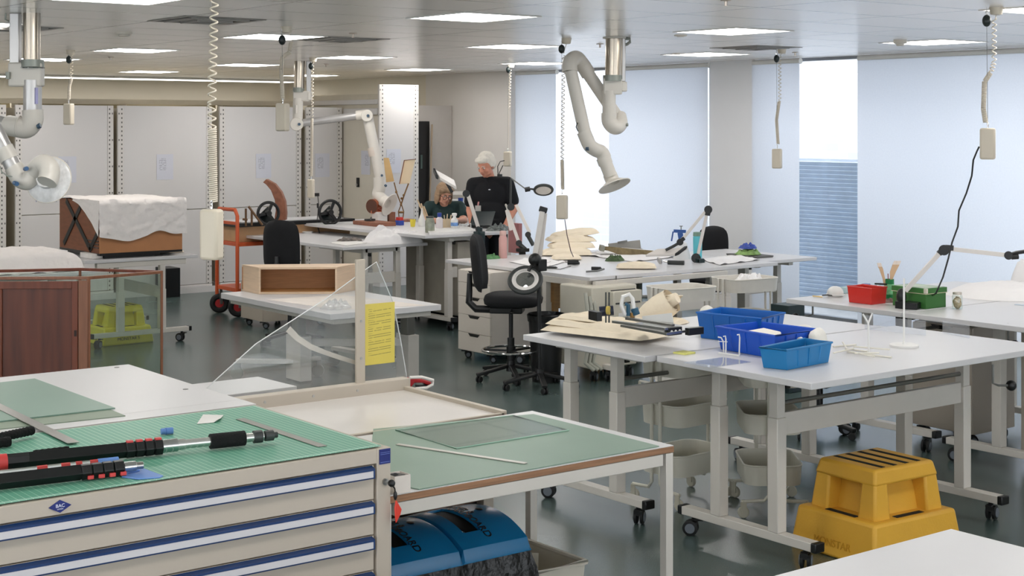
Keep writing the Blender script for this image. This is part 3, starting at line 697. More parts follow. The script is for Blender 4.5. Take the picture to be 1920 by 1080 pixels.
MB().hollow([(-.035, -.03), (.024, -.03), (.024, .03), (-.035, .03)], [(-.035, -.03), (.024, -.03), (.024, .03), (-.035, .03)], .002, 0, .055).build('card_box', box_w, sbx)
MB().box((-.008, .0, .045), (.05, .03, .012), .3).ball((-.015, .008, .05), (.02, .01, .008), 8, 6).build('contents', black_plastic, sbx)
# stack of boards on a low stand under it
brd = [mat('board_brown', (128, 96, 76), .7, var=.1, stretch=(1, 8, 1)), mat('board_grey', (112, 104, 96), .7, var=.1), mat('board_dark', (62, 50, 44), .7, var=.1)]
ss = thing('shelf_stand', 'pale low stand under the plywood-edged table, carrying the stacked boards', 'stand', (3.05, 4.965, 0))
MB().b2(-.5, .5, -.08, .09, .39, .41).build('shelf', steel_white, ss, .002)
for x in (-.47, .36): 
    for y in (-.055, .065): MB().b2(x-.02, x+.02, y-.02, y+.02, 0, .39).build('leg', grey_steel, ss, .002)
MB().b2(-.45, .34, -.075, -.04, .30, .345).build('rail', steel_white, ss, .002)
names = ['topmost brown board of the stack under the plywood-edged table', 'dark board second from the top under the plywood-edged table', 'brown board third from the top under the plywood-edged table', 'lowest dark board of the stack under the plywood-edged table']
for k in range(4):
    o = MB().box((0, 0, .0125), (.62-.03*(k % 2), .19, .025)).build('stacked_board', brd[(0, 2, 0, 2)[k]], None, .002, loc=(3.30+.008*k, 4.965, .4105+.0256*(3-k))); o.rotation_euler.z = .01*k
    tag(o, names[k], 'board', 'boards stacked under the cutting table')
solo('stacked_board', MB().box((0, 0, .02), (.40, .18, .04)), brd[1], 'grey board left of the brown stack under the table', 'board', loc=(2.77, 4.965, .4105))
# two lidded recycling bins
bin_blue = mat('bin_lid_blue', (24, 122, 176), .22, var=.04); liner = mat('black_liner', (10, 11, 12), .3, var=.2, bump=.8, bscale=25)
def lid_bin(label, cx, cy, rz, W_=.40, L_=.56, H=.60):
    t = thing('recycling_bin', label, 'bin', (cx, cy, 0), rz, 'blue-lidded bins under the cutting table')
    MB().hollow([(-W_/2, -L_/2), (W_/2, -L_/2), (W_/2, L_/2), (-W_/2, L_/2)], [(-W_*.4, -L_*.42), (W_*.4, -L_*.42), (W_*.4, L_*.42), (-W_*.4, L_*.42)], .006, 0, H).build('bin_body', black_plastic, t)
    n = 48; ln = MB(); ring = []
    vs = []; fs = []
    for lev, (zz, ex) in enumerate(((H-.005, .004), (H-.07, .022), (H-.13, .026), (H-.20, .03))):
        for k in range(n):
            a = 2*pi*k/n; q = max(abs(cos(a)), abs(sin(a))); jig = .010*noise.noise(Vector((cos(a)*9, sin(a)*9, zz*14+cx*5)))*lev
            vs.append((cos(a)/q*(W_/2+ex+jig), sin(a)/q*(L_/2+ex+jig), zz+jig*2*(lev == 3)))
    for lev in range(3):
        for k in range(n): k2 = (k+1) % n; fs.append((lev*n+k, lev*n+k2, (lev+1)*n+k2, (lev+1)*n+k))
    ln.add(vs, fs).build('bin_liner', liner, t, ang=20)
    # domed lid with a slot
    nu, nv = 36, 36; a, b_ = W_/2+.006, L_/2+.012
    def hgt(x, y): return .028+.078*max(0, 1-abs(y)**2.2)*(1-.10*abs(x)**4)
    def dome(u, v):
        x, y = (u*2-1), (v*2-1); e = max(abs(x), abs(y)); s_ = -.60 < x < -.16 and -.66 < y < .30
        return (x*a, y*b_, H+hgt(x, y)-(.05 if s_ else 0)+(0 if e < .999 else -.034))
    ld = MB().sheet(dome, nu, nv, .004).build('lid', bin_blue, t, ang=28)
    MB().sheet(lambda u, v: ((-.62+.48*u)*a, (-.68+1.0*v)*b_, H+hgt(-.4, -.68+1.0*v)-.008), 4, 12, .004).build('slot', mat('slot_black', (8, 9, 10), .6), ld)
    def onto_lid(o):
        for v_ in o.data.vertices:
            x, y = o.location.x+v_.co.y, o.location.y-v_.co.x; v_.co = (x, y, H+hgt(x/a, y/b_)+.0012+v_.co.z)
        o.location = (0, 0, 0); o.rotation_euler = (0, 0, 0)
    onto_lid(text_part('lid_lettering', 'PAPER &', black_plastic, ld, (.16*a, .10*b_, 0), .042, (0, 0, 0), .0006)); onto_lid(text_part('lid_lettering', 'CARDBOARD', black_plastic, ld, (-.04*a, -.30*b_, 0), .042, (0, 0, 0), .0006))
    MB().ball((.50*a, -.10*b_, H+hgt(.5, -.1)+.001), (.014, .018, .003), 10, 6).build('recycling_mark', black_plastic, ld)
    return t
lid_bin('blue-lidded recycling bin with black liner under the table, the right one of two', 3.200, 4.505, 0, .29, .46, .475)
lid_bin('blue-lidded recycling bin beside the drawer cabinet, the left one of two', 2.893, 4.500, 0, .29, .46, .475)
# white tub
tub = thing('storage_tub', 'pale plastic tub with offcuts on the floor right of the blue-lidded bins', 'tub', (3.518, 4.515, 0), 0)
R_ = [(-.15, -.18), (.15, -.18), (.15, .18), (-.15, .18)]; B_ = [(-.125, -.155), (.125, -.155), (.125, .155), (-.125, .155)]
tub_m = mat('tub_plastic', (212, 206, 192), .4, var=.03)
MB().hollow(R_, B_, .006, 0, .35).build('tub_body', tub_m, tub, .012)
rim = MB().tube([(-.15, -.18, .35), (.15, -.18, .35), (.15, .18, .35), (-.15, .18, .35)], .012, 8, closed=True).build('rim', tub_m, tub)
solo('offcut_strip', MB().bar((3.47, 4.43, .03), (3.60, 4.57, .34), .045, .012), tub_m, 'pale offcut strip standing in the plastic tub', 'offcut')

# ================================================================== GUILLOTINE
gx0, gx1, gy0, gy1, gz = 2.50, 3.615, 4.785, 5.49, .85
beige = mat('guillotine_beige', (184, 174, 160), .42, var=.02)
gt = thing('guillotine', 'beige floor-standing guillotine with clear safety screen and red handle', 'guillotine', ((gx0+gx1)/2, (gy0+gy1)/2, 0))
hx, hy = (gx1-gx0)/2, (gy1-gy0)/2; gc = Vector(((gx0+gx1)/2, (gy0+gy1)/2, 0))
MB().b2(-hx, hx, -hy, hy, gz-.03, gz-.004).build('bed', mat('bed_laminate', (208, 203, 198), .3, var=.03, scale=3), gt, .002)
MB().b2(-hx, hx, -hy-.012, -hy+.004, gz-.04, gz+.004).build('front_rail', beige, gt, .002)
MB().b2(hx-.014, hx+.012, -hy-.012, hy, gz-.04, gz+.012).build('side_fence', beige, gt, .002)
MB().b2(-hx, hx+.02, hy-.01, hy+.05, gz-.05, gz+.045).build('blade_bar', beige, gt, .003)
for px in (497, 588, 671): 
    q = (FW+RT*((px-CX)/FPX)); xx = q.x/q.y*(gy1-.012)-gc.x; MB().cyl((xx, hy-.012, gz+.02), (xx, hy-.0095, gz+.02), .006, seg=10).build('bolt', steel, gt)
for sx in (-1, 1):
    for sy in (-1, 1): MB().b2(sx*(hx-.05)-.025, sx*(hx-.05)+.025, sy*(hy-.05)-.025, sy*(hy-.05)+.025, 0, gz-.03).build('leg', beige, gt, .003)
q = FW+RT*((675-CX)/FPX); px_ = q.x/q.y*(gy1+.03)-gc.x
pst = MB().b2(px_-.022, px_+.022, hy+.022, hy+.036, gz+.02, gz+.575).build('screen_post', beige, gt, .002)
for zz in (.26, .42): MB().cyl((px_, hy+.021, gz+zz-.11), (px_, hy+.0195, gz+zz-.11), .006, seg=10).build('bolt', steel, pst)
acr = clear('acrylic_screen', (.97, .98, .98), .18, haze=.06)
edge_m = mat('acrylic_edge', (214, 216, 216), .3, var=.02)
ys = gy1+.045
def on_y(px, py, Yv): 
    v = FW+RT*((px-CX)/FPX); d = Yv/v.y; return Vector((v.x*d-gc.x, Yv-gc.y, EYE-(py-HORIZON)*d/FPX))
scr_px = [(372, 742), (480, 645), (612, 560), (684, 507), (706, 491), (738, 568), (752, 640), (764, 712), (668, 725)]
sp_ = [on_y(a, b, ys) for a, b in scr_px]
scr = MB().slab(sp_, (0, .005, 0)).build('safety_screen', acr, gt, smooth=False)
ed = MB().tube([p+Vector((0, .0025, 0)) for p in sp_[:8]], .0022, 6).build('screen_edge', edge_m, scr)
arc = [on_y(a, b, ys+.05) for a, b in ((537, 622), (556, 640), (580, 655), (610, 666), (640, 676), (668, 684))]
ar2 = [on_y(a, b, ys+.05) for a, b in ((668, 676), (640, 667), (612, 657), (584, 645), (562, 630), (545, 612))]
MB().slab(arc+ar2, (0, .006, 0)).build('curved_strip', mat('strip_pale', (206, 196, 184), .35, .2), gt, .001)  # pale curved strip set just behind the screen
nt = thing('notice_card', 'yellow printed safety notice fixed to the guillotine screen', 'notice', (0, 0, 0))
ny = [on_y(a, b, ys-.006)+gc for a, b in ((681, 571), (740, 566), (740, 679), (681, 686))]
def notice_fn(N, L, b):
    tc = N.new('ShaderNodeTexCoord'); sp = N.new('ShaderNodeSeparateXYZ'); L.new(tc.outputs['Generated'], sp.inputs[0])
    r = lines_fac(N, L, M_(N, L, 'ADD', sp.outputs[2], M_(N, L, 'MULTIPLY', sp.outputs[0], -.04)), .036, 0.0, .011)
    no = N.new('ShaderNodeTexNoise'); no.inputs['Scale'].default_value = 11; no.noise_dimensions = '3D'; L.new(tc.outputs['Generated'], no.inputs['Vector'])
    gp = M_(N, L, 'LESS_THAN', M_(N, L, 'FRACT', M_(N, L, 'MULTIPLY', sp.outputs[2], 9.2)), .72)
    i = M_(N, L, 'MULTIPLY', M_(N, L, 'LESS_THAN', M_(N, L, 'ABSOLUTE', M_(N, L, 'SUBTRACT', sp.outputs[0], .52)), .36), M_(N, L, 'LESS_THAN', M_(N, L, 'ABSOLUTE', M_(N, L, 'SUBTRACT', sp.outputs[2], .53)), .38))
    f = M_(N, L, 'MULTIPLY', M_(N, L, 'MULTIPLY', r, i), M_(N, L, 'MULTIPLY', gp, M_(N, L, 'GREATER_THAN', no.outputs['Fac'], .40)))
    L.new(mixc(N, L, M_(N, L, 'MULTIPLY', f, .7), rgb(214, 196, 92), rgb(110, 100, 56)), b.inputs['Base Color'])
MB().slab(ny, (0, .0015, 0)).build('notice_sheet', node_mat('yellow_notice', notice_fn, .3, .5), nt, smooth=False)
hp = [on_y(a, b, ys-.02) for a, b in ((765, 712), (772, 709), (792, 711), (810, 716), (808, 724), (794, 718), (778, 718), (772, 727), (766, 726))]
hd = MB().slab(hp, (0, .045, 0)).build('arm_handle', mat('handle_red', (178, 34, 40), .35), gt, .006)
MB().tube([on_y(a, b, ys-.028) for a, b in ((768, 708), (790, 707), (812, 713), (811, 721), (800, 727), (779, 729))], .007, 8).build('handle_guard', mat('guard_white', (222, 218, 212), .35), hd)
MB().slab([on_y(a, b, ys-.01) for a, b in ((784, 722), (808, 722), (806, 729), (786, 729))], (0, .03, 0)).build('clamp_block', dark_grey, hd, .003)
w0 = thing('feed_table', 'white rear feed board of the guillotine behind its blade bar', 'board', (0, 0, 0))
wp = [P(557, 724, gz), P(484, 706, gz), P(300, 727, gz), P(350, 750, gz)]
MB().prism([(p.x, p.y) for p in wp], gz-.045, gz).build('feed_board', white_top, w0, .002)
cxw = sum((p.x for p in wp))/4; cyw = sum((p.y for p in wp))/4
MB().b2(cxw-.03, cxw+.03, cyw-.03, cyw+.03, .02, gz-.045).b2(cxw-.2, cxw+.2, cyw-.12, cyw+.12, 0, .02).build('stand', beige, w0, .003)

# ================================================================== THE TWO JOINED BENCHES ON THE RIGHT (with the blue bins)
TZ = .90
tleg_table('adjustable_table', 'white height-adjustable table nearest on the right, with the blue bins', 4.905, 6.69, 4.305, 5.270, TZ, (5.155, 6.55), (4.50, 5.33), (4.73, 5.10), group='white height-adjustable tables', low=.66,
           crank=((6.28, 4.36, .74), (.09, -.02, -.008)))
tleg_table('adjustable_table', 'white height-adjustable table under the folded cream bag, joined to the one with blue bins', 4.845, 6.60, 5.290, 6.235, TZ, (5.07, 6.52), (5.52, 6.33), (5.74, 6.11), group='white height-adjustable tables', low=.645)

# white table across the bottom right corner
qz = .80; c0 = P(1783, 991, qz)
tleg_table('adjustable_table', 'bare white table across the bottom right corner of the view', c0.x-1.75, c0.x, c0.y-.9, c0.y, qz, (c0.x-1.5, c0.x-.25), (c0.y-.8, c0.y-.1), (c0.y-.6, c0.y-.25), group='white height-adjustable tables')
# ================================================================== YELLOW STEP STOOL
def step_stool(label, cx, cy, rz, m, dark=None, letters=None, S=1.0, lm=None, grp='hollow plastic step stools'):
    dark = dark or mat('tread_black', (20, 22, 22), .95)
    t = thing('step_stool', label, 'step stool', (cx, cy, 0), rz, grp)
    a0, a1, a2, h1, h2 = .315*S, .285*S, .205*S, .20*S, .43*S
    k = .86
    # lower skirt with a ledge round it
    vs, fs = [], []
    def ring(h, a, z): return [(-a, -a*h, z), (a, -a*h, z), (a, a*h, z), (-a, a*h, z)]
    b = MB(); lo = ring(k, a0, 0); up = ring(k, a1, h1)
    b.add(lo+up, [(3, 2, 1, 0), (4, 5, 6, 7)]+[(i, (i+1) % 4, 4+(i+1) % 4, 4+i) for i in range(4)])
    b.build('lower_step', m, t, .016)
    # four corner posts, sloped, each a tapered block; deck; recessed inner walls
    a1i = a1-.045*S
    for sx in (-1, 1):
        for sy in (-1, 1):
            p = MB(); q = .075*S; bt = [(sx*a1i, sy*a1i*k), (sx*(a1i-q*1.5), sy*a1i*k), (sx*(a1i-q*1.5), sy*(a1i*k-q*1.5)), (sx*a1i, sy*(a1i*k-q*1.5))]
            tp = [(sx*(a2+.012), sy*(a2+.012)*k), (sx*(a2-q), sy*(a2+.012)*k), (sx*(a2-q), sy*(a2*k-q)), (sx*(a2+.012), sy*(a2*k-q))]
            p.add([(x, y, h1-.01) for x, y in bt]+[(x, y, h2-.06*S) for x, y in tp], [(3, 2, 1, 0), (4, 5, 6, 7)]+[(i, (i+1) % 4, 4+(i+1) % 4, 4+i) for i in range(4)]).build('corner_post', m, t, .012)
    dk = MB(); lo = ring(k, a2+.02*S, h2-.075*S); up = ring(k, a2, h2)
    dk.add(lo+up, [(3, 2, 1, 0), (4, 5, 6, 7)]+[(i, (i+1) % 4, 4+(i+1) % 4, 4+i) for i in range(4)]).build('upper_step', m, t, .014)
    iw = MB(); lo = ring(k, .17*S, h1-.01); up = ring(k, .115*S, h2-.05*S)
    iw.add(lo+up, [(3, 2, 1, 0), (4, 5, 6, 7)]+[(i, (i+1) % 4, 4+(i+1) % 4, 4+i) for i in range(4)]).build('inner_walls', m, t, .008)
    for i in range(4):
        y = (-.125+.083*i)*S; MB().b2(y-.014*S, y+.014*S, -.155*S, .15*S, h2, h2+.0015).build('tread_strip', dark, t)
    for rz2 in range(4):
        o = MB().b2(-.095*S, .095*S, -.016, .016, h1, h1+.0015).build('tread_strip', dark, t)
        ang = rz2*pi/2; dd = (a1*k if rz2 % 2 == 0 else a1)-.048*S
        o.location = (sin(ang)*dd, -cos(ang)*dd, 0); o.rotation_euler.z = ang
    if letters:
        sl = (a0-a1)*k/h1
        text_part('moulded_lettering', letters, lm or letters_m, t, (.0, -(a0*k-sl*.065*S)-.002, .065*S), .05*S, (pi/2-.13, 0, 0), .001)
        text_part('moulded_lettering', letters, lm or letters_m, t, (-(a0-.1*.065*S)-.000, 0, .065*S), .05*S, (pi/2-.13, 0, -pi/2), .001)
    return t
yel = mat('stool_yellow', (218, 166, 56), .5, var=.03, bump=.15, bscale=90); letters_m = mat('moulded_yellow', (196, 142, 30), .5)
so = step_stool('yellow-ochre plastic step stool with black treads on the floor under the blue-bin table', 5.70, 4.60, -.05, yel, letters='MONSTAR', S=.98)
# ================================================================== UTILITY CARTS
def cart(label, cx, cy, rz, trays=(.18, .42, .72), W_=.30, L_=.42, depth=.11, m=cart_paint):
    t = thing('utility_cart', label, 'cart', (cx, cy, 0), rz, 'pale three-tier utility carts')
    rad = .07
    def rr(a, b, r, n=4):
        o = []
        for (sx, sy, a0) in ((1, 1, 0), (-1, 1, pi/2), (-1, -1, pi), (1, -1, 3*pi/2)):
            for i in range(n+1):
                an = a0+pi/2*i/n; o.append((sx*(a-r)+cos(an)*r, sy*(b-r)+sin(an)*r))
        return o
    for z in trays:
        o = rr(L_/2, W_/2, rad); i_ = rr(L_/2-.004, W_/2-.004, rad); n = len(o)
        vs = [(p[0]*.97, p[1]*.97, z) for p in o]+[(p[0], p[1], z+depth) for p in o]+[(p[0], p[1], z+depth) for p in i_]+[(p[0]*.97, p[1]*.97, z+.004) for p in i_]
        fs = [tuple(range(n))[::-1], tuple(3*n+k for k in range(n))]
        for k in range(n):
            k2 = (k+1) % n
            for l in range(3): fs.append((l*n+k, l*n+k2, (l+1)*n+k2, (l+1)*n+k))
        tr = MB().add(vs, fs).build('tray', m, t)
        MB().tube([(p[0], p[1], z+depth) for p in o], .005, 6, closed=True).build('tray_rim', m, tr)
    for sx in (-1, 1):
        x = sx*(L_/2+.012)
        MB().tube([(x, -W_/2-.02, .085), (x, -.055, .09), (x, -.03, .12), (x, -.03, trays[-1]+depth), ], .0095, 8).tube([(x, W_/2+.02, .085), (x, .055, .09), (x, .03, .12), (x, .03, trays[-1]+depth)], .0095, 8).build('side_frame', m, t)
        for sy in (-1, 1): 
            w = MB().cyl((x, sy*(W_/2+.01), .075), (x, sy*(W_/2+.01), .09), .010, seg=8).lathe([(.026, -.010), (.03, -.006), (.03, .006), (.026, .010)], (x+.006, sy*(W_/2+.01), .03), 16, axis=(1, 0, 0)).bar((x-.008, sy*(W_/2+.01), .03), (x-.008, sy*(W_/2+.01), .085), .006, .03).build('caster', mat('cart_caster', (190, 186, 170), .4), t)
    return t
cart('pale three-tier cart under the table with the folded cream bag', 5.62, 5.82, 0.06, (.16, .42, .68))
cart('pale three-tier cart between the table legs, right of the first cart', 5.84, 5.42, 0.9, (.16, .42, .66), depth=.10)
# ================================================================== THINGS ON THE JOINED BENCHES (z = TZ)
def at_y(px, py, d): return D(px, py, d)
def mpp(d): return d/FPX
cream = mat('cream_calico', (232, 219, 196), .9, var=.05, scale=6, bump=.6, bscale=16)
tissue = mat('white_tissue', (230, 228, 228), .85, var=.015, bump=.5, bscale=12)
white_pl = mat('white_plastic', (226, 225, 222), .4, var=.02)
def pillow(c, sx, sy, sz, rz=0, tilt=0, seed=0, nz=.06, pw=2.6):
    """a stuffed cushion: flat-bottomed, puckered edges"""
    b = MB(); nu, nv = 26, 18; vs, fs = [], []; R_ = Matrix.Rotation(rz, 3, 'Z') @ Matrix.Rotation(tilt, 3, 'Y'); c = Vector(c)
    for top in (1, -1):
        for j in range(nv+1):
            for i in range(nu+1):
                x, y = i/nu*2-1, j/nv*2-1
                e = max(0, 1-abs(x)**pw)*max(0, 1-abs(y)**pw); h = e**.32
                n = 1+nz*6*noise.noise(Vector((x*1.6+seed, y*1.6, seed*2.3)))*h
                wr = .10*noise.noise(Vector((x*4+seed, y*4, 9.1)))*h
                z = (h*n+wr)*sz*(1 if top > 0 else .18)*top
                q = R_ @ Vector((x*sx*(1-.05*y*y), y*sy*(1-.05*x*x), z)); vs.append(c+q)
    o = (nu+1)*(nv+1)
    for j in range(nv):
        for i in range(nu):
            a = j*(nu+1)+i; q = (a, a+1, a+nu+2, a+nu+1); fs.append(q); fs.append(tuple(o+k for k in q[::-1]))
    return b.add(vs, fs)
def heap(c, rx, ry, h, seed=0, rough=1.0, rz=0):
    """a crumpled heap of cloth"""
    b = MB(); n, m_ = 44, 20; vs, fs = [], []; c = Vector(c); R_ = Matrix.Rotation(rz, 3, 'Z')
    for j in range(m_+1):
        t = j/m_
        for k in range(n):
            a = 2*pi*k/n; q = Vector((cos(a)*t, sin(a)*t, 0))
            rid = abs(noise.noise(Vector((q.x*3.1+seed, q.y*3.1, seed)))); r2 = noise.noise(Vector((q.x*7+seed, q.y*7, 3+seed)))
            rad = 1+.16*noise.noise(Vector((cos(a)*2+seed, sin(a)*2, 7)))
            z = h*(max(0, 1-t**3.6)*(.72+rough*.55*(rid-.25))+.10*rough*r2*(1-t)) if j < m_ else 0
            vs.append(c + R_ @ Vector((q.x*rx*rad, q.y*ry*rad, max(z, .002 if j < m_ else 0))))
    for j in range(m_):
        for k in range(n): k2 = (k+1) % n; fs.append((j*n+k, j*n+k2, (j+1)*n+k2, (j+1)*n+k))
    fs.append(tuple(m_*n+k for k in range(n))[::-1])
    return b.add(vs, fs)
def tray_bin(label, rimpx, h, m, z=TZ, t_=.006, ribs=3, name='storage_bin', grp='blue storage bins'):
    q = [P(a, b, z+h) for a, b in rimpx]; c = sum(q, Vector())/4
    q = [Vector((p.x-c.x, p.y-c.y)) for p in q]
    t = thing(name, label, 'bin', (c.x, c.y, z+.0006), 0, grp)
    base = [p*.90 for p in q]
    MB().hollow(q, base, t_, 0, h).build('bin_body', m, t, .002)
    MB().tube([(p.x, p.y, h-.003) for p in q], .0055, 6, closed=True).build('rim', m, t)
    for i in range(4):
        a, b_ = q[i], q[(i+1) % 4]; n_ = ribs if (b_-a).length > .25 else 1
        for k in range(n_):
            f = (k+1)/(n_+1); p = a+(b_-a)*f; pb = base[i]+(base[(i+1) % 4]-base[i])*f
            if n_ > 1: MB().bar((p.x*1.002, p.y*1.002, h-.01), (pb.x*1.004, pb.y*1.004, .01), .007, .006).build('rib', m, t)
    return t
bin_m1 = mat('bin_blue', (18, 96, 176), .35, var=.03); bin_m2 = mat('bin_royal_blue', (22, 82, 190), .35, var=.03); bin_m3 = mat('bin_sky_blue', (28, 118, 176), .35, var=.03)
tray_bin('large blue storage bin, the one farthest back of the three on the table', [(1306, 585), (1428, 597), (1472, 586), (1350, 576)], .135, bin_m1)
tray_bin('royal-blue storage bin with white contents, the middle one of the three', [(1342, 611), (1453, 629), (1534, 617), (1422, 603)], .115, bin_m2)
tray_bin('small sky-blue storage bin nearest the table corner', [(1424, 651), (1474, 656), (1560, 641), (1510, 634)], .095, bin_m3)
lp = P(1497, 639, TZ+.07); solo('bin_label', MB().box((0, 0, 0), (.10, .001, .016)), mat('label_paper', (214, 210, 206), .5), 'white label strip on the royal-blue bin', 'label', loc=(P(1506, 640, TZ+.07)))
wpk = mat('white_foam_pieces', (228, 224, 216), .85, var=.03, bump=.2)
def lump(px, py, z, r, label, seed=1, m=wpk, nm='packing_piece', grp=None):
    p = P(px, py, z); return solo(nm, MB().ball((0, 0, 0), r, 18, 12, nz=.12, ns=1.6, seed=seed), m, label, 'packing piece', grp, loc=p)
lump(1328, 600, TZ+.06, (.05, .06, .075), 'white rounded piece in the left end of the large blue bin', 2)
fp = [P(1400, 618, TZ+.10), P(1432, 612, TZ+.11), P(1465, 620, TZ+.10), P(1462, 632, TZ+.10), P(1418, 630, TZ+.09)]
solo('packing_sheet', MB().slab([p-Vector((0, 0, .055)) for p in fp], (0, 0, .05)), wpk, 'white folded sheet lying in the royal-blue bin', 'packing piece', bevel=.006)
lump(1506, 622, TZ+.07, (.07, .02, .035), 'flat white piece along the right wall of the royal-blue bin', 4)
lump(1533, 644, TZ+.055, (.05, .045, .075), 'large white dome-shaped piece in the small sky-blue bin', 5)
lump(1500, 650, TZ+.045, (.03, .03, .045), 'small round white piece in the small sky-blue bin, left of the dome', 6)
lump(1484, 652, TZ+.04, (.025, .025, .04), 'smallest round white piece at the left end of the small sky-blue bin', 7)
# folded cream bag
a = P(1048, 620, TZ); b = P(1232, 640, TZ); ax = (b-a); ang = atan2(ax.y, ax.x); L_ = ax.length; c = (a+b)/2
bag = thing('canvas_bag', 'folded cream calico bag lying along the left end of the table', 'bag', (c.x, c.y, TZ+.012))
pillow((0, 0, .008), L_*.53, .17, .036, ang, 0, 1, .10).build('lower_fold', cream, bag)
pillow((-.02, .05, .036), L_*.42, .13, .036, ang+.04, .02, 2, .13).build('upper_fold', cream, bag)
pillow((.10, -.09, .022), L_*.30, .07, .034, ang-.1, .02, 3, .16).build('front_fold', cream, bag)
pillow((-.03, .07, .068), L_*.30, .085, .026, ang+.1, .03, 4, .16).build('top_fold', cream, bag)
# rolled bag standing behind the instrument
d8 = P(1230, 606, TZ); rb = thing('rolled_bag', 'rolled cream calico bag propped up behind the metal instrument', 'bag', (d8.x, d8.y, TZ))
dd = (d8.xy.dot(FW.xy)); o = Vector((d8.x, d8.y, TZ))
pp = [D(1205, 603, dd+.05)-o, D(1222, 592, dd+.03)-o, D(1240, 577, dd)-o, D(1260, 563, dd-.03)-o]
rb_m = MB().tube(pp, [.062, .078, .078, .070], 22, caps=False); rb_m.tube(pp[::-1], [.058, .068, .070, .054], 22, caps=False)
rb_m.build('roll', cream, rb)
MB().tube([D(1243, 572, dd)-o, D(1258, 564, dd-.03)-o, D(1270, 558, dd-.05)-o], [.034, .036, .030], 14).build('inner_roll', cream, rb)
MB().slab([D(1246, 555, dd-.05)-o, D(1281, 555, dd-.03)-o, D(1272, 564, dd+.04)-o, D(1250, 560, dd+.06)-o], (0, 0, .006)).build('flap', cream, rb, .002)
pillow(D(1228, 604, dd+.02)-o, .17, .11, .035, ang, 0, 7).build('foot_of_bag', cream, rb)
# metal instrument
it = thing('measuring_instrument', 'steel-railed measuring instrument with black end block, resting on the cream bag', 'instrument', (0, 0, 0))
zt = TZ+.10
q = [P(a, b, zt) for a, b in ((1163, 613), (1250, 629), (1316, 619), (1222, 606))]
MB().slab(q, (0, 0, .012)).build('steel_plate', steel, it, .001)
for s, (a, b) in enumerate((((1150, 603), (1250, 617)), ((1175, 597), (1262, 610)))): MB().bar(P(*a, zt+.03), P(*b, zt+.03), .022, .012).build('rail', steel, it, .001)
e0, e1 = P(1250, 622, zt+.012), P(1275, 619, zt+.012)
eb = MB().bar(e0, e1, .03, .038).build('end_block', black_plastic, it, .002)
nn = (e1-e0).cross(Vector((0, 0, 1))).normalized()
for k in range(3):
    p = e0+(e1-e0)*(.2+.3*k)+nn*.0155; MB().cyl(p, p+nn*.0015, .0075, seg=14).build('hole_mark', white_pl, eb)
MB().bar(P(1288, 622, zt+.005), P(1316, 619, zt+.005), .03, .035).build('black_bar', black_plastic, it, .002)
MB().bar(P(1206, 606, zt+.02), P(1262, 600, zt+.05), .004, .07, ).build('bracket', alu, it, .001)
MB().bar(P(1108, 590, zt+.06), P(1124, 594, zt+.06), .03, .045).build('black_foot', black_plastic, it, .002)
MB().box((0,0,0),(.01,.01,.01)).v
d9 = P(1140, 606, zt).xy.dot(FW.xy)
ck = MB().cyl(D(1124, 584, d9), D(1150, 582, d9), .025, seg=18).build('clamp_drum', mat('drum_navy', (26, 32, 52), .35), it)
MB().cyl(D(1138, 582, d9-.03), D(1143, 582, d9-.035), .022, seg=18).build('dial', mat('dial_yellow', (196, 172, 84), .4), ck)
for px in (1136, 1142): MB().tube([D(px, 548, d9), D(px, 605, d9)], .004, 8).build('rod', dark_grey, it)
MB().tube([D(1172, 590, d9), D(1165, 572, d9), D(1168, 556, d9), D(1180, 552, d9), D(1186, 560, d9), D(1188, 578, d9)], .011, 10).build('c_frame', white_pl, it)
MB().tube([D(1172, 570, d9), D(1178, 572, d9), D(1178, 592, d9)], .011, 10).cyl(D(1189, 578, d9), D(1193, 590, d9), .02, seg=14).build('grip', mat('teal_grip', (40, 84, 108), .4), it)
MB().cyl(D(1185, 586, d9), D(1186, 600, d9), .012, seg=12).build('brass_nut', mat('brass', (168, 130, 78), .3, .9), it)
# sticky notes
sn = P(1283, 663, TZ); sno = MB().box((0, 0, .004), (.076, .076, .008), .1).build('sticky_notes', mat('sticky_yellow', (224, 222, 130), .7), None, loc=(sn.x, sn.y, TZ+.0005))
tag(sno, 'pad of pale yellow sticky notes near the table edge', 'sticky notes')
# small white wire hook stand
ws = thing('wire_stand', 'little white wire stand with hooked rods in front of the blue bins', 'stand', (0, 0, 0))
wd = P(1370, 668, TZ).xy.dot(FW.xy)
MB().bar(P(1347, 661, TZ+.006), P(1386, 667, TZ+.006), .004, .008).build('wire_base', white_pl, ws)
for pts in ([(1346, 632), (1352, 633), (1356, 640), (1357, 661)], [(1356, 631), (1360, 630), (1361, 636), (1361, 662)], [(1382, 628), (1386, 627), (1387, 633), (1386, 666)]):
    MB().tube([P(*pts[-1], TZ+.005)]+[D(x, y, P(*pts[-1], TZ).xy.dot(FW.xy)) for x, y in pts[::-1][1:]], .0035, 8).build('hooked_rod', white_pl, ws)
MB().tube([D(1345, 640, wd+.02), D(1364, 641, wd+.02)], .002, 6).build('cross_wire', white_pl, ws)
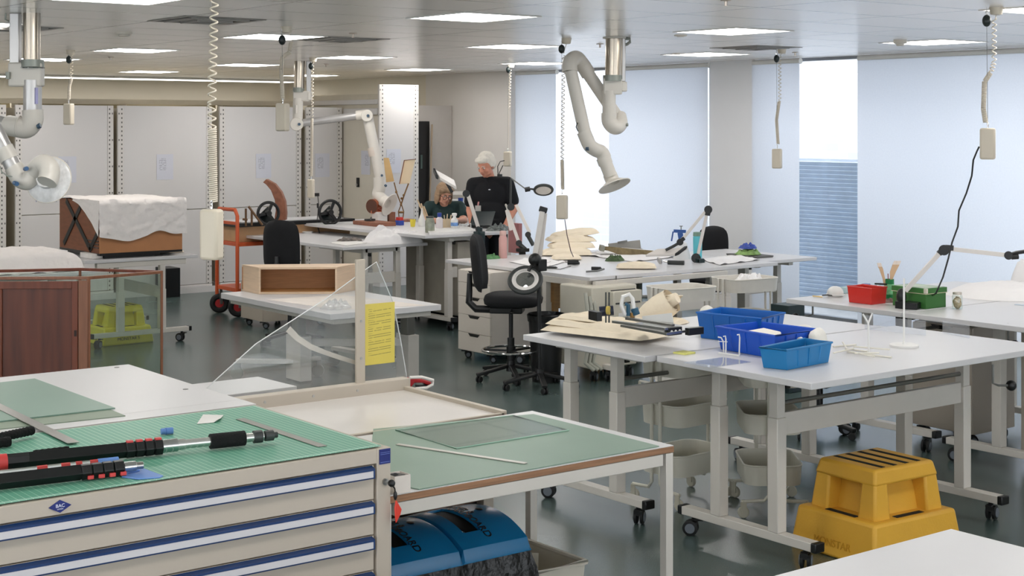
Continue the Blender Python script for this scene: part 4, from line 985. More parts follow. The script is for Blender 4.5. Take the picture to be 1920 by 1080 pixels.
# acrylic offcuts, stands, sticks on the right part
acr2 = clear('clear_acrylic', (.95, .97, 1.0), .15, haze=.10)
def standing_sheet(label, a, b, h):
    p, q = P(*a, TZ), P(*b, TZ); n = (q-p).cross(Vector((0, 0, 1))).normalized()*.004
    solo('acrylic_sheet', MB().slab([p, q, q+Vector((0, 0, h)), p+Vector((0, 0, h))], n), acr2, label, 'acrylic sheet', 'clear acrylic sheets', smooth=False)
standing_sheet('clear acrylic sheet standing behind the round white base', (1622, 617), (1736, 629), .075)
standing_sheet('clear frosted acrylic sheet standing at the right end of the table', (1768, 624), (1818, 634), .065)
solo('acrylic_sheet', MB().b2(-.13, .13, -.09, .09, 0, .003), acr2, 'clear acrylic sheet lying flat by the sticky notes', 'acrylic sheet', 'clear acrylic sheets', loc=P(1345, 680, TZ+.0006), smooth=False)
rs = P(1695, 650, TZ); rst = thing('rod_stand', 'white rod on a round white base, standing on the table', 'stand', (rs.x, rs.y, TZ+.0005))
rd = rs.xy.dot(FW.xy); o = Vector((rs.x, rs.y, TZ))
MB().lathe([(.071, 0), (.071, .010), (.066, .013)], seg=36).build('round_base', white_pl, rst)
MB().tube([(0, 0, .012), (0, 0, (651-522)*mpp(rd)-.003)], .0052, 10).build('rod', white_pl, rst)
MB().cyl((0, 0, .013), (0, 0, .03), .008, .0055, seg=12).build('socket', white_pl, rst)
ys_ = P(1629, 664, TZ); yd = ys_.xy.dot(FW.xy); yst = thing('forked_rod', 'upright white rod with a forked top standing beside the round base', 'stand', (ys_.x, ys_.y, TZ))
o = Vector((ys_.x, ys_.y, TZ))
MB().tube([(0, 0, 0), D(1628, 605, yd)-o], .005, 10).build('rod', white_pl, yst)
MB().tube([D(1628, 606, yd)-o, D(1618, 589, yd)-o], .0045, 8).tube([D(1628, 606, yd)-o, D(1636, 587, yd)-o], .0045, 8).build('fork', white_pl, yst)
MB().lathe([(.016, 0), (.016, .003)], seg=16).build('foot_plate', white_pl, yst)
sticks = [((1562, 652), (1605, 648)), ((1563, 667), (1600, 659)), ((1580, 650), (1588, 662)), ((1588, 662), (1672, 672)), ((1590, 664), (1640, 674)), ((1600, 658), (1668, 664)), ((1585, 656), (1626, 661)), ((1602, 668), (1648, 667))]
stk_m = mat('white_sprue', (226, 222, 210), .5)
for i, (a, b) in enumerate(sticks):
    p, q = P(*a, TZ), P(*b, TZ)
    solo('white_stick', MB().tube([p+Vector((0, 0, .005+.0085*(i % 3))), q+Vector((0, 0, .005+.0085*(i % 3)))], .004, 8), stk_m, 'one of the thin white sticks tangled together right of the small sky-blue bin', 'stick', 'tangled white sticks')

# ================================================================== RIGHT REAR TABLES (z = .90)
tleg_table('adjustable_table', 'white table by the window carrying the red box and brush jar', 7.19, 8.95, 5.62, 6.52, TZ, (7.62, 8.72), (5.70, 6.44), (5.92, 6.22), group='white height-adjustable tables', crank=((7.26, 6.36, .80), (-.05, .07, -.01)), cast_rz=(3.5, 2.6, .4, 1))
tleg_table('adjustable_table', 'white table at the right edge carrying the green box, closest to the window', 7.19, 8.95, 3.75, 5.60, TZ, (7.55, 8.70), (4.0, 5.55), (4.55, 5.20), group='white height-adjustable tables', crank=((7.27, 4.95, .80), (.05, .0, -.02)))
def pedestal(label, x0, x1, y0, y1, z1, m=cab_m, drawers=0, face='-x', z0=.07):
    cx, cy = (x0+x1)/2, (y0+y1)/2; hx, hy = (x1-x0)/2, (y1-y0)/2
    t = thing('drawer_pedestal', label, 'drawer unit', (cx, cy, 0), 0, 'white drawer pedestals')
    MB().b2(-hx+(.016 if face == '-x' else 0), hx, -hy+(.016 if face == '-y' else 0), hy, z0, z1).build('body', m, t, .003)
    H = (z1-z0-.01)
    hs = drawers if isinstance(drawers, (list, tuple)) else [1.0/drawers]*drawers if drawers else []
    z = z1-.006
    for f in hs:
        h = H*f
        if face == '-x':
            d = MB().b2(-hx-.002, -hx+.015, -hy, hy, z-h+.003, z).build('drawer', m, t, .0015)
            MB().prism([(-.045, 0), (-.03, -.018), (.03, -.018), (.045, 0)], 0, .002)
            g = MB().slab([(-hx-.0035, -.085, z-.001), (-hx-.0035, -.055, z-.026), (-hx-.0035, .055, z-.026), (-hx-.0035, .085, z-.001)], (.0018, 0, 0)).build('pull_cutout', black_plastic, d)
        z -= h
    for sx in (-1, 1):
        for sy in (-1, 1): caster(t, sx*(hx-.05), sy*(hy-.05), z0, r=.028, rz=.7*sx)
    return t
pedestal('cream pedestal on black castors under the table with the green box', 7.95, 8.40, 5.62+.05, 6.12, .74, drawers=3)
pedestal('cream pedestal at the right edge under the table with the green box', 7.72, 8.10, 4.78, 5.18, .80, drawers=0)
pedestal('white drawer pedestal with half-round pulls below the long bench', 7.50, 8.06, 10.10, 10.56, .765, drawers=[.15, .175, .225, .225, .225], m=mat('white_drawer', (214, 206, 196), .45, var=.015))
# things on the rear right tables
mk = P(1566, 556, TZ); mt = thing('respirator_mask', 'white cup-shaped respirator mask with dark straps lying left of the red box', 'mask', (mk.x, mk.y, TZ+.001))
MB().ball((0, 0, .022), (.058, .05, .045), 20, 12).build('mask_cup', white_pl, mt); MB().torus((-.0, 0, .012), .056, .004, seg=24).build('edge', white_pl, mt)
MB().tube([(-.05, -.02, .01), (-.085, -.01, .016), (-.10, .02, .012), (-.06, .03, .01)], .004, 6).build('strap', black_plastic, mt)
solo('pencil', MB().tube([P(1524, 555, TZ+.006), P(1542, 557, TZ+.006)], .004, 6), mat('pencil_yellow', (222, 190, 120), .5), 'short yellow pencil at the left end of the window table', 'pencil')
rbm = mat('red_translucent_box', (200, 48, 40), .3, var=.05)
q0 = P(1634, 572, TZ); rbx = thing('storage_box', 'open red plastic box on the window table', 'box', (q0.x, q0.y, TZ+.0006))
R_ = [(0, 0), (.14, 0), (.14, .20), (0, .20)]; B2_ = [(.006, .006), (.132, .006), (.132, .19), (.006, .19)]
MB().hollow([(0, .0), (.15, .0), (.15, .19), (0, .19)], [(.006, .006), (.142, .006), (.142, .18), (.006, .18)], .004, 0, .10).build('box_body', rbm, rbx, .002)
MB().tube([(0, 0, .10), (.15, 0, .10), (.15, .19, .10), (0, .19, .10)], .004, 6, closed=True).build('rim', rbm, rbx)
solo('small_box', MB().box((0, 0, .03), (.04, .04, .06)), mat('lavender_box', (92, 104, 168), .5), 'small blue box just behind the red box', 'box', loc=P(1624, 549, TZ+.0006), bevel=.002)
solo('small_box', MB().box((0, 0, .02), (.08, .05, .04)), mat('pale_teal_box', (176, 200, 204), .5), 'pale teal box just left of the red box', 'box', loc=P(1587, 549, TZ+.0006), bevel=.003)
gl = clear('jar_glass', (.93, .97, .95), .3)
jr = P(1668, 562, TZ); jar = thing('brush_tin', 'green tin holding two wide wooden brushes beside the red box', 'tin', (jr.x, jr.y, TZ+.0006)); jd = jr.xy.dot(FW.xy)
MB().lathe([(.028, 0), (.028, .13), (.025, .13), (.025, .01)], seg=24).build('tin', mat('tin_green', (20, 122, 66), .35, var=.1), jar)
MB().lathe([(.0285, .035), (.0285, .10)], seg=24).build('tin_label', mat('tin_label', (120, 190, 140), .4, var=.3, scale=40), jar)
bristle = mat('brush_bristle', (224, 212, 200), .9, var=.1, stretch=(40, 40, 1)); bw = mat('brush_wood', (206, 172, 136), .5, var=.08)
def brush(label, pts, w, top):
    t = thing('paint_brush', label, 'brush', (jr.x, jr.y, TZ+.05)); o = Vector((jr.x, jr.y, TZ+.05))
    a = [D(x, y, jd)-o for x, y in pts]
    n = len(a); v, f = [], []
    for i, p in enumerate(a):
        for s, q in ((-1, -.004), (1, -.004), (1, .004), (-1, .004)): v.append(p+RT*(s*w[i])+FW*q)
    for i in range(n-1):
        for k in range(4): f.append((i*4+k, i*4+(k+1) % 4, (i+1)*4+(k+1) % 4, (i+1)*4+k))
    f += [(3, 2, 1, 0), tuple((n-1)*4+k for k in range(4))]
    MB().add(v, f).build('handle', bw, t, .001)
    b0, b1 = a[-1], D(*top, jd)-o
    vv = [b0+RT*(s*w[-1]*1.02)+FW*q for s, q in ((-1, -.005), (1, -.005), (1, .005), (-1, .005))]+[b1+RT*(s*w[-1]*.95)+FW*q for s, q in ((-1, -.003), (1, -.003), (1, .003), (-1, .003))]
    MB().add(vv, [(3, 2, 1, 0), (4, 5, 6, 7)]+[(k, (k+1) % 4, 4+(k+1) % 4, 4+k) for k in range(4)]).build('bristles', bristle, t)
brush('narrower wooden hake brush leaning left in the green tin', [(1662, 548), (1657, 522), (1652, 504), (1650, 500)], [.007, .008, .012, .013], (1648, 493))
brush('wide wooden hake brush leaning right in the green tin', [(1668, 548), (1671, 524), (1674, 510), (1680, 496)], [.006, .008, .018, .022], (1683, 489))
solo('pencil', MB().tube([D(1666, 550, jd), D(1665, 513, jd)], .003, 6), mat('pencil_red', (150, 84, 80), .5), 'thin pencil standing between the two brushes in the tin', 'pencil')
j2 = P(1656, 560, TZ); gj = thing('glass_jar', 'small glass jar beside the green brush tin', 'jar', (j2.x, j2.y+.03, TZ+.0006))
MB().lathe([(.02, 0), (.022, .01), (.022, .08), (.018, .09), (.018, .095)], seg=20).build('jar_body', gl, gj)
MB().ball((0, 0, .03), (.016, .016, .024), 12, 8, nz=.3).build('contents', mat('olive_contents', (150, 150, 96), .7, var=.3), gj)
solo('black_rod', MB().tube([D(1640, 532, jd-.03), D(1663, 533, jd-.03)], .0055, 8), black_plastic, 'short black rod sticking out beside the green tin', 'rod')
gb0 = P(1736, 580, TZ); gbx = thing('archive_box', 'green lidded archive box with white corner edging', 'box', (gb0.x, gb0.y, TZ+.0006), -.02)
gL = mat('box_green', (58, 112, 52), .55, var=.04)
MB().b2(0, .19, 0, .25, 0, .098).build('box_base', gL, gbx, .002)
MB().b2(-.005, .195, -.005, .255, .092, .122).build('lid', gL, gbx, .002)
lt = MB().b2(-.006, .196, -.006, .256, .0885, .0915).build('edging', mat('cream_edging', (214, 206, 176), .5), gbx)
MB().b2(-.006, .012, -.0065, .012, .094, .1225).build('corner_guard', mat('corner_white', (206, 200, 186), .5), gbx)
MB().b2(.012, .178, .012, .238, .122, .1230).build('lid_label', mat('lid_grey_green', (176, 190, 172), .6), gbx)
jj = P(1795, 579, TZ); sj = thing('specimen_jar', 'lidded glass jar of pale fragments right of the green box', 'jar', (jj.x, jj.y, TZ+.0006))
MB().lathe([(.029, 0), (.031, .01), (.031, .075), (.025, .088)], seg=24).build('jar_body', gl, sj)
MB().lathe([(.027, .086), (.027, .10), (.022, .102)], seg=24).build('lid', mat('jar_lid', (196, 188, 176), .3, .4), sj)
MB().ball((0, 0, .037), (.025, .025, .036), 16, 10, nz=.25, ns=5).build('fragments', mat('fragments', (168, 150, 118), .9, var=.5, scale=60), sj)
cl_ = P(1880, 566, TZ); solo('white_cloth', heap((0, 0, 0), .42, .40, .10, 3, .5), tissue, 'rumpled white cloth spread on the right edge table behind the jar', 'cloth', loc=(cl_.x+.40, cl_.y+.22, TZ+.0006))
wb = P(1905, 548, TZ); solo('white_bag', heap((0, 0, 0), .10, .16, .26, 9, .5), tissue, 'white bag standing upright at the right edge, below the lamp head', 'bag', loc=(wb.x+.32, wb.y+.10, TZ+.0006))
solo('medicine_strip', MB().box((0, 0, .002), (.035, .06, .004), .2), mat('strip_blue_grey', (188, 200, 212), .4), 'small blue-grey strip on the white cloth at the right edge', 'strip', loc=P(1913, 572, TZ+.0006))
blk = P(1672, 566, TZ); solo('cable_clutter', heap((0, 0, 0), .07, .05, .025, 5, 1.2), mat('clutter_brown', (120, 96, 90), .7, var=.6, scale=40), 'small heap of brown scraps in front of the green tin', 'scraps', loc=(blk.x, blk.y, TZ+.0006))

# ================================================================== LAMPS
lamp_arm = mat('lamp_arm_white', (214, 208, 202), .35, var=.02); lens_m = mat('magnifier_lens', (120, 124, 124), .08, .6, var=.1, scale=3); led_ring = mat('lamp_ring_white', (216, 212, 208), .35)
def arm_lamp(label, segs, joints, d, base=None, width=.026, name='task_lamp', group='white-armed task lamps'):
    """segs: pixel segments of the arms at depth d; joints: (px, py, r)"""
    b = D(*base, d) if base else D(*segs[0][0], d); t = thing(name, label, 'lamp', b, 0, group)
    for s in segs:
        d0, d1 = (d, d) if len(s) < 3 else (d+s[2], d+s[3] if len(s) > 3 else d+s[2])
        MB().bar(D(*s[0], d0)-b, D(*s[1], d1)-b, width, width*.8, up=FW).build('arm', lamp_arm, t, .002)
    for j in joints:
        dd = d+(j[3] if len(j) > 3 else 0); MB().cyl(D(j[0], j[1], dd-.02)-b, D(j[0], j[1], dd+.02)-b, j[2], seg=16).build('joint', black_plastic, t, .002)
    return t, b
# lamp at the right rear table
dl = P(1692, 578, TZ).xy.dot(FW.xy)
t, b = arm_lamp('white-armed lamp clamped to the window table in front of the green box', [((1697, 546), (1765, 471)), ((1775, 466), (1884, 478))], [(1770, 469, .032), (1891, 479, .026)], dl, (1692, 575))
MB().bar(D(1760, 476, dl)-b, D(1768, 468, dl)-b, .032, .03, up=FW).bar(D(1773, 464, dl)-b, D(1787, 465, dl)-b, .032, .03, up=FW).build('elbow_sleeve', black_plastic, t, .003)
MB().tube([D(1893, 478, dl)-b, D(1905, 474, dl)-b, D(1925, 471, dl)-b], .012, 10).build('head_stem', black_plastic, t)
MB().cyl(D(1897, 482, dl)-b, D(1909, 481, dl)-b, .016, seg=12).build('wing_nut', black_plastic, t)
MB().ball(D(1690, 556, dl)-b, (.03, .03, .05), 14, 10).box(D(1689, 572, dl)-b, (.05, .05, .05)).build('clamp_head', black_plastic, t, .004)
MB().b2(-.03, .012, -.03, .03, -.125, .012).build('clamp', black_plastic, t, .004)
MB().tube([D(1682, 556, dl)-b, D(1694, 541, dl)-b], .006, 8).build('lever', grey_steel, t)
solo('power_adapter', MB().box((0, 0, .02), (.15, .09, .04), .4), black_plastic, 'black power adapter on the table in front of the green box', 'adapter', loc=P(1712, 578, TZ+.0006), bevel=.006)
# lamp at the right of the long bench
BZ = .80
d4 = P(1307, 492, BZ).xy.dot(FW.xy)
t, b = arm_lamp('white folding-armed lamp clamped to the front edge of the long bench, by the teal bottle', [((1309, 476), (1325, 402)), ((1322, 397), (1279, 449))], [(1305, 484, .042), (1328, 393, .036), (1275, 454, .03)], d4, (1308, 492))
MB().bar(D(1326, 404, d4)-b, D(1329, 390, d4)-b, .045, .035, up=FW).bar(D(1278, 450, d4)-b, D(1283, 446, d4)-b, .034, .03, up=FW).build('elbow_sleeve', black_plastic, t, .003)
MB().tube([D(1274, 455, d4)-b, D(1262, 462, d4)-b, D(1248, 469, d4)-b], .013, 10).build('head_stem', dark_grey, t)
MB().slab([D(1210, 482, d4-.02)-b, D(1266, 480, d4-.02)-b, D(1290, 468, d4+.05)-b, D(1232, 471, d4+.05)-b], (0, 0, .022)).build('lamp_head', lamp_arm, t, .006)
MB().slab([D(1265, 481, d4-.025)-b, D(1273, 478, d4-.025)-b, D(1289, 466, d4+.05)-b, D(1283, 467, d4+.055)-b], (0, 0, .026)).build('head_end', black_plastic, t, .004)
MB().b2(-.03, .035, -.05, .0, -.02, .035).b2(-.03, .035, -.055, -.03, -.12, .03).b2(-.06, .03, -.05, .03, -.125, -.10).build('clamp', mat('clamp_dark_green', (30, 48, 50), .4), t, .003)
dlens = P(1262, 497, BZ); mg = thing('hand_magnifier', 'small clamp-on magnifier lying left of the lamp clamp on the long bench', 'magnifier', (dlens.x, dlens.y, BZ+.001)); dq = dlens.xy.dot(FW.xy)
MB().cyl((-.02, .045, .02), (.06, -.075, .02), .019, seg=12).build('barrel', dark_grey, mg); MB().lathe([(.03, -.008), (.034, 0), (.03, .008)], (-.075, .09, .035), 20, axis=(1, -.3, .4)).build('lens_ring', steel, mg)
MB().tube([(-.02, .045, .02), (-.05, .07, .03)], .006, 8).build('neck', steel, mg)
# lamp over the seated person
d1 = P(893, 437, .95).xy.dot(FW.xy)
t, b = arm_lamp('white-armed lamp with a rectangular head above the seated woman', [((897, 427), (877, 364)), ((874, 362), (849, 362))], [(874, 363, .036), (897, 430, .03)], d1, (899, 436), .036)
MB().slab([D(814, 322, d1+.05)-b, D(852, 343, d1+.1)-b, D(856, 356, d1-.05)-b, D(825, 338, d1-.1)-b], (0, 0, .03)).build('lamp_head', lamp_arm, t, .006)
MB().slab([D(812, 322, d1+.05)-b, D(816, 322, d1+.05)-b, D(822, 337, d1-.1)-b, D(817, 335, d1-.1)-b], (0, 0, .035)).build('head_end', black_plastic, t, .003)
MB().bar(D(837, 341, d1)-b, D(848, 361, d1)-b, .03, .03, up=FW).build('head_bracket', black_plastic, t, .003)
MB().b2(-.045, .04, -.04, .04, -.05, .012).b2(-.03, .03, -.05, -.02, -.20, .0).cyl((-.0, 0, .01), (0, 0, .05), .03, seg=14).build('clamp', mat('clamp_dark_green', (30, 48, 50), .4), t, .004)
# lamp and magnifier right of the standing man
d2 = 14.0
t, b = arm_lamp('white-armed magnifier lamp in front of the standing man, its ring against the blind', [((958, 432), (950, 394)), ((968, 384), (993, 436)), ((951, 393), (972, 452))], [(958, 388, .035), (973, 456, .03), (990, 440, .028)], d2, (980, 468), .030)
MB().tube([D(957, 392, d2)-b, D(958, 336, d2)-b], .010, 8).build('upright', dark_grey, t)
MB().tube([D(958, 334, d2)-b, D(985, 354, d2-.05)-b], .006, 8).build('thin_arm', grey_steel, t)
MB().cyl(D(984, 356, d2-.05)-b, D(994, 354, d2-.05)-b, .022, seg=12).build('ring_joint', black_plastic, t)
MB().tube([D(992, 354, d2-.05)-b, D(1003, 355, d2-.05)-b], .009, 8).build('ring_stem', black_plastic, t)
cR = D(1019, 356, d2-.05)-b; axr = (FW*.55+Vector((0, 0, .8))).normalized()
MB().torus(cR, .082, .014, axr, 32, 8).build('magnifier_ring', dark_grey, t); MB().lathe([(.075, -.008), (.05, -.012), (.05, -.009), (.075, -.004)], cR, 32, axis=axr).build('ring_light', led_ring, t); MB().lathe([(.05, -.005), (.02, .003), (.0, .004)], cR, 28, axis=axr).build('lens', lens_m, t)
MB().cyl(D(974, 458, d2)-b, D(985, 468, d2)-b, .022, seg=10).cyl(D(990, 442, d2)-b, D(1000, 460, d2)-b, .02, seg=10).build('lower_sleeve', dark_grey, t)
MB().b2(-.05, .05, -.04, .04, -.02, .012).build('clamp', black_plastic, t, .003)
MB().b2(-.03, .03, -.01, .02, -.14, -.02).build('clamp_jaw', black_plastic, t, .003)
# floor-standing magnifier lamp
fb = P(1012, 728, 0); d3 = fb.xy.dot(FW.xy)
fl = thing('floor_magnifier_lamp', 'magnifier lamp with white folding arms on a black five-star floor stand with castors', 'lamp', (fb.x, fb.y, 0)); o = Vector((fb.x, fb.y, 0))
def star_base(parent, n, R_, h, a0, m=black_plastic, cr=.025):
    for k in range(n):
        a = a0+2*pi*k/n; u = Vector((cos(a), sin(a), 0))
        l = MB().bar(u*.03+Vector((0, 0, h+.02)), u*R_+Vector((0, 0, .062)), .042, .026).build('base_leg', m, parent, .006)
        c = MB().cyl(u*(R_-.02)+Vector((0, 0, .05)), u*(R_-.02)+Vector((0, 0, .07)), .012, seg=8)
        w = Vector((-sin(a+.5), cos(a+.5), 0))
        for s in (-1, 1): c.lathe([(cr*.8, -.008), (cr, -.004), (cr, .004), (cr*.8, .008)], u*(R_-.02)+Vector((0, 0, cr))+w*(.013*s), 14, axis=w)
        c.build('caster', rubber, l)
    MB().cyl((0, 0, h-.02), (0, 0, h+.06), .038, .032, seg=18).build('base_hub', m, parent)
star_base(fl, 5, .30, .09, .4)
MB().cyl((0, 0, .12), D(1010, 492, d3)-o, .016, seg=14).build('post', black_plastic, fl)
MB().ball(D(1003, 487, d3-.02)-o, .05, 16, 12).build('joint', black_plastic, fl); MB().box(D(1013, 497, d3)-o, (.08, .07, .09)).build('clamp_block', black_plastic, fl, .006)
MB().bar(D(1003, 478, d3)-o, D(1017, 396, d3)-o, .040, .03, up=FW).build('arm', lamp_arm, fl, .002)
MB().bar(D(1012, 482, d3+.04)-o, D(1022, 400, d3+.04)-o, .034, .03, up=FW).build('arm', lamp_arm, fl, .002)
MB().bar(D(1017, 398, d3+.015)-o, D(1020, 388, d3+.015)-o, .062, .06, up=FW).build('elbow', black_plastic, fl, .006)
cR = D(985, 525, d3-.06)-o; axr = (-FW*.70+Vector((0, 0, .68))-RT*.10).normalized()
MB().torus(cR, .118, .018, axr, 40, 10).build('magnifier_ring', dark_grey, fl); MB().lathe([(.112, .006), (.086, .014), (.084, .008), (.112, -.006)], cR, 40, axis=axr).build('ring_light', led_ring, fl); MB().lathe([(.088, .0), (.06, .010), (.03, .015), (.0, .016)], cR, 32, axis=axr).build('lens', mat('lens_silver', (150, 152, 150), .05, .85, var=.25, scale=6), fl)
MB().tube([D(1002, 492, d3-.02)-o, D(994, 502, d3-.05)-o, D(991, 508, d3-.06)-o], .014, 10).build('ring_stem', black_plastic, fl)
# ================================================================== LONG BENCH in the middle (z = BZ)
nD = P(1108, 520, BZ); lD = P(830, 487, BZ)
dx0, dx1, dy0, dy1 = nD.x-.01, nD.x+2.16, nD.y, lD.y
tleg_table('adjustable_table', 'long white bench mid-room, cluttered with lamps and cushions', dx0, dx1, dy0, dy1, BZ, (7.72, 9.2), (8.78, 10.0), (9.02, 9.62), group='white height-adjustable tables', low=.55, crank=((dx0+.25, dy0-.03, .70), (-.05, -.01, 0)))
tip = P(1518, 483, BZ); bk = P(1330, 471, BZ)
tleg_table('adjustable_table', 'white table joined to the right end of the long bench, under the glove tray', dx1+.005, max(tip.x, dx1+.5)+.10, tip.y, tip.y+1.15, BZ, (dx1+.10, tip.x-.05), (tip.y+.15, tip.y+1.0), (tip.y+.35, tip.y+.8), group='white height-adjustable tables', low=.55, rod=False)
def on_b(px, py, z=None): return P(px, py, BZ if z is None else z)
# bottles and gear
def bottle(name, label, px, py, z, prof, m, parts=(), cat='bottle', grp=None):
    p = P(px, py, z); t = thing(name, label, cat, (p.x, p.y, z+.0006), 0, grp)
    MB().lathe(prof, seg=24).build('bottle_body', m, t)
    for nm, pr, mm in parts: MB().lathe(pr, seg=20).build(nm, mm, t)
    return t
pink = mat('dusty_pink', (204, 158, 152), .45, var=.03)
bottle('water_bottle', 'dusty pink water bottle on the long bench left of the floor lamp', 943, 484, BZ, [(.036, 0), (.038, .01), (.038, .18), (.030, .20), (.030, .205)], pink, (('cap', [(.030, .206), (.031, .21), (.029, .245), (.02, .247)], mat('pink_cap', (214, 176, 168), .4)),))
dp = P(966, 474, BZ); solo('pink_folder', MB().b2(-.02, .02, -.08, .08, 0, .28), mat('deep_pink_card', (168, 112, 112), .6), 'deep pink box file standing behind the pink bottle', 'folder', loc=(dp.x, dp.y, BZ+.0006))
gg = P(922, 485, BZ); solo('crumpled_glove', heap((0, 0, 0), .09, .06, .045, 12, 1.5), mat('glove_green', (84, 132, 84), .6, var=.3, scale=20), 'crumpled green glove at the foot of the pink bottle', 'glove', loc=(gg.x, gg.y, BZ+.0006))
tb = bottle('water_bottle', 'bright teal water bottle beside the folding lamp on the long bench', 1308, 484, BZ, [(.036, 0), (.039, .01), (.042, .19), (.038, .20)], mat('teal_bottle', (92, 190, 204), .3, var=.04), (('lid', [(.041, .20), (.042, .205), (.040, .235), (.03, .237)], mat('lid_sage', (118, 146, 132), .45)),))
MB().torus((0, 0, .235), .028, .006, (RT.x, RT.y, 0), 16, 8, 0, pi).build('carry_loop', mat('loop_brown', (110, 100, 92), .5), tb)
# cushions
for i, (px, py, dz, sx, sy, sz, lb) in enumerate(((1062, 478, 0, .24, .17, .05, 'lowest cream cushion of the stack by the window on the long bench'), (1068, 475, .050, .22, .16, .05, 'second cream cushion from the bottom of the stack on the long bench'),
                                  (1064, 473, .098, .23, .16, .05, 'third cream cushion from the bottom of the stack on the long bench'), (1068, 472, .145, .22, .15, .055, 'top cream cushion of the stack, its corner pointing up to the right'))):
    p = P(px, py, BZ); o = solo('calico_cushion', pillow((0, 0, .012), sx, sy, sz, -.65+.1*i, -.12 if i == 3 else 0, i*3+1, .05), cream, lb, 'cushion', 'cream calico cushions', loc=(p.x+.02*i, p.y, BZ+dz))
p = P(1193, 504, BZ); solo('calico_cushion', pillow((0, 0, .012), .17, .09, .045, -.7, 0, 21, .05), cream, 'flat cream cushion on the front edge of the long bench', 'cushion', 'cream calico cushions', loc=(p.x, p.y, BZ))
p = P(1062, 487, BZ); solo('calico_cushion', pillow((0, 0, .012), .13, .10, .04, -.5, 0, 24, .05), cream, 'small cream cushion in front of the cushion stack', 'cushion', 'cream calico cushions', loc=(p.x, p.y, BZ))
# white sheets spread on the bench
for i, (qs, lb) in enumerate((([(1085, 478), (1160, 466), (1270, 482), (1190, 492)], 'white tissue sheet under the long grey-brown artefact'), ([(955, 492), (1010, 482), (1060, 492), (1015, 504)], 'white tissue sheet left of the floor lamp arm on the long bench'), ([(1310, 487), (1380, 478), (1425, 488), (1350, 498)], 'white tissue sheet in front of the dark tray'))):
    q = [P(a, b, BZ) for a, b in qs]; c = sum(q, Vector())/4
    fn = lambda u, v: ((q[0]*(1-u)+q[1]*u)*(1-v)+(q[3]*(1-u)+q[2]*u)*v-c+Vector((0, 0, .006+.022*max(0, noise.noise(Vector((u*5+i*9, v*5, i)))))))
    solo('tissue_sheet', MB().sheet(fn, 22, 16, .0015), tissue, lb, 'tissue', 'white tissue sheets', loc=(c.x, c.y, BZ))
# the long artefact
ad = P(1190, 478, BZ).xy.dot(FW.xy); stone = mat('artefact_bark', (126, 112, 82), .8, var=.25, scale=14, bump=.4, bscale=40)
ar = thing('long_artefact', 'long grey-brown trough-shaped artefact lying on white tissue on the long bench', 'artefact', (0, 0, 0))
top_ = [(1124, 457), (1140, 458), (1180, 462), (1225, 466), (1252, 468)]; bot_ = [(1124, 464), (1140, 466), (1160, 473), (1195, 478), (1225, 473), (1252, 470)]
v, f = [], []
for dd in (-.07, .07):
    for a, b in top_+bot_[::-1]: v.append(D(a, b+4, ad+dd))
n = len(top_)+len(bot_); f = [tuple(range(n))[::-1], tuple(range(n, 2*n))]+[(k, (k+1) % n, n+(k+1) % n, n+k) for k in range(n)]
MB().add(v, f).build('trough', stone, ar, .006)
MB().bar(D(1124, 464, ad), D(1133, 466, ad), .16, .05).build('end_block', mat('artefact_grey', (130, 130, 120), .8), ar, .005)
fd = P(1170, 470, BZ).xy.dot(FW.xy)+.35; fold = thing('grey_support', 'grey folded card support behind the long artefact', 'support', (0, 0, 0))
MB().slab([D(1140, 457, fd), D(1200, 450, fd), D(1202, 466, fd), D(1142, 470, fd)], FW*.01).build('back_card', mat('grey_card', (168, 166, 160), .7), fold)
MB().slab([D(1142, 470, fd), D(1202, 466, fd), D(1210, 470, fd-.12), D(1150, 474, fd-.12)], (0, 0, .004)).build('base_card', mat('grey_card2', (150, 148, 142), .7), fold)
MB().bar(D(1158, 455, fd-.02), D(1176, 452, fd-.02), .02, .02).build('clip', grey_steel, fold)
bcd = P(1272, 475, BZ).xy.dot(FW.xy)+.3; bcl = thing('blue_clamp', 'blue metal clamp standing behind the folding lamp on the long bench', 'clamp', (0, 0, 0)); bcm = mat('clamp_blue', (44, 84, 150), .4)
MB().bar(D(1263, 433, bcd), D(1286, 434, bcd), .03, .02, up=FW).bar(D(1262, 434, bcd), D(1259, 452, bcd), .012, .03, up=FW).bar(D(1275, 436, bcd), D(1277, 448, bcd), .05, .03, up=FW).bar(D(1277, 446, bcd), D(1277, 476, bcd), .02, .02, up=FW).build('clamp_frame', bcm, bcl, .002)
MB().cyl(D(1277, 424, bcd), D(1277, 434, bcd), .005, seg=8).bar(D(1274, 424, bcd), D(1280, 424, bcd), .008, .008, up=FW).build('screw', grey_steel, bcl)
MB().box(D(1277, 478, bcd), (.12, .12, .02)).build('foot', bcm, bcl, .002)
p = P(1287, 488, BZ); solo('white_hood', MB().lathe([(.085, 0), (.08, .01), (.045, .14), (.03, .15)], seg=24), mat('hazy_white', (220, 222, 222), .4, var=.02), 'white translucent cone standing beside the teal bottle', 'hood', loc=(p.x+.08, p.y+.14, BZ+.0006))
gad = [(1077, 497, .06, .035, .04, black_plastic, 'black cylindrical gadget nearest the bench corner'), (1120, 507, .05, .04, .03, black_plastic, 'black-and-white gadget with a grey strap on the bench corner'), (1035, 504, .06, .03, .02, dark_grey, 'small dark clip lying right of the magnifier arm'), (1039, 480, .06, .05, .035, dark_grey, 'dark green gadget by the small cream cushion')]
for px, py, a, b_, h, m, lb in gad:
    p = P(px, py, BZ); t = thing('hand_tool', lb, 'tool', (p.x, p.y, BZ+.0006), -.6, 'small tools on the long bench')
    MB().cyl((-a, 0, h*.55), (a*.6, 0, h*.55), h*.5, h*.42, 14).build('tool_body', m, t, .002); MB().box((a*.2, b_, h*.3), (a*1.2, b_*.8, h*.5), .3).build('tool_head', dark_grey, t, .003)
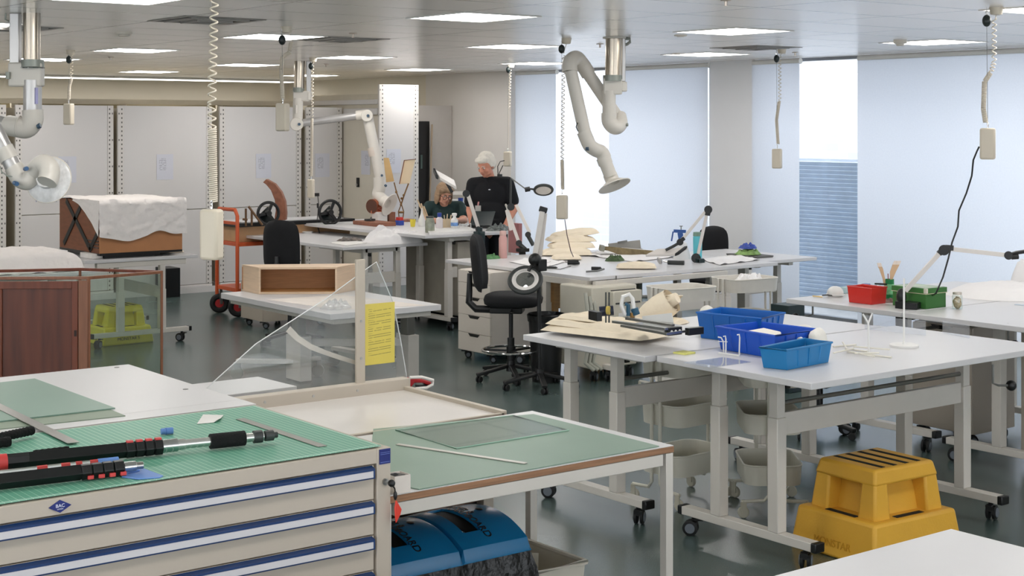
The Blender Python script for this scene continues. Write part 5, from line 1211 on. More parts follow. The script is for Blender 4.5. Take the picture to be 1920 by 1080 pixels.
p = P(1122, 512, BZ); solo('tool_strap', MB().tube([Vector((-.09, .05, .012)), Vector((-.03, -.02, .02)), Vector((.05, -.01, .03)), Vector((.09, .05, .02))], .008, 8), mat('strap_grey', (110, 112, 112), .5), 'grey strap looped round the gadget at the bench corner', 'strap', loc=(p.x, p.y, BZ+.0006))
p = P(1153, 489, BZ); solo('crumpled_glove', heap((0, 0, 0), .10, .07, .06, 31, 1.4), mat('glove_dark_green', (62, 84, 48), .6, var=.4, scale=18), 'crumpled dark green glove in the middle of the long bench', 'glove', loc=(p.x, p.y, BZ+.0006))
p = P(1165, 494, BZ); solo('blue_cloth', heap((0, 0, 0), .14, .08, .012, 33, 1.5), mat('cloth_pale_blue', (104, 150, 196), .8, var=.2), 'pale blue cloth under the crumpled dark green glove', 'cloth', loc=(p.x+.10, p.y-.05, BZ+.0006))
for i, pts in enumerate((((1078, 494), (1040, 490), (1010, 498)), ((1070, 500), (1050, 506), (1020, 502)))):
    solo('thin_cable', MB().tube([P(a, b, BZ)+Vector((0, 0, .005)) for a, b in pts], .003, 6), mat('cable_grey', (70, 64, 62), .5), ('thin cable trailing from the black gadget past the small cushion', 'thin cable trailing toward the magnifier arm along the bench')[i], 'cable')
p = P(1400, 480, BZ); tr = thing('dark_tray', 'dark flat tray on the white table by the grey column', 'tray', (p.x, p.y, BZ+.0006), -.05)
MB().b2(-.10, .10, -.24, .16, 0, .012).tube([(-.10, -.24, .012), (.10, -.24, .012), (.10, .16, .012), (-.10, .16, .012)], .006, 6, closed=True).build('tray_body', mat('tray_grey', (92, 92, 90), .5), tr)
solo('crumpled_glove', heap((0, 0, 0), .13, .11, .055, 41, 1.4), mat('glove_lime', (124, 156, 88), .6, var=.3, scale=20), 'crumpled lime green glove on the dark tray', 'glove', loc=(p.x, p.y-.02, BZ+.0195))
solo('crumpled_glove', heap((0, 0, 0), .09, .08, .05, 43, 1.4), mat('glove_blue', (52, 76, 160), .6, var=.3, scale=20), 'crumpled blue glove lying on top of the lime green one', 'glove', loc=(p.x+.01, p.y-.01, BZ+.072))
# carts, equipment and boxes under the long bench
c1 = P(1277, 537, .80); cart('white cart in front of the long bench, the emptier of the pair', c1.x, c1.y, -.15, (.12, .42, .70), W_=.34, L_=.46, depth=.10, m=mat('cart_white', (216, 212, 204), .4))
c2 = P(1396, 520, .81); cart('white cart holding a crumpled white bag, right of the emptier cart', c2.x, c2.y, -.1, (.14, .44, .71), W_=.34, L_=.46, depth=.10, m=mat('cart_white', (216, 212, 204), .4))
solo('white_bag', heap((0, 0, 0), .16, .12, .16, 51, .8), tissue, 'crumpled white bag with red print in the right white cart', 'bag', loc=(c2.x+.05, c2.y, .7145))
solo('red_print_packet', MB().box((0, 0, .03), (.10, .05, .06), .4), mat('packet_red_white', (214, 178, 172), .6, var=.2, scale=30), 'small packet with red print at the left of the white bag', 'packet', loc=(c2.x-.13, c2.y-.06, .7145), bevel=.003)
ebx = P(1128, 712, 0); eq = thing('fume_unit', 'cream wheeled filter unit with hoses and a dark sloping panel, under the long bench', 'equipment', (ebx.x+.10, ebx.y+.14, 0))
MB().b2(-.25, .22, -.20, .20, .10, .74).build('cabinet', mat('unit_cream', (204, 199, 184), .42, var=.02), eq, .012)
MB().b2(-.08, .22, -.26, -.19, .42, .70).build('front_module', mat('unit_cream', (204, 199, 184)), eq, .006)
MB().slab([(-.06, -.262, .60), (.20, -.262, .60), (.20, -.20, .705), (-.06, -.20, .705)], (0, -.004, .003)).build('dark_panel', black_plastic, eq, .002)
MB().b2(-.03, .17, -.264, -.259, .50, .53).build('label_plate', white_pl, eq)
for i, x in enumerate((-.30, -.26, -.22)):
    MB().tube([(x, -.18, .70-.03*i), (x-.01, -.21, .6), (x+.01, -.22, .35), (x-.02, -.2, .16), (x+.05, -.22, .10)], .016, 8).build('hose', mat('hose_grey', (176, 176, 164), .5), eq)
for sx in (-.2, .17):
    for sy in (-.16, .16): caster(eq, sx, sy, .10, rz=.6)
wbn = P(1024, 714, 0); wb_ = thing('waste_bin', 'black waste bin with a black liner behind the draughting chair', 'bin', (wbn.x, wbn.y, 0))
MB().lathe([(.11, 0), (.14, .50), (.135, .50), (.108, .01)], seg=28).build('bin_body', black_plastic, wb_)
MB().lathe([(.146, .47), (.152, .52), (.142, .53), (.138, .49)], seg=28).build('liner', liner, wb_)
p = P(1238, 600, 0)
solo('wooden_crate', MB().b2(8.15, 8.75, 10.05, 10.4, .42, .74).b2(8.15, 8.2, 10.05, 10.4, 0, .42).b2(8.7, 8.75, 10.05, 10.4, 0, .42), mat('plywood_tan', (204, 158, 106), .6, var=.12, stretch=(1, 1, 8)), 'tan plywood box under the far side of the long bench', 'box')
solo('grey_partition', MB().b2(9.0, 9.04, 9.9, 10.5, 0, .74), mat('panel_grey_green', (112, 118, 106), .6), 'grey-green panel standing under the right end of the long bench', 'panel')
solo('teal_box', MB().b2(7.95, 8.45, 10.62, 10.95, 0, .70), mat('deep_teal', (28, 82, 104), .45), 'deep teal box behind the white drawer pedestal', 'box', bevel=.004)
kb = P(1474, 640, 0); kc = thing('dark_cabinet', 'dark green steel cabinet by the window table, its crank handle in front', 'cabinet', (8.53, 7.72, 0))
MB().b2(-.09, .09, -.09, .09, .0, .655).build('cabinet_body', mat('cabinet_dark_green', (26, 44, 46), .45), kc, .004)
MB().cyl((-.094, .0, .55), (-.090, 0, .55), .03, seg=12).build('lock', steel, kc)

# ================================================================== CHAIRS
def office_chair(label, x, y, fwd, seat_z=.48, back_top=1.0, ring=0, w=.44, d=.44, back_w=.40, arms=False, grp='black upholstered work chairs', tilt=.12, back_lo=None):
    a = atan2(fwd[1], fwd[0])-pi/2; t = thing('work_chair', label, 'chair', (x, y, 0), a, grp)
    star_base(t, 5, .30, .09, .3)
    MB().cyl((0, 0, .12), (0, 0, .33), .028, seg=16).cyl((0, 0, .33), (0, 0, seat_z-.09), .017, seg=14).build('gas_lift', black_plastic, t)
    MB().box((0, -.03, seat_z-.085), (.20, .26, .05)).build('mechanism', black_plastic, t, .01)
    s = MB(); nu = 28; vs = []; fs = []
    prof = [(.0, -.055), (.80, -.055), (.97, -.035), (1.0, .0), (.96, .028), (.80, .042), (.4, .048), (0, .046)]
    for r, z in prof:
        for k in range(nu):
            t_ = 2*pi*k/nu; cx_, sx_ = cos(t_), sin(t_); q = (abs(cx_)**3.2+abs(sx_)**3.2)**(-1/3.2)
            vs.append((cx_*q*r*w/2, sx_*q*r*d/2+.02, seat_z+z-(.02*max(0, sx_)**3 if z > 0 else 0)))
    for i in range(len(prof)-1):
        for k in range(nu): k2 = (k+1) % nu; fs.append((i*nu+k, i*nu+k2, (i+1)*nu+k2, (i+1)*nu+k))
    s.add(vs, fs).build('seat', black_fabric, t, ang=60)
    blo = back_lo if back_lo else seat_z+.13; bh = back_top-blo; vs = []; fs = []; y0 = -d/2-.03
    m_ = 12
    for side in (0, 1):
        for j in range(m_+1):
            v_ = j/m_
            for k in range(m_+1):
                u_ = k/m_*2-1; vv = v_*2-1
                sq = u_*sqrt(max(0, 1-.42*vv**6)); ed = max(0, 1-abs(u_)**4)*max(0, 1-abs(vv)**4)
                yy = y0-tilt*bh*v_+(.045*ed**.5+.05*u_*u_ if side == 0 else -.030*ed**.5+.05*u_*u_)
                vs.append((sq*back_w/2*(1-.10*vv*abs(vv) if vv > 0 else 1), yy, blo+bh*v_-.02*u_*u_*(vv > 0)*vv))
    o = (m_+1)**2
    for j in range(m_):
        for k in range(m_):
            q = j*(m_+1)+k; f_ = (q, q+1, q+m_+2, q+m_+1); fs.append(f_[::-1]); fs.append(tuple(o+i for i in f_))
    rimi = [k for k in range(m_)]+[m_+j*(m_+1) for j in range(m_)]+[m_*(m_+1)+k for k in range(m_, 0, -1)]+[j*(m_+1) for j in range(m_, 0, -1)]
    for i in range(len(rimi)): q, r_ = rimi[i], rimi[(i+1) % len(rimi)]; fs.append((q, r_, o+r_, o+q))
    MB().add(vs, fs).build('backrest', black_fabric, t, ang=60)
    MB().tube([(0, -.10, seat_z-.09), (0, y0-.02, seat_z-.085), (0, y0-.075, seat_z-.03), (0, y0-.07, blo), (0, y0-.055-tilt*bh*.3, blo+bh*.3)], [.03, .03, .028, .024, .02], 10).build('back_stem', black_plastic, t)
    MB().tube([(.10, .02, seat_z-.08), (.20, .03, seat_z-.085)], .009, 8).ball((.215, .03, seat_z-.085), (.025, .018, .012), 10, 6).build('lever', black_plastic, t)
    if ring:
        r = MB().torus((0, 0, ring), .225, .011, seg=44).build('foot_ring', chrome, t)
        for k in range(3):
            a_ = k*2*pi/3+.4; MB().bar((cos(a_)*.03, sin(a_)*.03, ring-.005), (cos(a_)*.22, sin(a_)*.22, ring-.005), .03, .014).build('ring_spoke', black_plastic, r)
        MB().cyl((0, 0, ring-.03), (0, 0, ring+.03), .036, seg=16).build('ring_hub', black_plastic, t)
    return t
cb = P(958, 712, 0)
office_chair('tall black draughting chair with a chrome foot ring in front of the white drawer pedestal', cb.x, cb.y, (RT.x*.97-FW.x*.12, RT.y*.97-FW.y*.12), .64, 1.145, ring=.235, w=.46, d=.46, back_w=.42, tilt=.10, back_lo=.70)
p = D(545, 540, 13.7); office_chair('black work chair seen from behind, in front of the table with the crumpled sheet', p.x, p.y, (FW.x*.9+RT.x*.25, FW.y*.9+RT.y*.25), .56, 1.155, w=.44, d=.42, back_w=.36, tilt=.05)
p = D(1334, 540, 14.6); office_chair('black work chair against the window side of the long bench, by the teal bottle', p.x, p.y, (-FW.x*.9-RT.x*.2, -FW.y*.9-RT.y*.2), .50, 1.01, w=.42, d=.40, back_w=.30, tilt=.08)
p = P(1535, 812, 0); office_chair('black work chair pushed in behind the blue-bin table, only its lower half showing', p.x, p.y, (-.9, -.3), .42, .62, w=.44, d=.42, back_w=.36)

# ================================================================== LOW TABLE with the wooden box (z = .65)
HZ = .65
a, b, c = P(415, 549, HZ), P(622, 590, HZ), P(823, 570, HZ)
hx0, hx1, hy0, hy1 = (a.x+b.x)/2, c.x, (b.y+c.y)/2, a.y
ht = thing('lift_table', 'white lift table carrying the open wooden box, behind the guillotine', 'table', ((hx0+hx1)/2, (hy0+hy1)/2, 0))
hc = Vector(((hx0+hx1)/2, (hy0+hy1)/2, 0)); wx, wy = (hx1-hx0)/2, (hy1-hy0)/2
MB().b2(-wx, wx, -wy, wy, HZ-.045, HZ).build('tabletop', white_top, ht, .004)
MB().b2(-wx+.06, wx-.06, -wy+.05, wy-.05, HZ-.085, HZ-.045).build('top_frame', steel_white, ht, .003)
for i, (px, py, W2) in enumerate(((560, 714, .115), (764, 712, .09))):
    q = P(px, py, 0)-hc
    l = MB().b2(q.x-.05, q.x+.05, q.y-W2, q.y+W2, .012, .36).build('lift_column', steel_white, ht, .004)
    MB().b2(q.x-.035, q.x+.035, q.y-.05, q.y+.05, .36, HZ-.08).build('inner_column', grey_steel, l, .003)
    for qx, qy in (((444, 712), (596, 706)) if i == 0 else ((815, 665), (735, 690))):
        e = P(qx, qy, 0)-hc
        e = Vector((max(-wx+.05, min(wx-.05, e.x)) if i else e.x, e.y, 0))
        MB().bar((q.x, q.y, .15), (e.x, e.y, .15), .07, .03).build('foot_arm', steel_white, l, .003)
        w = MB().lathe([(.042, -.016), (.05, -.012), (.05, .012), (.042, .016)], (e.x, e.y, .05), 22, axis=(FW.x, FW.y, 0)).bar((e.x, e.y, .09), (e.x, e.y, .138), .05, .04).build('caster', mat('grey_caster', (150, 150, 144), .4), l, .002)
q = P(633, 606, .60)-hc
ck = MB().tube([(-wx+.30, -wy+.02, HZ-.09), (-wx+.30, -wy-.02, HZ-.10), (-wx+.33, -wy-.04, HZ-.16)], .006, 8).build('crank', grey_steel, ht)
MB().ball((-wx+.27, -wy-.045, HZ-.17), .027, 14, 10).build('crank_knob', dark_grey, ck)
MB().bar((P(560, 714, 0)-hc)+Vector((0, 0, .30)), (P(764, 712, 0)-hc)+Vector((0, 0, .30)), .03, .06).build('crossbar', steel_white, ht, .003)
# wooden box
f0, f1, b1, b0 = P(485, 552, HZ), P(632, 551, HZ), P(672, 543, HZ), P(454, 545.5, HZ)
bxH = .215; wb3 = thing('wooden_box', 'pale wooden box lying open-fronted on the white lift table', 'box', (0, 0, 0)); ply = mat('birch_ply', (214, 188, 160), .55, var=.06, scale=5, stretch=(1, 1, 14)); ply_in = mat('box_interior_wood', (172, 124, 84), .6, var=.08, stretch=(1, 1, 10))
z0 = HZ+.0008
def quad(pts, off, m, nm, par, bev=.001): return MB().slab(pts, off).build(nm, m, par, bev)
up = Vector((0, 0, bxH)); T_ = .016
ctr = (f0+f1+b0+b1)/4
def ins(p, k=.012): return p+(ctr-p).normalized()*k
MB().prism([(p.x, p.y) for p in (f0, f1, b1, b0)], z0, z0+T_).build('floor_panel', ply, wb3, .001)
MB().prism([(p.x, p.y) for p in (f0, f1, b1, b0)], z0+bxH-T_, z0+bxH).build('top_panel', ply, wb3, .001)
for p, q, nm in ((f0, b0, 'left_panel'), (f1, b1, 'right_panel'), (b0, b1, 'back_panel')):
    n = (ctr-(p+q)/2); n.z = 0; n.normalize()
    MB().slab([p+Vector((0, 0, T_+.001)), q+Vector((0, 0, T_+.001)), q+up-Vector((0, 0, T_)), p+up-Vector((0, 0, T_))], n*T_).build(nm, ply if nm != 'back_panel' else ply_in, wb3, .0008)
MB().slab([f0*.93+f1*.07+Vector((0, 0, T_+.002)), f1*.98+f0*.02+Vector((0, 0, T_+.002)), b1*.93+b0*.07+Vector((0, 0, T_+.002)), b0*.95+b1*.05+Vector((0, 0, T_+.002))], (0, 0, .002)).build('lining', mat('lining_ochre', (196, 148, 96), .6), wb3)
pf = P(628, 583, HZ); solo('plastic_wrap', heap((0, 0, 0), .12, .10, .07, 61, 1.3), clear('plastic_film', (.95, .96, .97), .3, haze=.45), 'crumpled clear plastic wrap at the front corner of the lift table', 'plastic', loc=(pf.x+.09, pf.y+.13, HZ+.0006))
flat_prism('paper_sheet', [P(500, 562, HZ), P(640, 553, HZ), P(800, 573, HZ), P(640, 581, HZ)], .0012, mat('paper_cream', (226, 218, 210), .7), 'large pale paper sheet spread on the lift table in front of the wooden box', 'paper', z=HZ+.0004)
# white drawer pedestal and brown box under it, seen left of the screen
p = P(505, 618, 0); pedestal('white low pedestal on castors behind the lift table', p.x-.05, p.x+.38, p.y+.05, p.y+.50, .44, drawers=2)

# ================================================================== TABLE with crumpled sheet (F), the tall work table (G)
FZ = .85
a, b, c = P(455, 441, FZ), P(643, 463, FZ), P(806, 455, FZ)
fx0, fx1, fy0, fy1 = (a.x+b.x)/2, c.x, (b.y+c.y)/2, a.y
tleg_table('adjustable_table', 'white table with the large crumpled white sheet, behind the wooden box', fx0, fx1, fy0, fy1, FZ, (fx0+.30, fx1-.30), (fy0+.05, fy0+.95), (fy0+.10, fy0+.62), group='white height-adjustable tables', low=.56, rod=False)
GZ = .95
a, b, c = P(602, 421, GZ), P(790, 442, GZ), P(966, 433, GZ)
gx0_, gx1_, gy0_, gy1_ = (a.x+b.x)/2, c.x, (b.y+c.y)/2, a.y+.55
tleg_table('adjustable_table', 'tall white table the two people work at', gx0_, gx1_, gy0_, gy1_, GZ, (gx0_+.36, gx1_-.40), (gy0_+.04, gy0_+1.2), (gy0_+.12, gy0_+.62), group='white height-adjustable tables', low=.60, rod=False)
p = P(738, 454, FZ); solo('crumpled_sheet', heap((0, 0, 0), .29, .20, .17, 71, 1.3, -.75), tissue, 'large crumpled white sheet heaped on the table', 'sheet', loc=(p.x, p.y, FZ+.0006))
p = P(655, 452, FZ); solo('cable_coil', heap((0, 0, 0), .14, .09, .04, 73, 1.8), mat('cable_mix', (96, 88, 82), .6, var=.7, scale=30), 'tangle of dark cables and fittings left of the crumpled sheet', 'cables', loc=(p.x, p.y, FZ+.006))
flat_prism('paper_sheet', [P(620, 456, FZ), P(655, 450, FZ), P(688, 456, FZ), P(650, 461, FZ)], .004, mat('paper_white', (226, 224, 220)), 'papers lying under the tangle of cables', 'paper', z=FZ+.0006)
p = P(577, 437, FZ); solo('small_dish', MB().lathe([(.05, 0), (.06, .015), (.056, .015), (.04, .003)], seg=20), white_pl, 'small white dish at the back of the table behind the black work chair', 'dish', loc=(p.x, p.y, FZ+.0006))
p = P(477, 439, FZ); solo('small_dish', MB().lathe([(.05, 0), (.06, .03), (.056, .03), (.04, .003)], seg=20), white_pl, 'small white dish at the left end of the table, above the orange trolley rail', 'dish', loc=(p.x+.02, p.y, FZ+.0006))
# things on the tall table
def g_(px, py): return P(px, py, GZ)
wood = mat('walnut_wood', (140, 92, 72), .55, var=.15, stretch=(1, 8, 1)); pinkwood = mat('pinkish_wood', (176, 126, 106), .55, var=.1, stretch=(8, 1, 1))
p = g_(676, 422); bk_ = thing('wooden_board', 'thick brown wooden block board with a small metal fitting on the tall table', 'board', (p.x, p.y-.30, GZ+.0006), -.05)
MB().b2(-.02, .22, -.04, .46, 0, .04).build('block', wood, bk_, .002)
MB().tube([(.05, .2, .05), (.08, .24, .08), (.1, .3, .05)], .008, 8).box((.07, .25, .055), (.10, .06, .02)).build('fitting', dark_grey, bk_)
p = g_(712, 419); wbx = thing('white_block', 'white square block standing below the copper cylinder on the tall table', 'block', (p.x, p.y, GZ+.0006))
MB().b2(-.06, .06, -.06, .06, 0, .125).build('block', white_pl, wbx, .003)
cyd = p.xy.dot(FW.xy)+.03; cy_ = thing('copper_cylinder', 'copper cylinder lying on its side on the white block', 'cylinder', (0, 0, 0)); copper = mat('copper', (190, 116, 88), .25, .85, var=.05)
q0_, q1_ = D(697, 387, cyd-.05), D(718, 384, cyd+.12)
MB().cyl(q0_, q1_, .078, seg=28).build('drum', copper, cy_); MB().cyl(q0_-(q1_-q0_).normalized()*.003, q0_, .070, seg=28).build('end_disc', mat('copper_dark', (104, 72, 60), .5, .4), cy_)
MB().bar(D(696, 397, cyd), D(716, 398, cyd), .10, .03).build('cradle', copper, cy_, .002)
p = g_(731, 418); solo('brown_block', MB().b2(-.04, .04, -.05, .05, 0, .12), wood, 'brown block beside the white block under the extraction hood', 'block', loc=(p.x, p.y, GZ+.0006), bevel=.003)
p = g_(748, 416); solo('pink_wood_base', MB().b2(-.14, .16, -.06, .06, 0, .03), pinkwood, 'long pinkish wooden base behind the crumpled sheet, carrying the two tan boards', 'board', loc=(p.x, p.y, GZ+.0006), bevel=.003)
sd = g_(752, 414).xy.dot(FW.xy); stand = thing('framed_board_stand', 'brass jointed stand holding two slanting tan boards', 'stand', (0, 0, 0)); tanb = mat('tan_board', (226, 190, 134), .5, var=.05); brass2 = mat('aged_brass', (138, 104, 66), .4, .8, var=.2)
MB().slab([D(719, 296, sd), D(729, 296, sd), D(739, 340, sd+.05), D(724, 342, sd+.05)], FW*.02).build('board', tanb, stand, .002)
b2_ = MB().slab([D(758, 300, sd), D(779, 298, sd+.15), D(768, 344, sd+.15), D(749, 345, sd)], FW*.015).build('board', mat('light_tan_board', (242, 214, 170), .45, var=.03), stand, .002)
MB().tube([D(758, 301, sd-.012), D(749, 345, sd-.012)], .006, 6).tube([D(758, 300.5, sd-.012), D(779, 298.5, sd+.14)], .004, 6).build('frame_edge', mat('frame_brown', (134, 84, 58), .5), b2_)
MB().tube([D(739, 342, sd), D(744, 362, sd), D(753, 385, sd)], .007, 8).tube([D(766, 344, sd), D(758, 365, sd), D(752, 384, sd)], .008, 8).build('jointed_arm', brass2, stand)
for a_ in ((743, 360), (757, 366), (752, 384), (753, 372)): MB().ball(D(*a_, sd), .014, 10, 8).build('knuckle', brass2, stand)
MB().tube([D(752, 384, sd), D(747, 397, sd), D(749, 413, sd)], .006, 8).tube([D(753, 384, sd), D(757, 397, sd), D(755, 413, sd)], .006, 8).tube([D(748, 398, sd), D(757, 398, sd)], .012, 8).build('legs', brass2, stand)
# jars and bottles by the seated woman
bottle('plastic_cup', 'yellow plastic cup at the left of the jars on the tall table', 774, 425, GZ, [(.022, 0), (.032, .075), (.029, .075), (.02, .004)], mat('cup_yellow', (226, 206, 70), .4), (), 'cup')
p = g_(781, 428); cbx = thing('lidded_box', 'small blue box with a red lid behind the yellow cup', 'box', (p.x+.12, p.y+.5, GZ+.0006))
MB().b2(-.03, .03, -.04, .04, .0, .05).build('box_body', mat('box_blue', (54, 78, 168), .4), cbx, .003); MB().b2(-.025, .025, -.035, .035, .05, .085).build('lid', mat('lid_red', (196, 52, 46), .4), cbx, .003)
bottle('spray_bottle', 'white pointed bottle behind the glass jar on the tall table', 791, 424, GZ, [(.038, 0), (.038, .06), (.012, .13), (.008, .17), (.005, .19)], white_pl)
p = g_(800, 420); bn = thing('wood_sticks', 'bundle of pale wooden sticks standing in the glass jar', 'sticks', (p.x, p.y, GZ+.10))
for k, (dx_, dz_) in enumerate(((-.10, .16), (-.06, .12), (-.08, .10), (-.03, .09))): MB().tube([(0.01*k, 0, -.06), (RT.x*dx_, RT.y*dx_, dz_)], .008, 6).build('stick', mat('stick_wood', (208, 184, 152), .6), bn)
gj2 = bottle('glass_jar', 'tall glass jar with grey contents on the edge of the tall table', 806, 436, GZ, [(.045, 0), (.047, .01), (.047, .11), (.038, .13), (.038, .145)], mat('jar_grey_green', (140, 144, 126), .15, var=.3, scale=12, spec=.8), (('lid', [(.04, .145), (.04, .16)], dark_grey),), 'jar')
bottle('plastic_bottle', 'white plastic bottle with a blue cap in front of the seated woman', 824, 431, GZ, [(.034, 0), (.035, .01), (.035, .11), (.018, .13)], mat('bottle_pinkish_white', (222, 214, 216), .4), (('cap', [(.02, .13), (.022, .135), (.022, .17), (.018, .172)], mat('cap_blue', (40, 66, 150), .4)),))
p = g_(838, 429); crd = thing('cardboard_box', 'open cardboard box with tools in it in front of the seated woman', 'box', (p.x, p.y, GZ+.0006), .1)
MB().hollow([(-.05, -.05), (.05, -.05), (.05, .05), (-.05, .05)], [(-.05, -.05), (.05, -.05), (.05, .05), (-.05, .05)], .003, 0, .10).build('card_box', mat('cardboard_pale', (206, 186, 156), .7), crd)
MB().tube([(-.02, 0, .02), (-.03, .01, .14)], .005, 6).tube([(0, .01, .02), (.015, .01, .15)], .006, 6).tube([(.02, -.01, .02), (.04, -.02, .14)], .007, 6).build('tools', mat('tool_tan', (214, 196, 170), .5), crd)
bottle('plastic_bottle', 'white spray bottle with a blue printed label right of the cardboard box', 852, 431, GZ, [(.036, 0), (.037, .01), (.037, .10), (.016, .125), (.016, .14)], white_pl, (('trigger_cap', [(.02, .14), (.024, .145), (.026, .165), (.016, .17)], white_pl), ('blue_label', [(.0375, .04), (.0375, .075)], mat('label_blue_white', (110, 150, 206), .4, var=.3, scale=30))))
p = g_(872, 430); wf = thing('wire_holder', 'small white wire holder beside the spray bottle', 'holder', (p.x, p.y, GZ+.0006))
for y in (-.03, .03): MB().tube([(-.05, y, 0), (-.05, y, .06), (0, y, .045), (.05, y, .06), (.05, y, 0)], .004, 6).build('wire', white_pl, wf)
flat_prism('white_tray', [P(805, 440, GZ), P(895, 435, GZ), P(878, 428, GZ), P(800, 432, GZ)], .018, white_pl, 'flat white tray along the front edge of the tall table', 'tray', z=GZ+.0006)
p = g_(907, 428); lt_ = thing('laptop', 'dark laptop open on the tall table in front of the standing man', 'laptop', (p.x+.02, p.y+.06, GZ+.0006), TH-pi/2)
MB().b2(-.15, .15, -.11, .11, 0, .018).build('base', black_plastic, lt_, .004)
MB().slab([(-.13, .05, .018), (.10, .05, .018), (.14, .11, .165), (-.09, .11, .165)], (0, .008, 0)).build('screen', mat('screen_dark', (26, 40, 42), .2), lt_, .003)
p = g_(935, 432); sg = solo('scrap_heap', heap((0, 0, 0), .15, .10, .06, 81, 1.8), mat('scrap_mix', (100, 106, 104), .5, var=.8, scale=35), 'heap of small metal parts and cables right of the laptop', 'parts', loc=(p.x, p.y, GZ+.0006))
wcab = D(862, 300, 17.0); solo('white_cabinet', MB().b2(wcab.x-.18, wcab.x+.18, wcab.y-.2, wcab.y+.2, 0, .96), panel_m, 'white cabinet behind the two people, carrying a bucket and a blue bottle', 'cabinet', bevel=.004)
p = P(866, 420, GZ); wbk = solo('white_bucket', MB().lathe([(.09, 0), (.11, .20), (.105, .20), (.086, .01)], seg=24), white_pl, 'white bucket on the cabinet behind the two people', 'bucket', loc=(wcab.x+.02, wcab.y+.08, .9606))
p = D(862, 384, 16.5)
bb = bottle('blue_bottle', 'blue translucent bottle with a blue cap in front of the white bucket', 862, 404, GZ, [(.06, 0), (.06, .12), (.03, .16), (.025, .19)], mat('blue_water', (120, 156, 190), .2), (('cap', [(.028, .19), (.03, .23)], mat('cap_blue', (40, 66, 150), .4)),)) 
bb.location = (wcab.x-.08, wcab.y-.13, .9606)
p = P(830, 560, 0)
solo('black_bag', MB().b2(8.75, 9.05, 12.2, 12.9, 0, .46), black_fabric, 'black bag standing under the tall table', 'bag', bevel=.03)
solo('white_box', MB().b2(8.5, 8.72, 11.98, 12.9, .14, .86), mat('grey_panel_box', (160, 154, 142), .6), 'pale grey cabinet under the near end of the tall table', 'cabinet', bevel=.004)
solo('green_box', MB().b2(9.15, 9.6, 12.6, 13.1, 0, .62), mat('sage_green', (96, 150, 128), .5, var=.1), 'sage green box on the floor behind the tall table', 'box', bevel=.01)

# ================================================================== ORANGE TROLLEY and its load
orange = mat('trolley_orange', (206, 92, 50), .4, var=.04); red_hub = mat('red_wheel_hub', (168, 36, 40), .4)
tx = thing('hand_trolley', 'orange tubular trolley with black pneumatic wheels and red hubs', 'trolley', (7.75, 14.4, 0)); tyl, tyr, txa, txb = .235, -.235, -.52, .62
for (x, nm) in ((txa, 'push_hoop'),):
    MB().tube([(x, tyl, .2), (x, tyl, 1.06), (x, tyl-.05, 1.12), (x, tyr+.05, 1.12), (x, tyr, 1.06), (x, tyr, .2)], .020, 10).build(nm, orange, tx)
MB().bar((txa, tyl, .98), (txa, tyr, .98), .03, .03).build('hoop_rail', orange, tx)
for z, nm in ((.76, 'upper_deck'), (.28, 'lower_deck')): MB().b2(txa, txb, tyr-.02, tyl+.02, z-.02, z+.02).build(nm, orange, tx, .003)
for x in (txa+.02, txb-.02):
    for y in (tyl-.02, tyr+.02):
        w = MB().torus((x, y, .105), .072, .034, (FW.x*.8, FW.y, 0), 26, 10).build('wheel', rubber, tx)
        MB().lathe([(.055, -.02), (.05, .02)], (x, y, .105), 20, axis=(FW.x*.8, FW.y, 0)).build('wheel_hub', red_hub, w)
        MB().bar((x-.0, y-.045, .10), (x, y-.03, .26), .03, .012).build('fork', grey_steel, w)
solo('blue_box', MB().b2(7.45, 7.62, 14.2, 14.36, .301, .42), mat('box_cobalt', (44, 84, 150), .45), 'small cobalt blue box on the lower deck of the orange trolley', 'box', bevel=.004)
mb_ = thing('press_bed', 'wide tan wooden press bed with a black rim, on the orange trolley', 'press', (7.82, 14.42, .7808))
MB().b2(-.56, .80, -.22, .30, 0, .16).build('wooden_base', mat('press_tan', (194, 154, 114), .55, var=.06), mb_, .003)
MB().b2(-.60, .84, -.26, .34, .16, .20).build('black_rim', black_plastic, mb_, .004)
MB().b2(-.5, .74, -.18, .26, .20, .206).build('bed_sheet', white_top, mb_)
pz = .7808+.207
def handwheel(label, px, py, d, r):
    c = D(px, py, d); t = thing('flywheel', label, 'hand wheel', (c.x, c.y, pz)); o = Vector((c.x, c.y, pz))
    ax = (FW*.75-RT*.45).normalized(); cc = D(px+7, py, d)-o
    w = MB().torus(cc, r, .016, ax, 40, 10).build('wheel_rim', black_plastic, t)
    u, v_ = frame(ax)
    for k in range(3):
        a = 2*pi*k/3+.9; MB().bar(cc, cc+(u*cos(a)+v_*sin(a))*r, .03, .014, up=ax).build('spoke', black_plastic, w)
    MB().cyl(cc-ax*.03, cc+ax*.05, .03, seg=14).build('hub', black_plastic, w)
    MB().slab([Vector((-.10, -.03, 0)), Vector((.13, -.03, 0)), cc+Vector((.06, 0, -.06))+ax*.06, cc+Vector((.02, 0, .07))+ax*.06, cc+Vector((-.09, 0, -.02))+ax*.06], (FW*.07)).build('bracket', mat('bracket_black', (20, 28, 28), .35), t, .008)
handwheel('black hand wheel on a black bracket left of the curved wooden segment', 496, 400, 15.7, .115)
handwheel('black hand wheel on a black bracket in front of the narrow white panel', 612, 398, 16.0, .125)
cwd = 15.9; cw = thing('curved_segment', 'tall curved brown wooden segment standing on the press bed', 'wooden segment', (0, 0, 0))
outer = [(493, 342), (499, 336), (515, 345), (527, 360), (534, 378), (536, 400), (535, 413)]; inner = [(514, 413), (517, 395), (515, 375), (508, 357), (499, 346)]
MB().slab([D(a, b, cwd) for a, b in outer+inner], FW*.12).build('segment', mat('segment_wood', (138, 88, 66), .6, var=.2, scale=20), cw, .004)
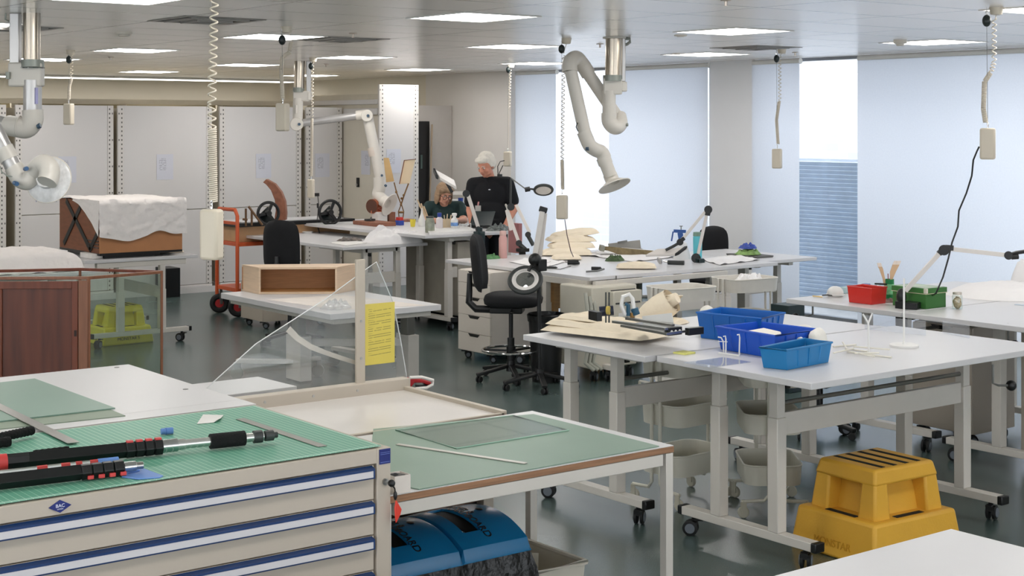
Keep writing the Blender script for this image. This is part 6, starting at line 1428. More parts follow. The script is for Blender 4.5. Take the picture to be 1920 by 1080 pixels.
br_ = thing('brass_frame', 'small brass and wood frame with a slanting strut left of the hand wheels', 'frame', (0, 0, 0)); bd_ = 15.3
for a_, b_ in (((461, 391), (461, 424)), ((472, 396), (472, 423)), ((466, 387), (492, 422)), ((455, 411), (464, 412))): MB().tube([D(*a_, bd_), D(*b_, bd_)], .012, 8).build('strut', mat('brass_dark', (112, 84, 60), .45, .5), br_)
# cord by the narrow panel
solo('cord_switch', MB().box(D(594, 365, 16.35), (.045, .03, .035)).tube([D(596, 368, 16.35), D(597, 380, 16.34), D(596, 400, 16.3), D(594, 420, 16.2), D(600, 440, 16.0)], .005, 6).tube([D(596, 381, 16.34), D(596, 390, 16.34)], .012, 8), black_plastic, 'thin hanging cord with a small black switch box by the narrow white panel', 'cord')

# ================================================================== LEFT: sheeted crate on its table, glazed case
LZ = .80
a = P(186, 489, LZ); b = P(365, 476, LZ)
lx0, lx1, ly0, ly1 = a.x-.10, b.x, (a.y+b.y)/2, (a.y+b.y)/2+1.25
cx_, cy_2 = (lx0+lx1)/2, (ly0+ly1)/2; sx_, sy_ = lx1-lx0, ly1-ly0
tleg_table('adjustable_table', 'white table on castors carrying the sheeted brown crate', cx_-sy_/2, cx_+sy_/2, cy_2-sx_/2, cy_2+sx_/2, LZ, (cx_-sy_/2+.04, cx_+sy_/2-.25), (cy_2-.46, cy_2+.46), (cy_2-.20, cy_2+.20), group='white height-adjustable tables', rz=pi/2, low=.5, rod=False, clips=False)
cr = thing('brown_crate', 'brown wooden crate with crossed black straps, half covered by a white sheet', 'crate', (0, 0, 0)); crw = mat('crate_brown', (122, 74, 50), .6, var=.12, stretch=(1, 1, 6)); crt = mat('crate_tan', (176, 122, 80), .6, var=.06)
e0 = P(187, 476, LZ+.05); kx0, ky0 = e0.x, e0.y; kx1, ky1 = kx0+.80, ky0+.98; kz0, kz1 = LZ+.05, LZ+.50
MB().b2(kx0, kx0+.015, ky0+.02, ky1, kz0, kz1).build('side_panel', crw, cr, .002); MB().b2(kx0, kx1, ky0, ky0+.018, kz0, kz0+.42).build('front_panel', crt, cr, .003)
MB().b2(kx1-.015, kx1, ky0+.02, ky1, kz0, kz1).build('side_panel', crw, cr, .002); MB().b2(kx0+.015, kx1-.015, ky1-.02, ky1, kz0, kz1).build('back_panel', crw, cr, .002); MB().b2(kx0, kx1, ky0, ky1, kz0-.02, kz0).build('base_panel', black_plastic, cr)
MB().b2(kx0, kx1-.01, ky0, ky1, kz1, kz1+.015).build('top_panel', crw, cr)
strap = mat('strap_black', (16, 16, 17), .5)
for p0_, p1_ in (((ky1-.18, kz1), (ky0+.20, kz0+.02)), ((ky0+.45, kz1-.05), (ky1-.12, kz0+.04)), ((ky0+.02, kz0+.20), (ky0+.22, kz0+.02))):
    MB().bar((kx0-.006, p0_[0], p0_[1]), (kx0-.006, p1_[0], p1_[1]), .004, .05, up=Vector((0, 0, 1))).build('strap', strap, cr)
for zz in (.05, .08, .11): MB().bar((kx0-.004, ky0+.02, kz0+zz), (kx0-.004, ky0+.30, kz0+zz), .006, .008).build('rod', dark_grey, cr)
MB().b2(kx0+.06, kx1-.2, ky0+.05, ky1-.05, LZ+.001, kz0-.02).build('bearer', black_plastic, cr)
solo('foam_block', MB().b2(kx0-.05, kx0+.055, ky0+.06, ky0+.34, LZ+.0006, LZ+.045), mat('foam_white', (226, 222, 218), .8), 'white foam block under the left corner of the brown crate', 'foam', bevel=.004)
cov = MB()
def cov_fn(u, v):
    # v: 0 back edge on top .. .55 front edge of the top .. 1 hanging hem ; u across x
    x = kx0-.02+u*(kx1-kx0+.05)
    w = .010*noise.noise(Vector((u*9, v*9, 2)))+.006*noise.noise(Vector((u*23, v*21, 5)))
    hem = .33+.05*sin(u*5.2+.4)+.05*noise.noise(Vector((u*4, 1, 1)))-.05*(1-u)
    if v < .55: return Vector((x+.02*noise.noise(Vector((u*3, v*5, 7))), ky1+.01-(v/.55)*(ky1-ky0+.03), kz1+.026+w+.02*max(0, noise.noise(Vector((u*3, v*4, 3))))))
    k = (v-.55)/.45
    return Vector((x+.03*k*noise.noise(Vector((u*3, 4, 7))), ky0-.022-.012*k+w*1.6-.008, kz1+.024-.02*(k > 0)-k*hem))
cov.sheet(cov_fn, 60, 48, .002)
cs = thing('white_cover', 'white crinkled cover sheet draped over the top and front of the brown crate', 'cover sheet', (0, 0, 0)); crk = mat('crinkled_cover', (226, 220, 216), .85, var=.02, bump=.9, bscale=16)
cov.build('cover', crk, cs, ang=60)
def covl(u, v):
    y = ky0-.034+u*.62; drop = (.30*(1-u)**1.6+.02)*v; return Vector((kx0-.012-.010*v+.004*noise.noise(Vector((u*6, v*5, 1)))-.006, y, kz1+.028-drop))
MB().sheet(covl, 24, 12, .002).build('side_flap', crk, cs, ang=60)
for px, lb, s in ((296, 'flat cream sandbag on the table right in front of the crate', 1), (325, 'smaller cream sandbag at the right end of the crate', .8)):
    p = P(px, 474, LZ); solo('sandbag', pillow((0, 0, .006), .10*s, .06, .025, -.1, 0, px, .03), cream, lb, 'sandbag', 'cream sandbags', loc=(p.x+.02, p.y+.02, LZ+.0006))
# wrapped bundle on a table behind the case
tleg_table('adjustable_table', 'white table behind the glazed case carrying a sheeted bundle', 3.30, 4.72, 11.75, 12.60, .82, (3.55, 4.45), (11.8, 12.55), (12.0, 12.35), group='white height-adjustable tables', low=.5, rod=False)
p = P(60, 499, .82); q_ = D(65, 470, 12.4)
bun = MB()
def bun_fn(u, v):
    x = u*2-1; y = v*2-1; e = max(abs(x), abs(y)); f = max(0, 1-abs(x)**5)*max(0, 1-abs(y)**5)
    return Vector((x*.57, y*.36, .165*f**.35+.022*noise.noise(Vector((u*5, v*5, 2)))*f+.012*noise.noise(Vector((u*13, v*13, 2)))+.008))
solo('sheeted_bundle', bun.sheet(bun_fn, 48, 36, .006), crk, 'low bundle wrapped in a white sheet at the left edge, above the glazed case', 'bundle', loc=(4.10, 12.18, .822))
# glazed wooden case
mah = mat('mahogany', (112, 58, 38), .38, var=.25, scale=3, stretch=(6, 6, .7)); mah2 = mat('mahogany_frame', (136, 90, 66), .35, var=.15, scale=4, stretch=(8, 8, 1)); mah_d = mat('mahogany_dark_panel', (96, 48, 30), .35, var=.35, scale=2.2, stretch=(7, 7, .6))
KZ = 1.0; cp = [P(166, 517, KZ), P(303, 506, KZ), P(150, 501, KZ), P(-60, 505.5, KZ), P(-170, 518, KZ)]
cc_ = sum(cp, Vector())/5; gc_ = thing('glazed_case', 'old mahogany glazed display case with a panelled door, at the left edge', 'display case', (cc_.x, cc_.y, 0)); o = Vector((cc_.x, cc_.y, 0))
cpl = [p-Vector((cc_.x, cc_.y, KZ)) for p in cp]
case_glass = clear('case_glass', (.90, .95, .92), .2, haze=.02)
MB().prism([(p.x, p.y) for p in cpl], .02, .10).build('plinth', mah2, gc_, .003)
for i in range(5):
    p, q = cpl[i], cpl[(i+1) % 5]; e = (q-p).normalized(); n = Vector((e.y, -e.x, 0)); 
    if n.dot((p+q)/2) < 0: n = -n
    th = .022 if i in (0, 1, 2, 3) else .03
    MB().bar(p+Vector((0, 0, KZ-.015)), q+Vector((0, 0, KZ-.015)), .020, .020).build('top_rail', mah2 if i in (0, 4) else mah, gc_, .003)
    if i != 4:
        MB().slab([p+e*.01+Vector((0, 0, .10)), q-e*.01+Vector((0, 0, .10)), q-e*.01+Vector((0, 0, KZ-.03)), p+e*.01+Vector((0, 0, KZ-.03))], n*.003).build('glass_pane', case_glass, gc_, smooth=False)
    MB().bar(p+Vector((0, 0, .10)), p+Vector((0, 0, KZ-.005)), .016 if i not in (0,) else .022, .016).build('corner_post', mah2, gc_, .002)
p, q = cpl[0], cpl[4]; e = (q-p).normalized(); n = Vector((-e.y, e.x, 0)); n = n if n.dot((p+q)/2) > 0 else -n
Lq = (q-p).length
def on_d(s, z, k=0): return p+e*s+n*k+Vector((0, 0, z))
MB().slab([on_d(.0, .10), on_d(.062, .10), on_d(.062, KZ-.03), on_d(.0, KZ-.03)], n*.02).build('front_post', mah2, gc_, .002)
dr = MB().slab([on_d(.066, .11, -.006), on_d(Lq-.02, .11, -.006), on_d(Lq-.02, KZ-.035, -.006), on_d(.066, KZ-.035, -.006)], n*.018).build('door', mah_d, gc_, .002)
for (s0, s1, z0_, z1_) in ((.066, .105, .11, KZ-.035), (.105, Lq-.02, KZ-.085, KZ-.035), (.105, Lq-.02, .11, .17), (.565, .60, .17, KZ-.085)):
    MB().slab([on_d(s0, z0_, .010), on_d(s1, z0_, .010), on_d(s1, z1_, .010), on_d(s0, z1_, .010)], n*.014).build('door_frame', mah, dr, .003)
MB().slab([on_d(.072, .60, .026), on_d(.088, .60, .026), on_d(.088, .64, .026), on_d(.072, .64, .026)], n*.004).build('door_lock', mat('lock_dark', (58, 46, 42), .5, .5), dr)
# second step stool, seen through the case glass
p = P(222, 650, 0); step_stool('lime-yellow plastic step stool on the floor under the sheeted crate, seen through the case glass', p.x+.13, p.y+.30, .03, mat('stool_lime', (226, 212, 60), .5, var=.03), letters='MONSTAR S', S=.80, lm=mat('printed_black', (30, 30, 30), .5))
p = P(318, 556, 0); solo('black_box', MB().b2(-.09, .09, -.15, .15, 0, .34), black_plastic, 'black upright box on the floor right of the crate table', 'box', loc=(p.x, p.y+.05, 0), bevel=.006)
# ================================================================== PEOPLE
skin_m = mat('skin_ruddy', (206, 142, 118), .55, var=.06, scale=14); skin_f = mat('skin_fair', (214, 160, 136), .55, var=.05, scale=14)
def cap(b, p0, p1, r0, r1, seg=14):
    """a tapered limb piece with round ends"""
    b.tube([p0, p1], [r0, r1], seg); b.ball(p0, r0, seg, 8); b.ball(p1, r1, seg, 8); return b
def chain(b, pts, rs, seg=14):
    for i in range(len(pts)-1): cap(b, Vector(pts[i]), Vector(pts[i+1]), rs[i], rs[i+1], seg)
    return b
def fuse(o, voxel, smooth=6):
    """melt the pieces into one continuous skin"""
    r = o.modifiers.new('fuse', 'REMESH'); r.mode = 'VOXEL'; r.voxel_size = voxel; r.use_smooth_shade = True
    s = o.modifiers.new('smooth', 'SMOOTH'); s.factor = .5; s.iterations = smooth
    return o
def hand(b, wrist, dirv, palm_n, thumb_side, curl=.5, k=1.0):
    """palm, four bent fingers of unequal length and a thumb leaving the side of the palm"""
    d = Vector(dirv).normalized(); n = Vector(palm_n); n = (n-d*n.dot(d)).normalized(); s = d.cross(n)*thumb_side; w = Vector(wrist)
    cap(b, w, w+d*.03*k, .024*k, .028*k)
    for i, (off, ln) in enumerate(((.030, .070), (.010, .078), (-.011, .073), (-.031, .058))):
        kn = w+d*.088*k+s*off*k; cap(b, w+d*.02*k+s*off*.6*k, kn, .015*k, .011*k, 10)
        a = d; p = kn; r = .0092*k
        for j, f in enumerate((.45, .32, .23)):
            a = (a+n*curl*(.55+.15*i*.3)).normalized(); q = p+a*ln*f*k; cap(b, p, q, r, r*.92, 8); p = q; r *= .92
    t0 = w+d*.035*k+s*.026*k; t1 = t0+(d*.6+s*.75+n*.25).normalized()*.040*k; t2 = t1+(d*.9+s*.25+n*.35).normalized()*.034*k
    cap(b, t0, t1, .0135*k, .0115*k, 10); cap(b, t1, t2, .0115*k, .0088*k, 10)
def head(b, c, R_, female=False, k=1.0):
    """cranium, jaw, brow, nose, lips, chin, ears; face looks along -y before R_"""
    c = Vector(c)
    def e(p, r): b.ball(c+R_ @ (Vector(p)*k), tuple(x*k for x in r), 20, 14, rot=R_)
    jw = .92 if female else 1.0
    e((0, .012, .030), (.076, .096, .088)); e((0, -.012, -.030), (.062*jw, .076, .078)); e((0, -.036, -.072), (.044*jw, .046, .040)); e((0, -.066, -.092), (.020*jw, .018, .018))
    for s in (-1, 1):
        e((s*.036, -.060, -.028), (.026, .022, .024)); e((s*.078, .012, -.010), (.010, .020, .032)); e((s*.030, -.082, .022), (.026, .010, .009))
        e((s*.045, -.022, -.070), (.020*jw, .04, .022)); e((s*.012, -.098, -.030), (.010, .009, .008))
    b.tube([c+R_ @ (Vector((0, -.080, .016))*k), c+R_ @ (Vector((0, -.098, -.012))*k), c+R_ @ (Vector((0, -.108, -.026))*k), c+R_ @ (Vector((0, -.090, -.036))*k)], [.008*k, .010*k, .013*k, .009*k], 10)
    e((0, -.083, -.056), (.024, .010, .006)); e((0, -.080, -.067), (.021, .010, .0065))
def face_parts(par, c, R_, k=1.0, brow=None):
    c = Vector(c)
    for s in (-1, 1):
        ey = MB().ball(c+R_ @ (Vector((s*.031, -.0765, .004))*k), (.0125*k, .0115*k, .0085*k), 14, 10, rot=R_).build('eye', mat('eye_white', (226, 222, 216), .3), par)
        MB().ball(c+R_ @ (Vector((s*.031, -.0872, .002))*k), (.0055*k, .003*k, .0055*k), 10, 8, rot=R_).build('iris', mat('iris_dark', (52, 44, 40), .2), ey)
        MB().tube([c+R_ @ (Vector((s*.013, -.092, .023))*k), c+R_ @ (Vector((s*.032, -.092, .030))*k), c+R_ @ (Vector((s*.050, -.080, .024))*k)], [.003*k, .0045*k, .002*k], 8).build('eyebrow', brow, par)
    MB().tube([c+R_ @ (Vector((-.022, -.084, -.0615))*k), c+R_ @ (Vector((0, -.0935, -.0605))*k), c+R_ @ (Vector((.022, -.084, -.0615))*k)], [.0015*k, .0028*k, .0015*k], 8).build('mouth', mat('lip_line', (150, 74, 70), .5), par)
def rot(yaw, pitch, roll=0): return Matrix.Rotation(yaw, 3, 'Z') @ Matrix.Rotation(pitch, 3, 'X') @ Matrix.Rotation(roll, 3, 'Y')
RZ = TH-pi/2
# ---- standing man
md = 15.75; mo = D(918, 0, md); man = thing('person', 'white-haired man in a black polo shirt standing, looking down to his right', 'person', (mo.x, mo.y, 0), RZ)
HR = rot(-.62, .42); hc_ = (-.040, -.045, 1.585)
b = MB(); head(b, hc_, HR)
chain(b, [(.0, .03, 1.43), (-.020, -.005, 1.52)], [.060, .056])
b.ball((0, .02, 1.28), (.175, .115, .16), 20, 14).ball((0, .0, 1.06), (.165, .125, .18), 20, 14).ball((0, .01, .92), (.165, .12, .12), 20, 14)
shL, shR = (-.172, .02, 1.385), (.186, .01, 1.395); elL, elR = (-.205, .02, 1.11), (.262, -.01, 1.135); wrL, wrR = (-.17, -.14, .93), (.165, -.15, .955)
chain(b, [shL, elL, wrL], [.056, .044, .030]); chain(b, [shR, elR, wrR], [.056, .044, .030])
chain(b, [(-.05, .02, 1.40), shL], [.06, .056]); chain(b, [(.05, .02, 1.40), shR], [.06, .056])
hand(b, wrL, (.15, -.5, -.85), (.9, -.2, 0), -1, .25); hand(b, wrR, (-.55, -.75, -.02), (0, .1, -1), 1, .10)
for s in (-1, 1): chain(b, [(s*.085, .01, .90), (s*.10, -.005, .50), (s*.105, .03, .09)], [.088, .062, .042]); b.ball((s*.105, -.05, .055), (.045, .12, .05), 12, 8)
fuse(b.build('body', skin_m, man), .0075)
face_parts(man, hc_, HR, 1.0, mat('brow_white', (212, 206, 196), .9))
hm = mat('white_hair', (232, 226, 214), .85, var=.06, scale=30, bump=.5, bscale=60)
hb = MB(); c_ = Vector(hc_)
def he(b, p, r): b.ball(c_+HR @ Vector(p), r, 20, 14, rot=HR, nz=.10, ns=5, seed=3)
he(hb, (0, .030, .058), (.090, .098, .086)); he(hb, (0, .075, .0), (.078, .050, .085)); he(hb, (-.01, -.058, .085), (.062, .042, .034)); he(hb, (.03, -.05, .088), (.048, .045, .034))
for s in (-1, 1): he(hb, (s*.074, .035, .02), (.020, .055, .060))
fuse(hb.build('hair', hm, man), .008, 3)
polo = mat('black_polo', (19, 20, 24), .9, var=.15, bump=.3, bscale=60)
sb = MB(); sb.ball((0, .02, 1.28), (.198, .136, .175), 20, 14).ball((0, .0, 1.06), (.190, .146, .20), 20, 14).tube([(0, .005, .86), (0, .005, 1.02)], [.178, .178], 24)
chain(sb, [(-.05, .02, 1.395), shL, (-.198, .02, 1.205)], [.078, .074, .073]); chain(sb, [(.05, .02, 1.395), shR, (.238, .0, 1.215)], [.078, .074, .073])
sb.torus((0, .03, 1.445), .062, .018, (.1, .25, 1), 24, 8)
fuse(sb.build('polo_shirt', polo, man), .009, 5)
MB().ball((-.0, -.128, 1.335), (.012, .006, .006), 10, 6).build('shirt_emblem', mat('emblem_white', (214, 216, 220), .5), man)
MB().slab([(-.064, -.142, 1.452), (-.012, -.145, 1.36), (-.002, -.145, 1.37), (-.04, -.13, 1.46)], (0, .012, 0)).build('collar', polo, man, .003)
lan = MB().box((-.118, -.168, 1.125), (.060, .006, .092)).build('name_badge', mat('badge_grey', (176, 174, 168), .4), man, .002)
MB().tube([(-.118, -.168, 1.172), (-.112, -.160, 1.21)], .008, 8).build('badge_clip', mat('clip_pink', (190, 130, 130), .5), lan)
tr_ = MB(); 
for s in (-1, 1): chain(tr_, [(s*.085, .01, .90), (s*.10, -.005, .50), (s*.105, .03, .10)], [.108, .082, .066])
tr_.ball((0, .01, .93), (.178, .135, .11), 18, 12)
fuse(tr_.build('trousers', mat('dark_trousers', (30, 32, 38), .9), man), .010, 4)
sh_ = MB()
for s in (-1, 1): sh_.ball((s*.105, -.045, .045), (.052, .135, .045), 14, 8).ball((s*.105, .03, .06), (.05, .06, .06), 12, 8)
sh_.build('shoes', black_plastic, man)
# ---- seated woman
wd_ = 16.25; wo = D(834, 0, wd_); wom = thing('person', 'woman with glasses and short fair-brown hair, seated, in a dark green T-shirt', 'person', (wo.x, wo.y, 0), RZ)
HW = rot(.42, .36, .06); hw = (.0, -.085, 1.262)
b = MB(); head(b, hw, HW, True, .94)
chain(b, [(-.005, .02, 1.10), (-.005, -.045, 1.20)], [.050, .046])
b.ball((-.005, .03, 1.0), (.150, .105, .15), 20, 14).ball((-.0, .05, .78), (.145, .115, .16), 20, 14).ball((0, .06, .68), (.165, .13, .10), 20, 14)
sL, sR = (-.172, .02, 1.125), (.160, .02, 1.125); eL, eR = (-.215, -.10, .985), (.215, -.12, .975); wL, wR = (-.06, -.30, .992), (.10, -.31, .992)
chain(b, [sL, eL, wL], [.048, .040, .027]); chain(b, [sR, eR, wR], [.048, .040, .027]); chain(b, [(-.04, .02, 1.13), sL], [.05, .048]); chain(b, [(.04, .02, 1.13), sR], [.05, .048])
hand(b, wL, (.85, -.5, -.0), (.1, .1, -1), -1, .22, .92); hand(b, wR, (-.8, -.55, -.0), (0, .1, -1), 1, .22, .92)
for s in (-1, 1): chain(b, [(s*.085, .05, .68), (s*.10, -.36, .70), (s*.10, -.33, .26)], [.08, .058, .040]); b.ball((s*.10, -.38, .225), (.038, .10, .040), 12, 8)
fuse(b.build('body', skin_f, wom), .0075)
face_parts(wom, hw, HW, .94, mat('brow_brown', (120, 92, 70), .9))
hairw = mat('fair_brown_hair', (150, 124, 98), .7, var=.22, scale=16, stretch=(1, 1, 4), bump=.5, bscale=40)
hb = MB(); c_ = Vector(hw)
def he2(p, r, sd=5): hb.ball(c_+HW @ (Vector(p)*.94), r, 20, 14, rot=HW, nz=.08, ns=4, seed=sd)
he2((0, .028, .050), (.090, .100, .084)); he2((0, .070, -.030), (.085, .055, .100)); he2((-.050, -.050, .066), (.042, .040, .036)); he2((.030, -.058, .072), (.055, .038, .030))
for s in (-1, 1): he2((s*.080, .010, -.035), (.022, .060, .090))
fuse(hb.build('hair', hairw, wom), .008, 3)
gls = MB()
for s in (-1, 1): gls.torus(c_+HW @ (Vector((s*.033, -.104, .000))*.94), .022, .0028, HW @ Vector((0, 1, 0)), 24, 6); gls.tube([c_+HW @ (Vector((s*.056, -.102, .004))*.94), c_+HW @ (Vector((s*.086, -.0, .004))*.94)], .0026, 6)
gls.tube([c_+HW @ (Vector((-.010, -.106, .004))*.94), c_+HW @ (Vector((.010, -.106, .004))*.94)], .0026, 6).build('glasses', mat('glasses_dark', (50, 34, 34), .3), wom)
tee = mat('dark_green_tee', (38, 58, 58), .9, var=.12, bump=.3, bscale=60)
sb = MB(); sb.ball((-.005, .03, 1.0), (.176, .126, .168), 20, 14).ball((0, .05, .78), (.170, .138, .18), 20, 14).tube([(0, .06, .66), (0, .05, .78)], [.175, .170], 22)
chain(sb, [(-.04, .02, 1.12), sL, (-.205, -.05, 1.05)], [.064, .063, .062]); chain(sb, [(.04, .02, 1.12), sR, (.200, -.06, 1.045)], [.064, .063, .062])
fuse(sb.build('t_shirt', tee, wom), .009, 5)
jn = MB()
for s in (-1, 1): chain(jn, [(s*.085, .05, .675), (s*.10, -.36, .70), (s*.10, -.33, .28)], [.10, .078, .062])
jn.ball((0, .06, .67), (.178, .145, .09), 18, 12)
fuse(jn.build('jeans', mat('blue_jeans', (92, 118, 146), .9, var=.12, bump=.3, bscale=80), wom), .010, 4)
sh_ = MB()
for s in (-1, 1): sh_.ball((s*.10, -.38, .215), (.045, .115, .045), 14, 8)
sh_.build('shoes', black_plastic, wom)
st = D(834, 0, wd_+.10); stl = thing('work_stool', 'black round stool the seated woman sits on', 'stool', (st.x, st.y, 0))
star_base(stl, 5, .27, .09, .2); MB().cyl((0, 0, .12), (0, 0, .535), .02, seg=14).build('gas_lift', black_plastic, stl)
MB().lathe([(.0, .53), (.15, .53), (.175, .55), (.175, .575), (.15, .59), (0, .592)], seg=30).build('seat', black_fabric, stl)
MB().torus((FW.x*-.22, FW.y*-.22, .16), .13, .010, seg=30).bar((0, 0, .16), (FW.x*-.22, FW.y*-.22, .16), .03, .012).build('foot_ring', chrome, stl)
# ================================================================== EXTRACTION ARMS hung from the ceiling
arm_w = mat('arm_plastic_white', (206, 201, 192), .38, var=.015); duct = mat('duct_metal', (176, 166, 152), .22, .95, var=.08, stretch=(1, 1, .05), scale=20); collar_m = mat('collar_grey_green', (140, 144, 136), .4, .3); dark_knob = mat('knob_blue_grey', (62, 82, 100), .4)
hood_m = mat('hood_plastic', (214, 208, 198), .35, var=.015); tube_al = mat('arm_tube_grey', (186, 184, 182), .3, .5, var=.03)
def exarm(label, px, d, top, mount, group='white extraction arms'):
    b = D(px, 0, d); return thing('extraction_arm', label, 'extraction arm', (b.x, b.y, CEIL), 0, group), Vector((b.x, b.y, CEIL))
def seg(par, nm, a, b_, r, m, o, sm=20, r1=None): return MB().cyl(Vector(a)-o, Vector(b_)-o, r, r1, sm).build(nm, m, par)
def elbow(par, pts, r, m, o, nm='elbow'):
    """a smooth bent pipe through three or more points, with a seam ring"""
    P_ = [Vector(p)-o for p in pts]; out = []
    for i in range(len(P_)-1):
        p0, p1, p2, p3 = P_[max(i-1, 0)], P_[i], P_[i+1], P_[min(i+2, len(P_)-1)]
        for k in range(6):
            t = k/6; out.append(.5*((2*p1)+(-p0+p2)*t+(2*p0-5*p1+4*p2-p3)*t*t+(-p0+3*p1-3*p2+p3)*t**3))
    out.append(P_[-1])
    return MB().tube(out, r, 20).build(nm, m, par)
def hood(par, c, ax, R_, neck, m, o):
    c = Vector(c)-o; a = Vector(ax).normalized()
    h = MB().lathe([(neck, -.10), (neck, -.04), (neck*1.5, -.028), (R_*.75, -.012), (R_, .0), (R_, .006), (R_*.97, .007), (R_*.72, -.006), (neck*.9, -.02), (neck*.8, -.05)], c, 40, axis=a).build('hood', m, par)
    return h
# right-hand arm, by the window
d = 11.85; t, o = exarm('white extraction arm folded in a zigzag in front of the window blinds', 1152, d, 70, None)
q = lambda x, y, e=0: D(x, y, d+e)
seg(t, 'duct_tube', Vector((o.x, o.y, CEIL)), q(1151, 142), .070, duct, o, 28)
seg(t, 'collar', q(1149, 141), q(1149, 152), .078, collar_m, o, 28)
MB().bar(Vector((q(1166, 100).x, q(1166, 100).y, CEIL))-o, q(1166, 153)-o, .055, .05, up=FW).build('support_post', tube_al, t, .006)
MB().bar(q(1131, 162)-o, q(1166, 162)-o, .13, .085, up=FW).cyl(q(1166, 153)-o, q(1166, 172)-o, .042, seg=20).build('mount_bracket', arm_w, t, .010)
MB().torus(Vector((o.x, o.y, CEIL-.004))-o, .085, .008, seg=32).build('ceiling_flange', arm_w, t)
MB().tube([q(1168, 72)-o, q(1181, 73)-o, q(1181, 79)-o, q(1176, 83)-o, q(1169, 85)-o], .012, 8).build('ceiling_hook', collar_m, t)
MB().cyl(q(1162, 171)-o, q(1162, 174)-o, .02, seg=12).build('cap_screw', black_plastic, t)
seg(t, 'drop_tube', q(1142, 170), q(1142, 216), .053, arm_w, o, 24)
elbow(t, [q(1142, 212), q(1143, 228), q(1153, 238, -.01), q(1162, 232, .04), q(1160, 218, .1)], .062, arm_w, o, 'shoulder_elbow')
MB().cyl(q(1131, 234)-o, q(1136, 233)-o, .012, seg=10).cyl(q(1174, 234)-o, q(1178, 234)-o, .012, seg=10).build('tension_knob', collar_m, t)
seg(t, 'upper_arm', q(1162, 226, .09), q(1100, 134, .09), .050, arm_w, o, 24)
elbow(t, [q(1104, 140, .09), q(1092, 121, .08), q(1080, 109, .02), q(1069, 117, -.06), q(1069, 134, -.08)], .060, arm_w, o, 'middle_elbow')
seg(t, 'lower_arm', q(1070, 132, -.08), q(1098, 256, -.08), .050, arm_w, o, 24)
MB().cyl(q(1055, 116, -.06)-o, q(1060, 117, -.06)-o, .014, seg=10).build('tension_knob', collar_m, t)
seg(t, 'sleeve', q(1094, 246, -.08), q(1103, 268, -.08), .056, arm_w, o, 24)
elbow(t, [q(1100, 260, -.08), q(1106, 273, -.08), q(1117, 281, -.05), q(1128, 286, -.03), q(1134, 298, -.03)], .056, arm_w, o, 'wrist_elbow')
MB().cyl(q(1099, 279, -.12)-o, q(1104, 279, -.13)-o, .015, seg=10).build('tension_knob', dark_knob, t)
seg(t, 'hood_neck', q(1131, 294, -.03), q(1145, 330, -.03), .052, arm_w, o, 24)
seg(t, 'sleeve', q(1131, 295, -.03), q(1136, 308, -.03), .058, arm_w, o, 24)
hood(t, q(1152, 348, -.03), (q(1152, 348)-q(1138, 312)).normalized()*.86+FW*-.30, .134, .056, hood_m, o)
MB().tube([q(1083, 230, -.13)-o, q(1080, 238, -.14)-o, q(1084, 246, -.14)-o], .004, 6).build('pull_cord', black_plastic, t)
# middle arm
d = 16.2; t, o = exarm('white extraction arm reaching down over the copper cylinder', 562, d, 115, None)
seg(t, 'duct_tube', Vector((o.x, o.y, CEIL)), q(561, 166), .058, duct, o, 24)
MB().bar(Vector((q(579, 120).x, q(579, 120).y, CEIL))-o, q(579, 174)-o, .05, .05, up=FW).build('support_post', tube_al, t, .005)
seg(t, 'collar', q(560, 164), q(560, 173), .062, collar_m, o, 24)
MB().bar(q(550, 180)-o, q(580, 180)-o, .11, .075, up=FW).cyl(q(579, 172)-o, q(579, 188)-o, .04, seg=18).build('mount_bracket', arm_w, t, .010)
seg(t, 'drop_tube', q(559, 184), q(558, 226), .054, arm_w, o, 22)
MB().box(q(556.5, 205)-o-FW*.052, (.02, .02, .09)).build('label_strip', steel_white, t)
MB().cyl(q(556, 233, -.08)-o, q(556, 233, .08)-o, .072, seg=28).build('shoulder_joint', arm_w, t, .008)
MB().cyl(q(561, 233, -.09)-o, q(561, 233, -.08)-o, .016, seg=12).build('joint_bolt', dark_knob, t)
seg(t, 'upper_arm', q(563, 231), q(678, 216), .042, tube_al, o, 22); seg(t, 'sleeve', q(668, 217), q(686, 215), .055, arm_w, o, 22)
MB().cyl(q(688, 217, -.08)-o, q(688, 217, .08)-o, .066, seg=28).build('elbow_joint', arm_w, t, .008)
MB().cyl(q(690, 217, -.09)-o, q(690, 217, -.08)-o, .016, seg=12).build('joint_bolt', dark_knob, t)
seg(t, 'lower_arm', q(689, 218), q(714, 338), .058, arm_w, o, 24); seg(t, 'worn_band', q(698, 276), q(702, 292), .0595, mat('band_cream', (204, 192, 180), .5), o, 24)
MB().cyl(q(716, 329, -.07)-o, q(716, 329, -.06)-o, .014, seg=10).build('joint_bolt', dark_knob, t)
elbow(t, [q(711, 332), q(712, 352), q(709, 364), q(716, 374, -.05), q(728, 382, -.10)], .066, arm_w, o, 'wrist_elbow')
hood(t, q(730, 384, -.16), (RT*.80-FW*.42-Vector((0, 0, .42))), .128, .058, hood_m, o)
MB().cyl(q(722, 347, -.07)-o, q(724, 349, -.08)-o, .014, seg=10).build('tension_knob', dark_knob, t)
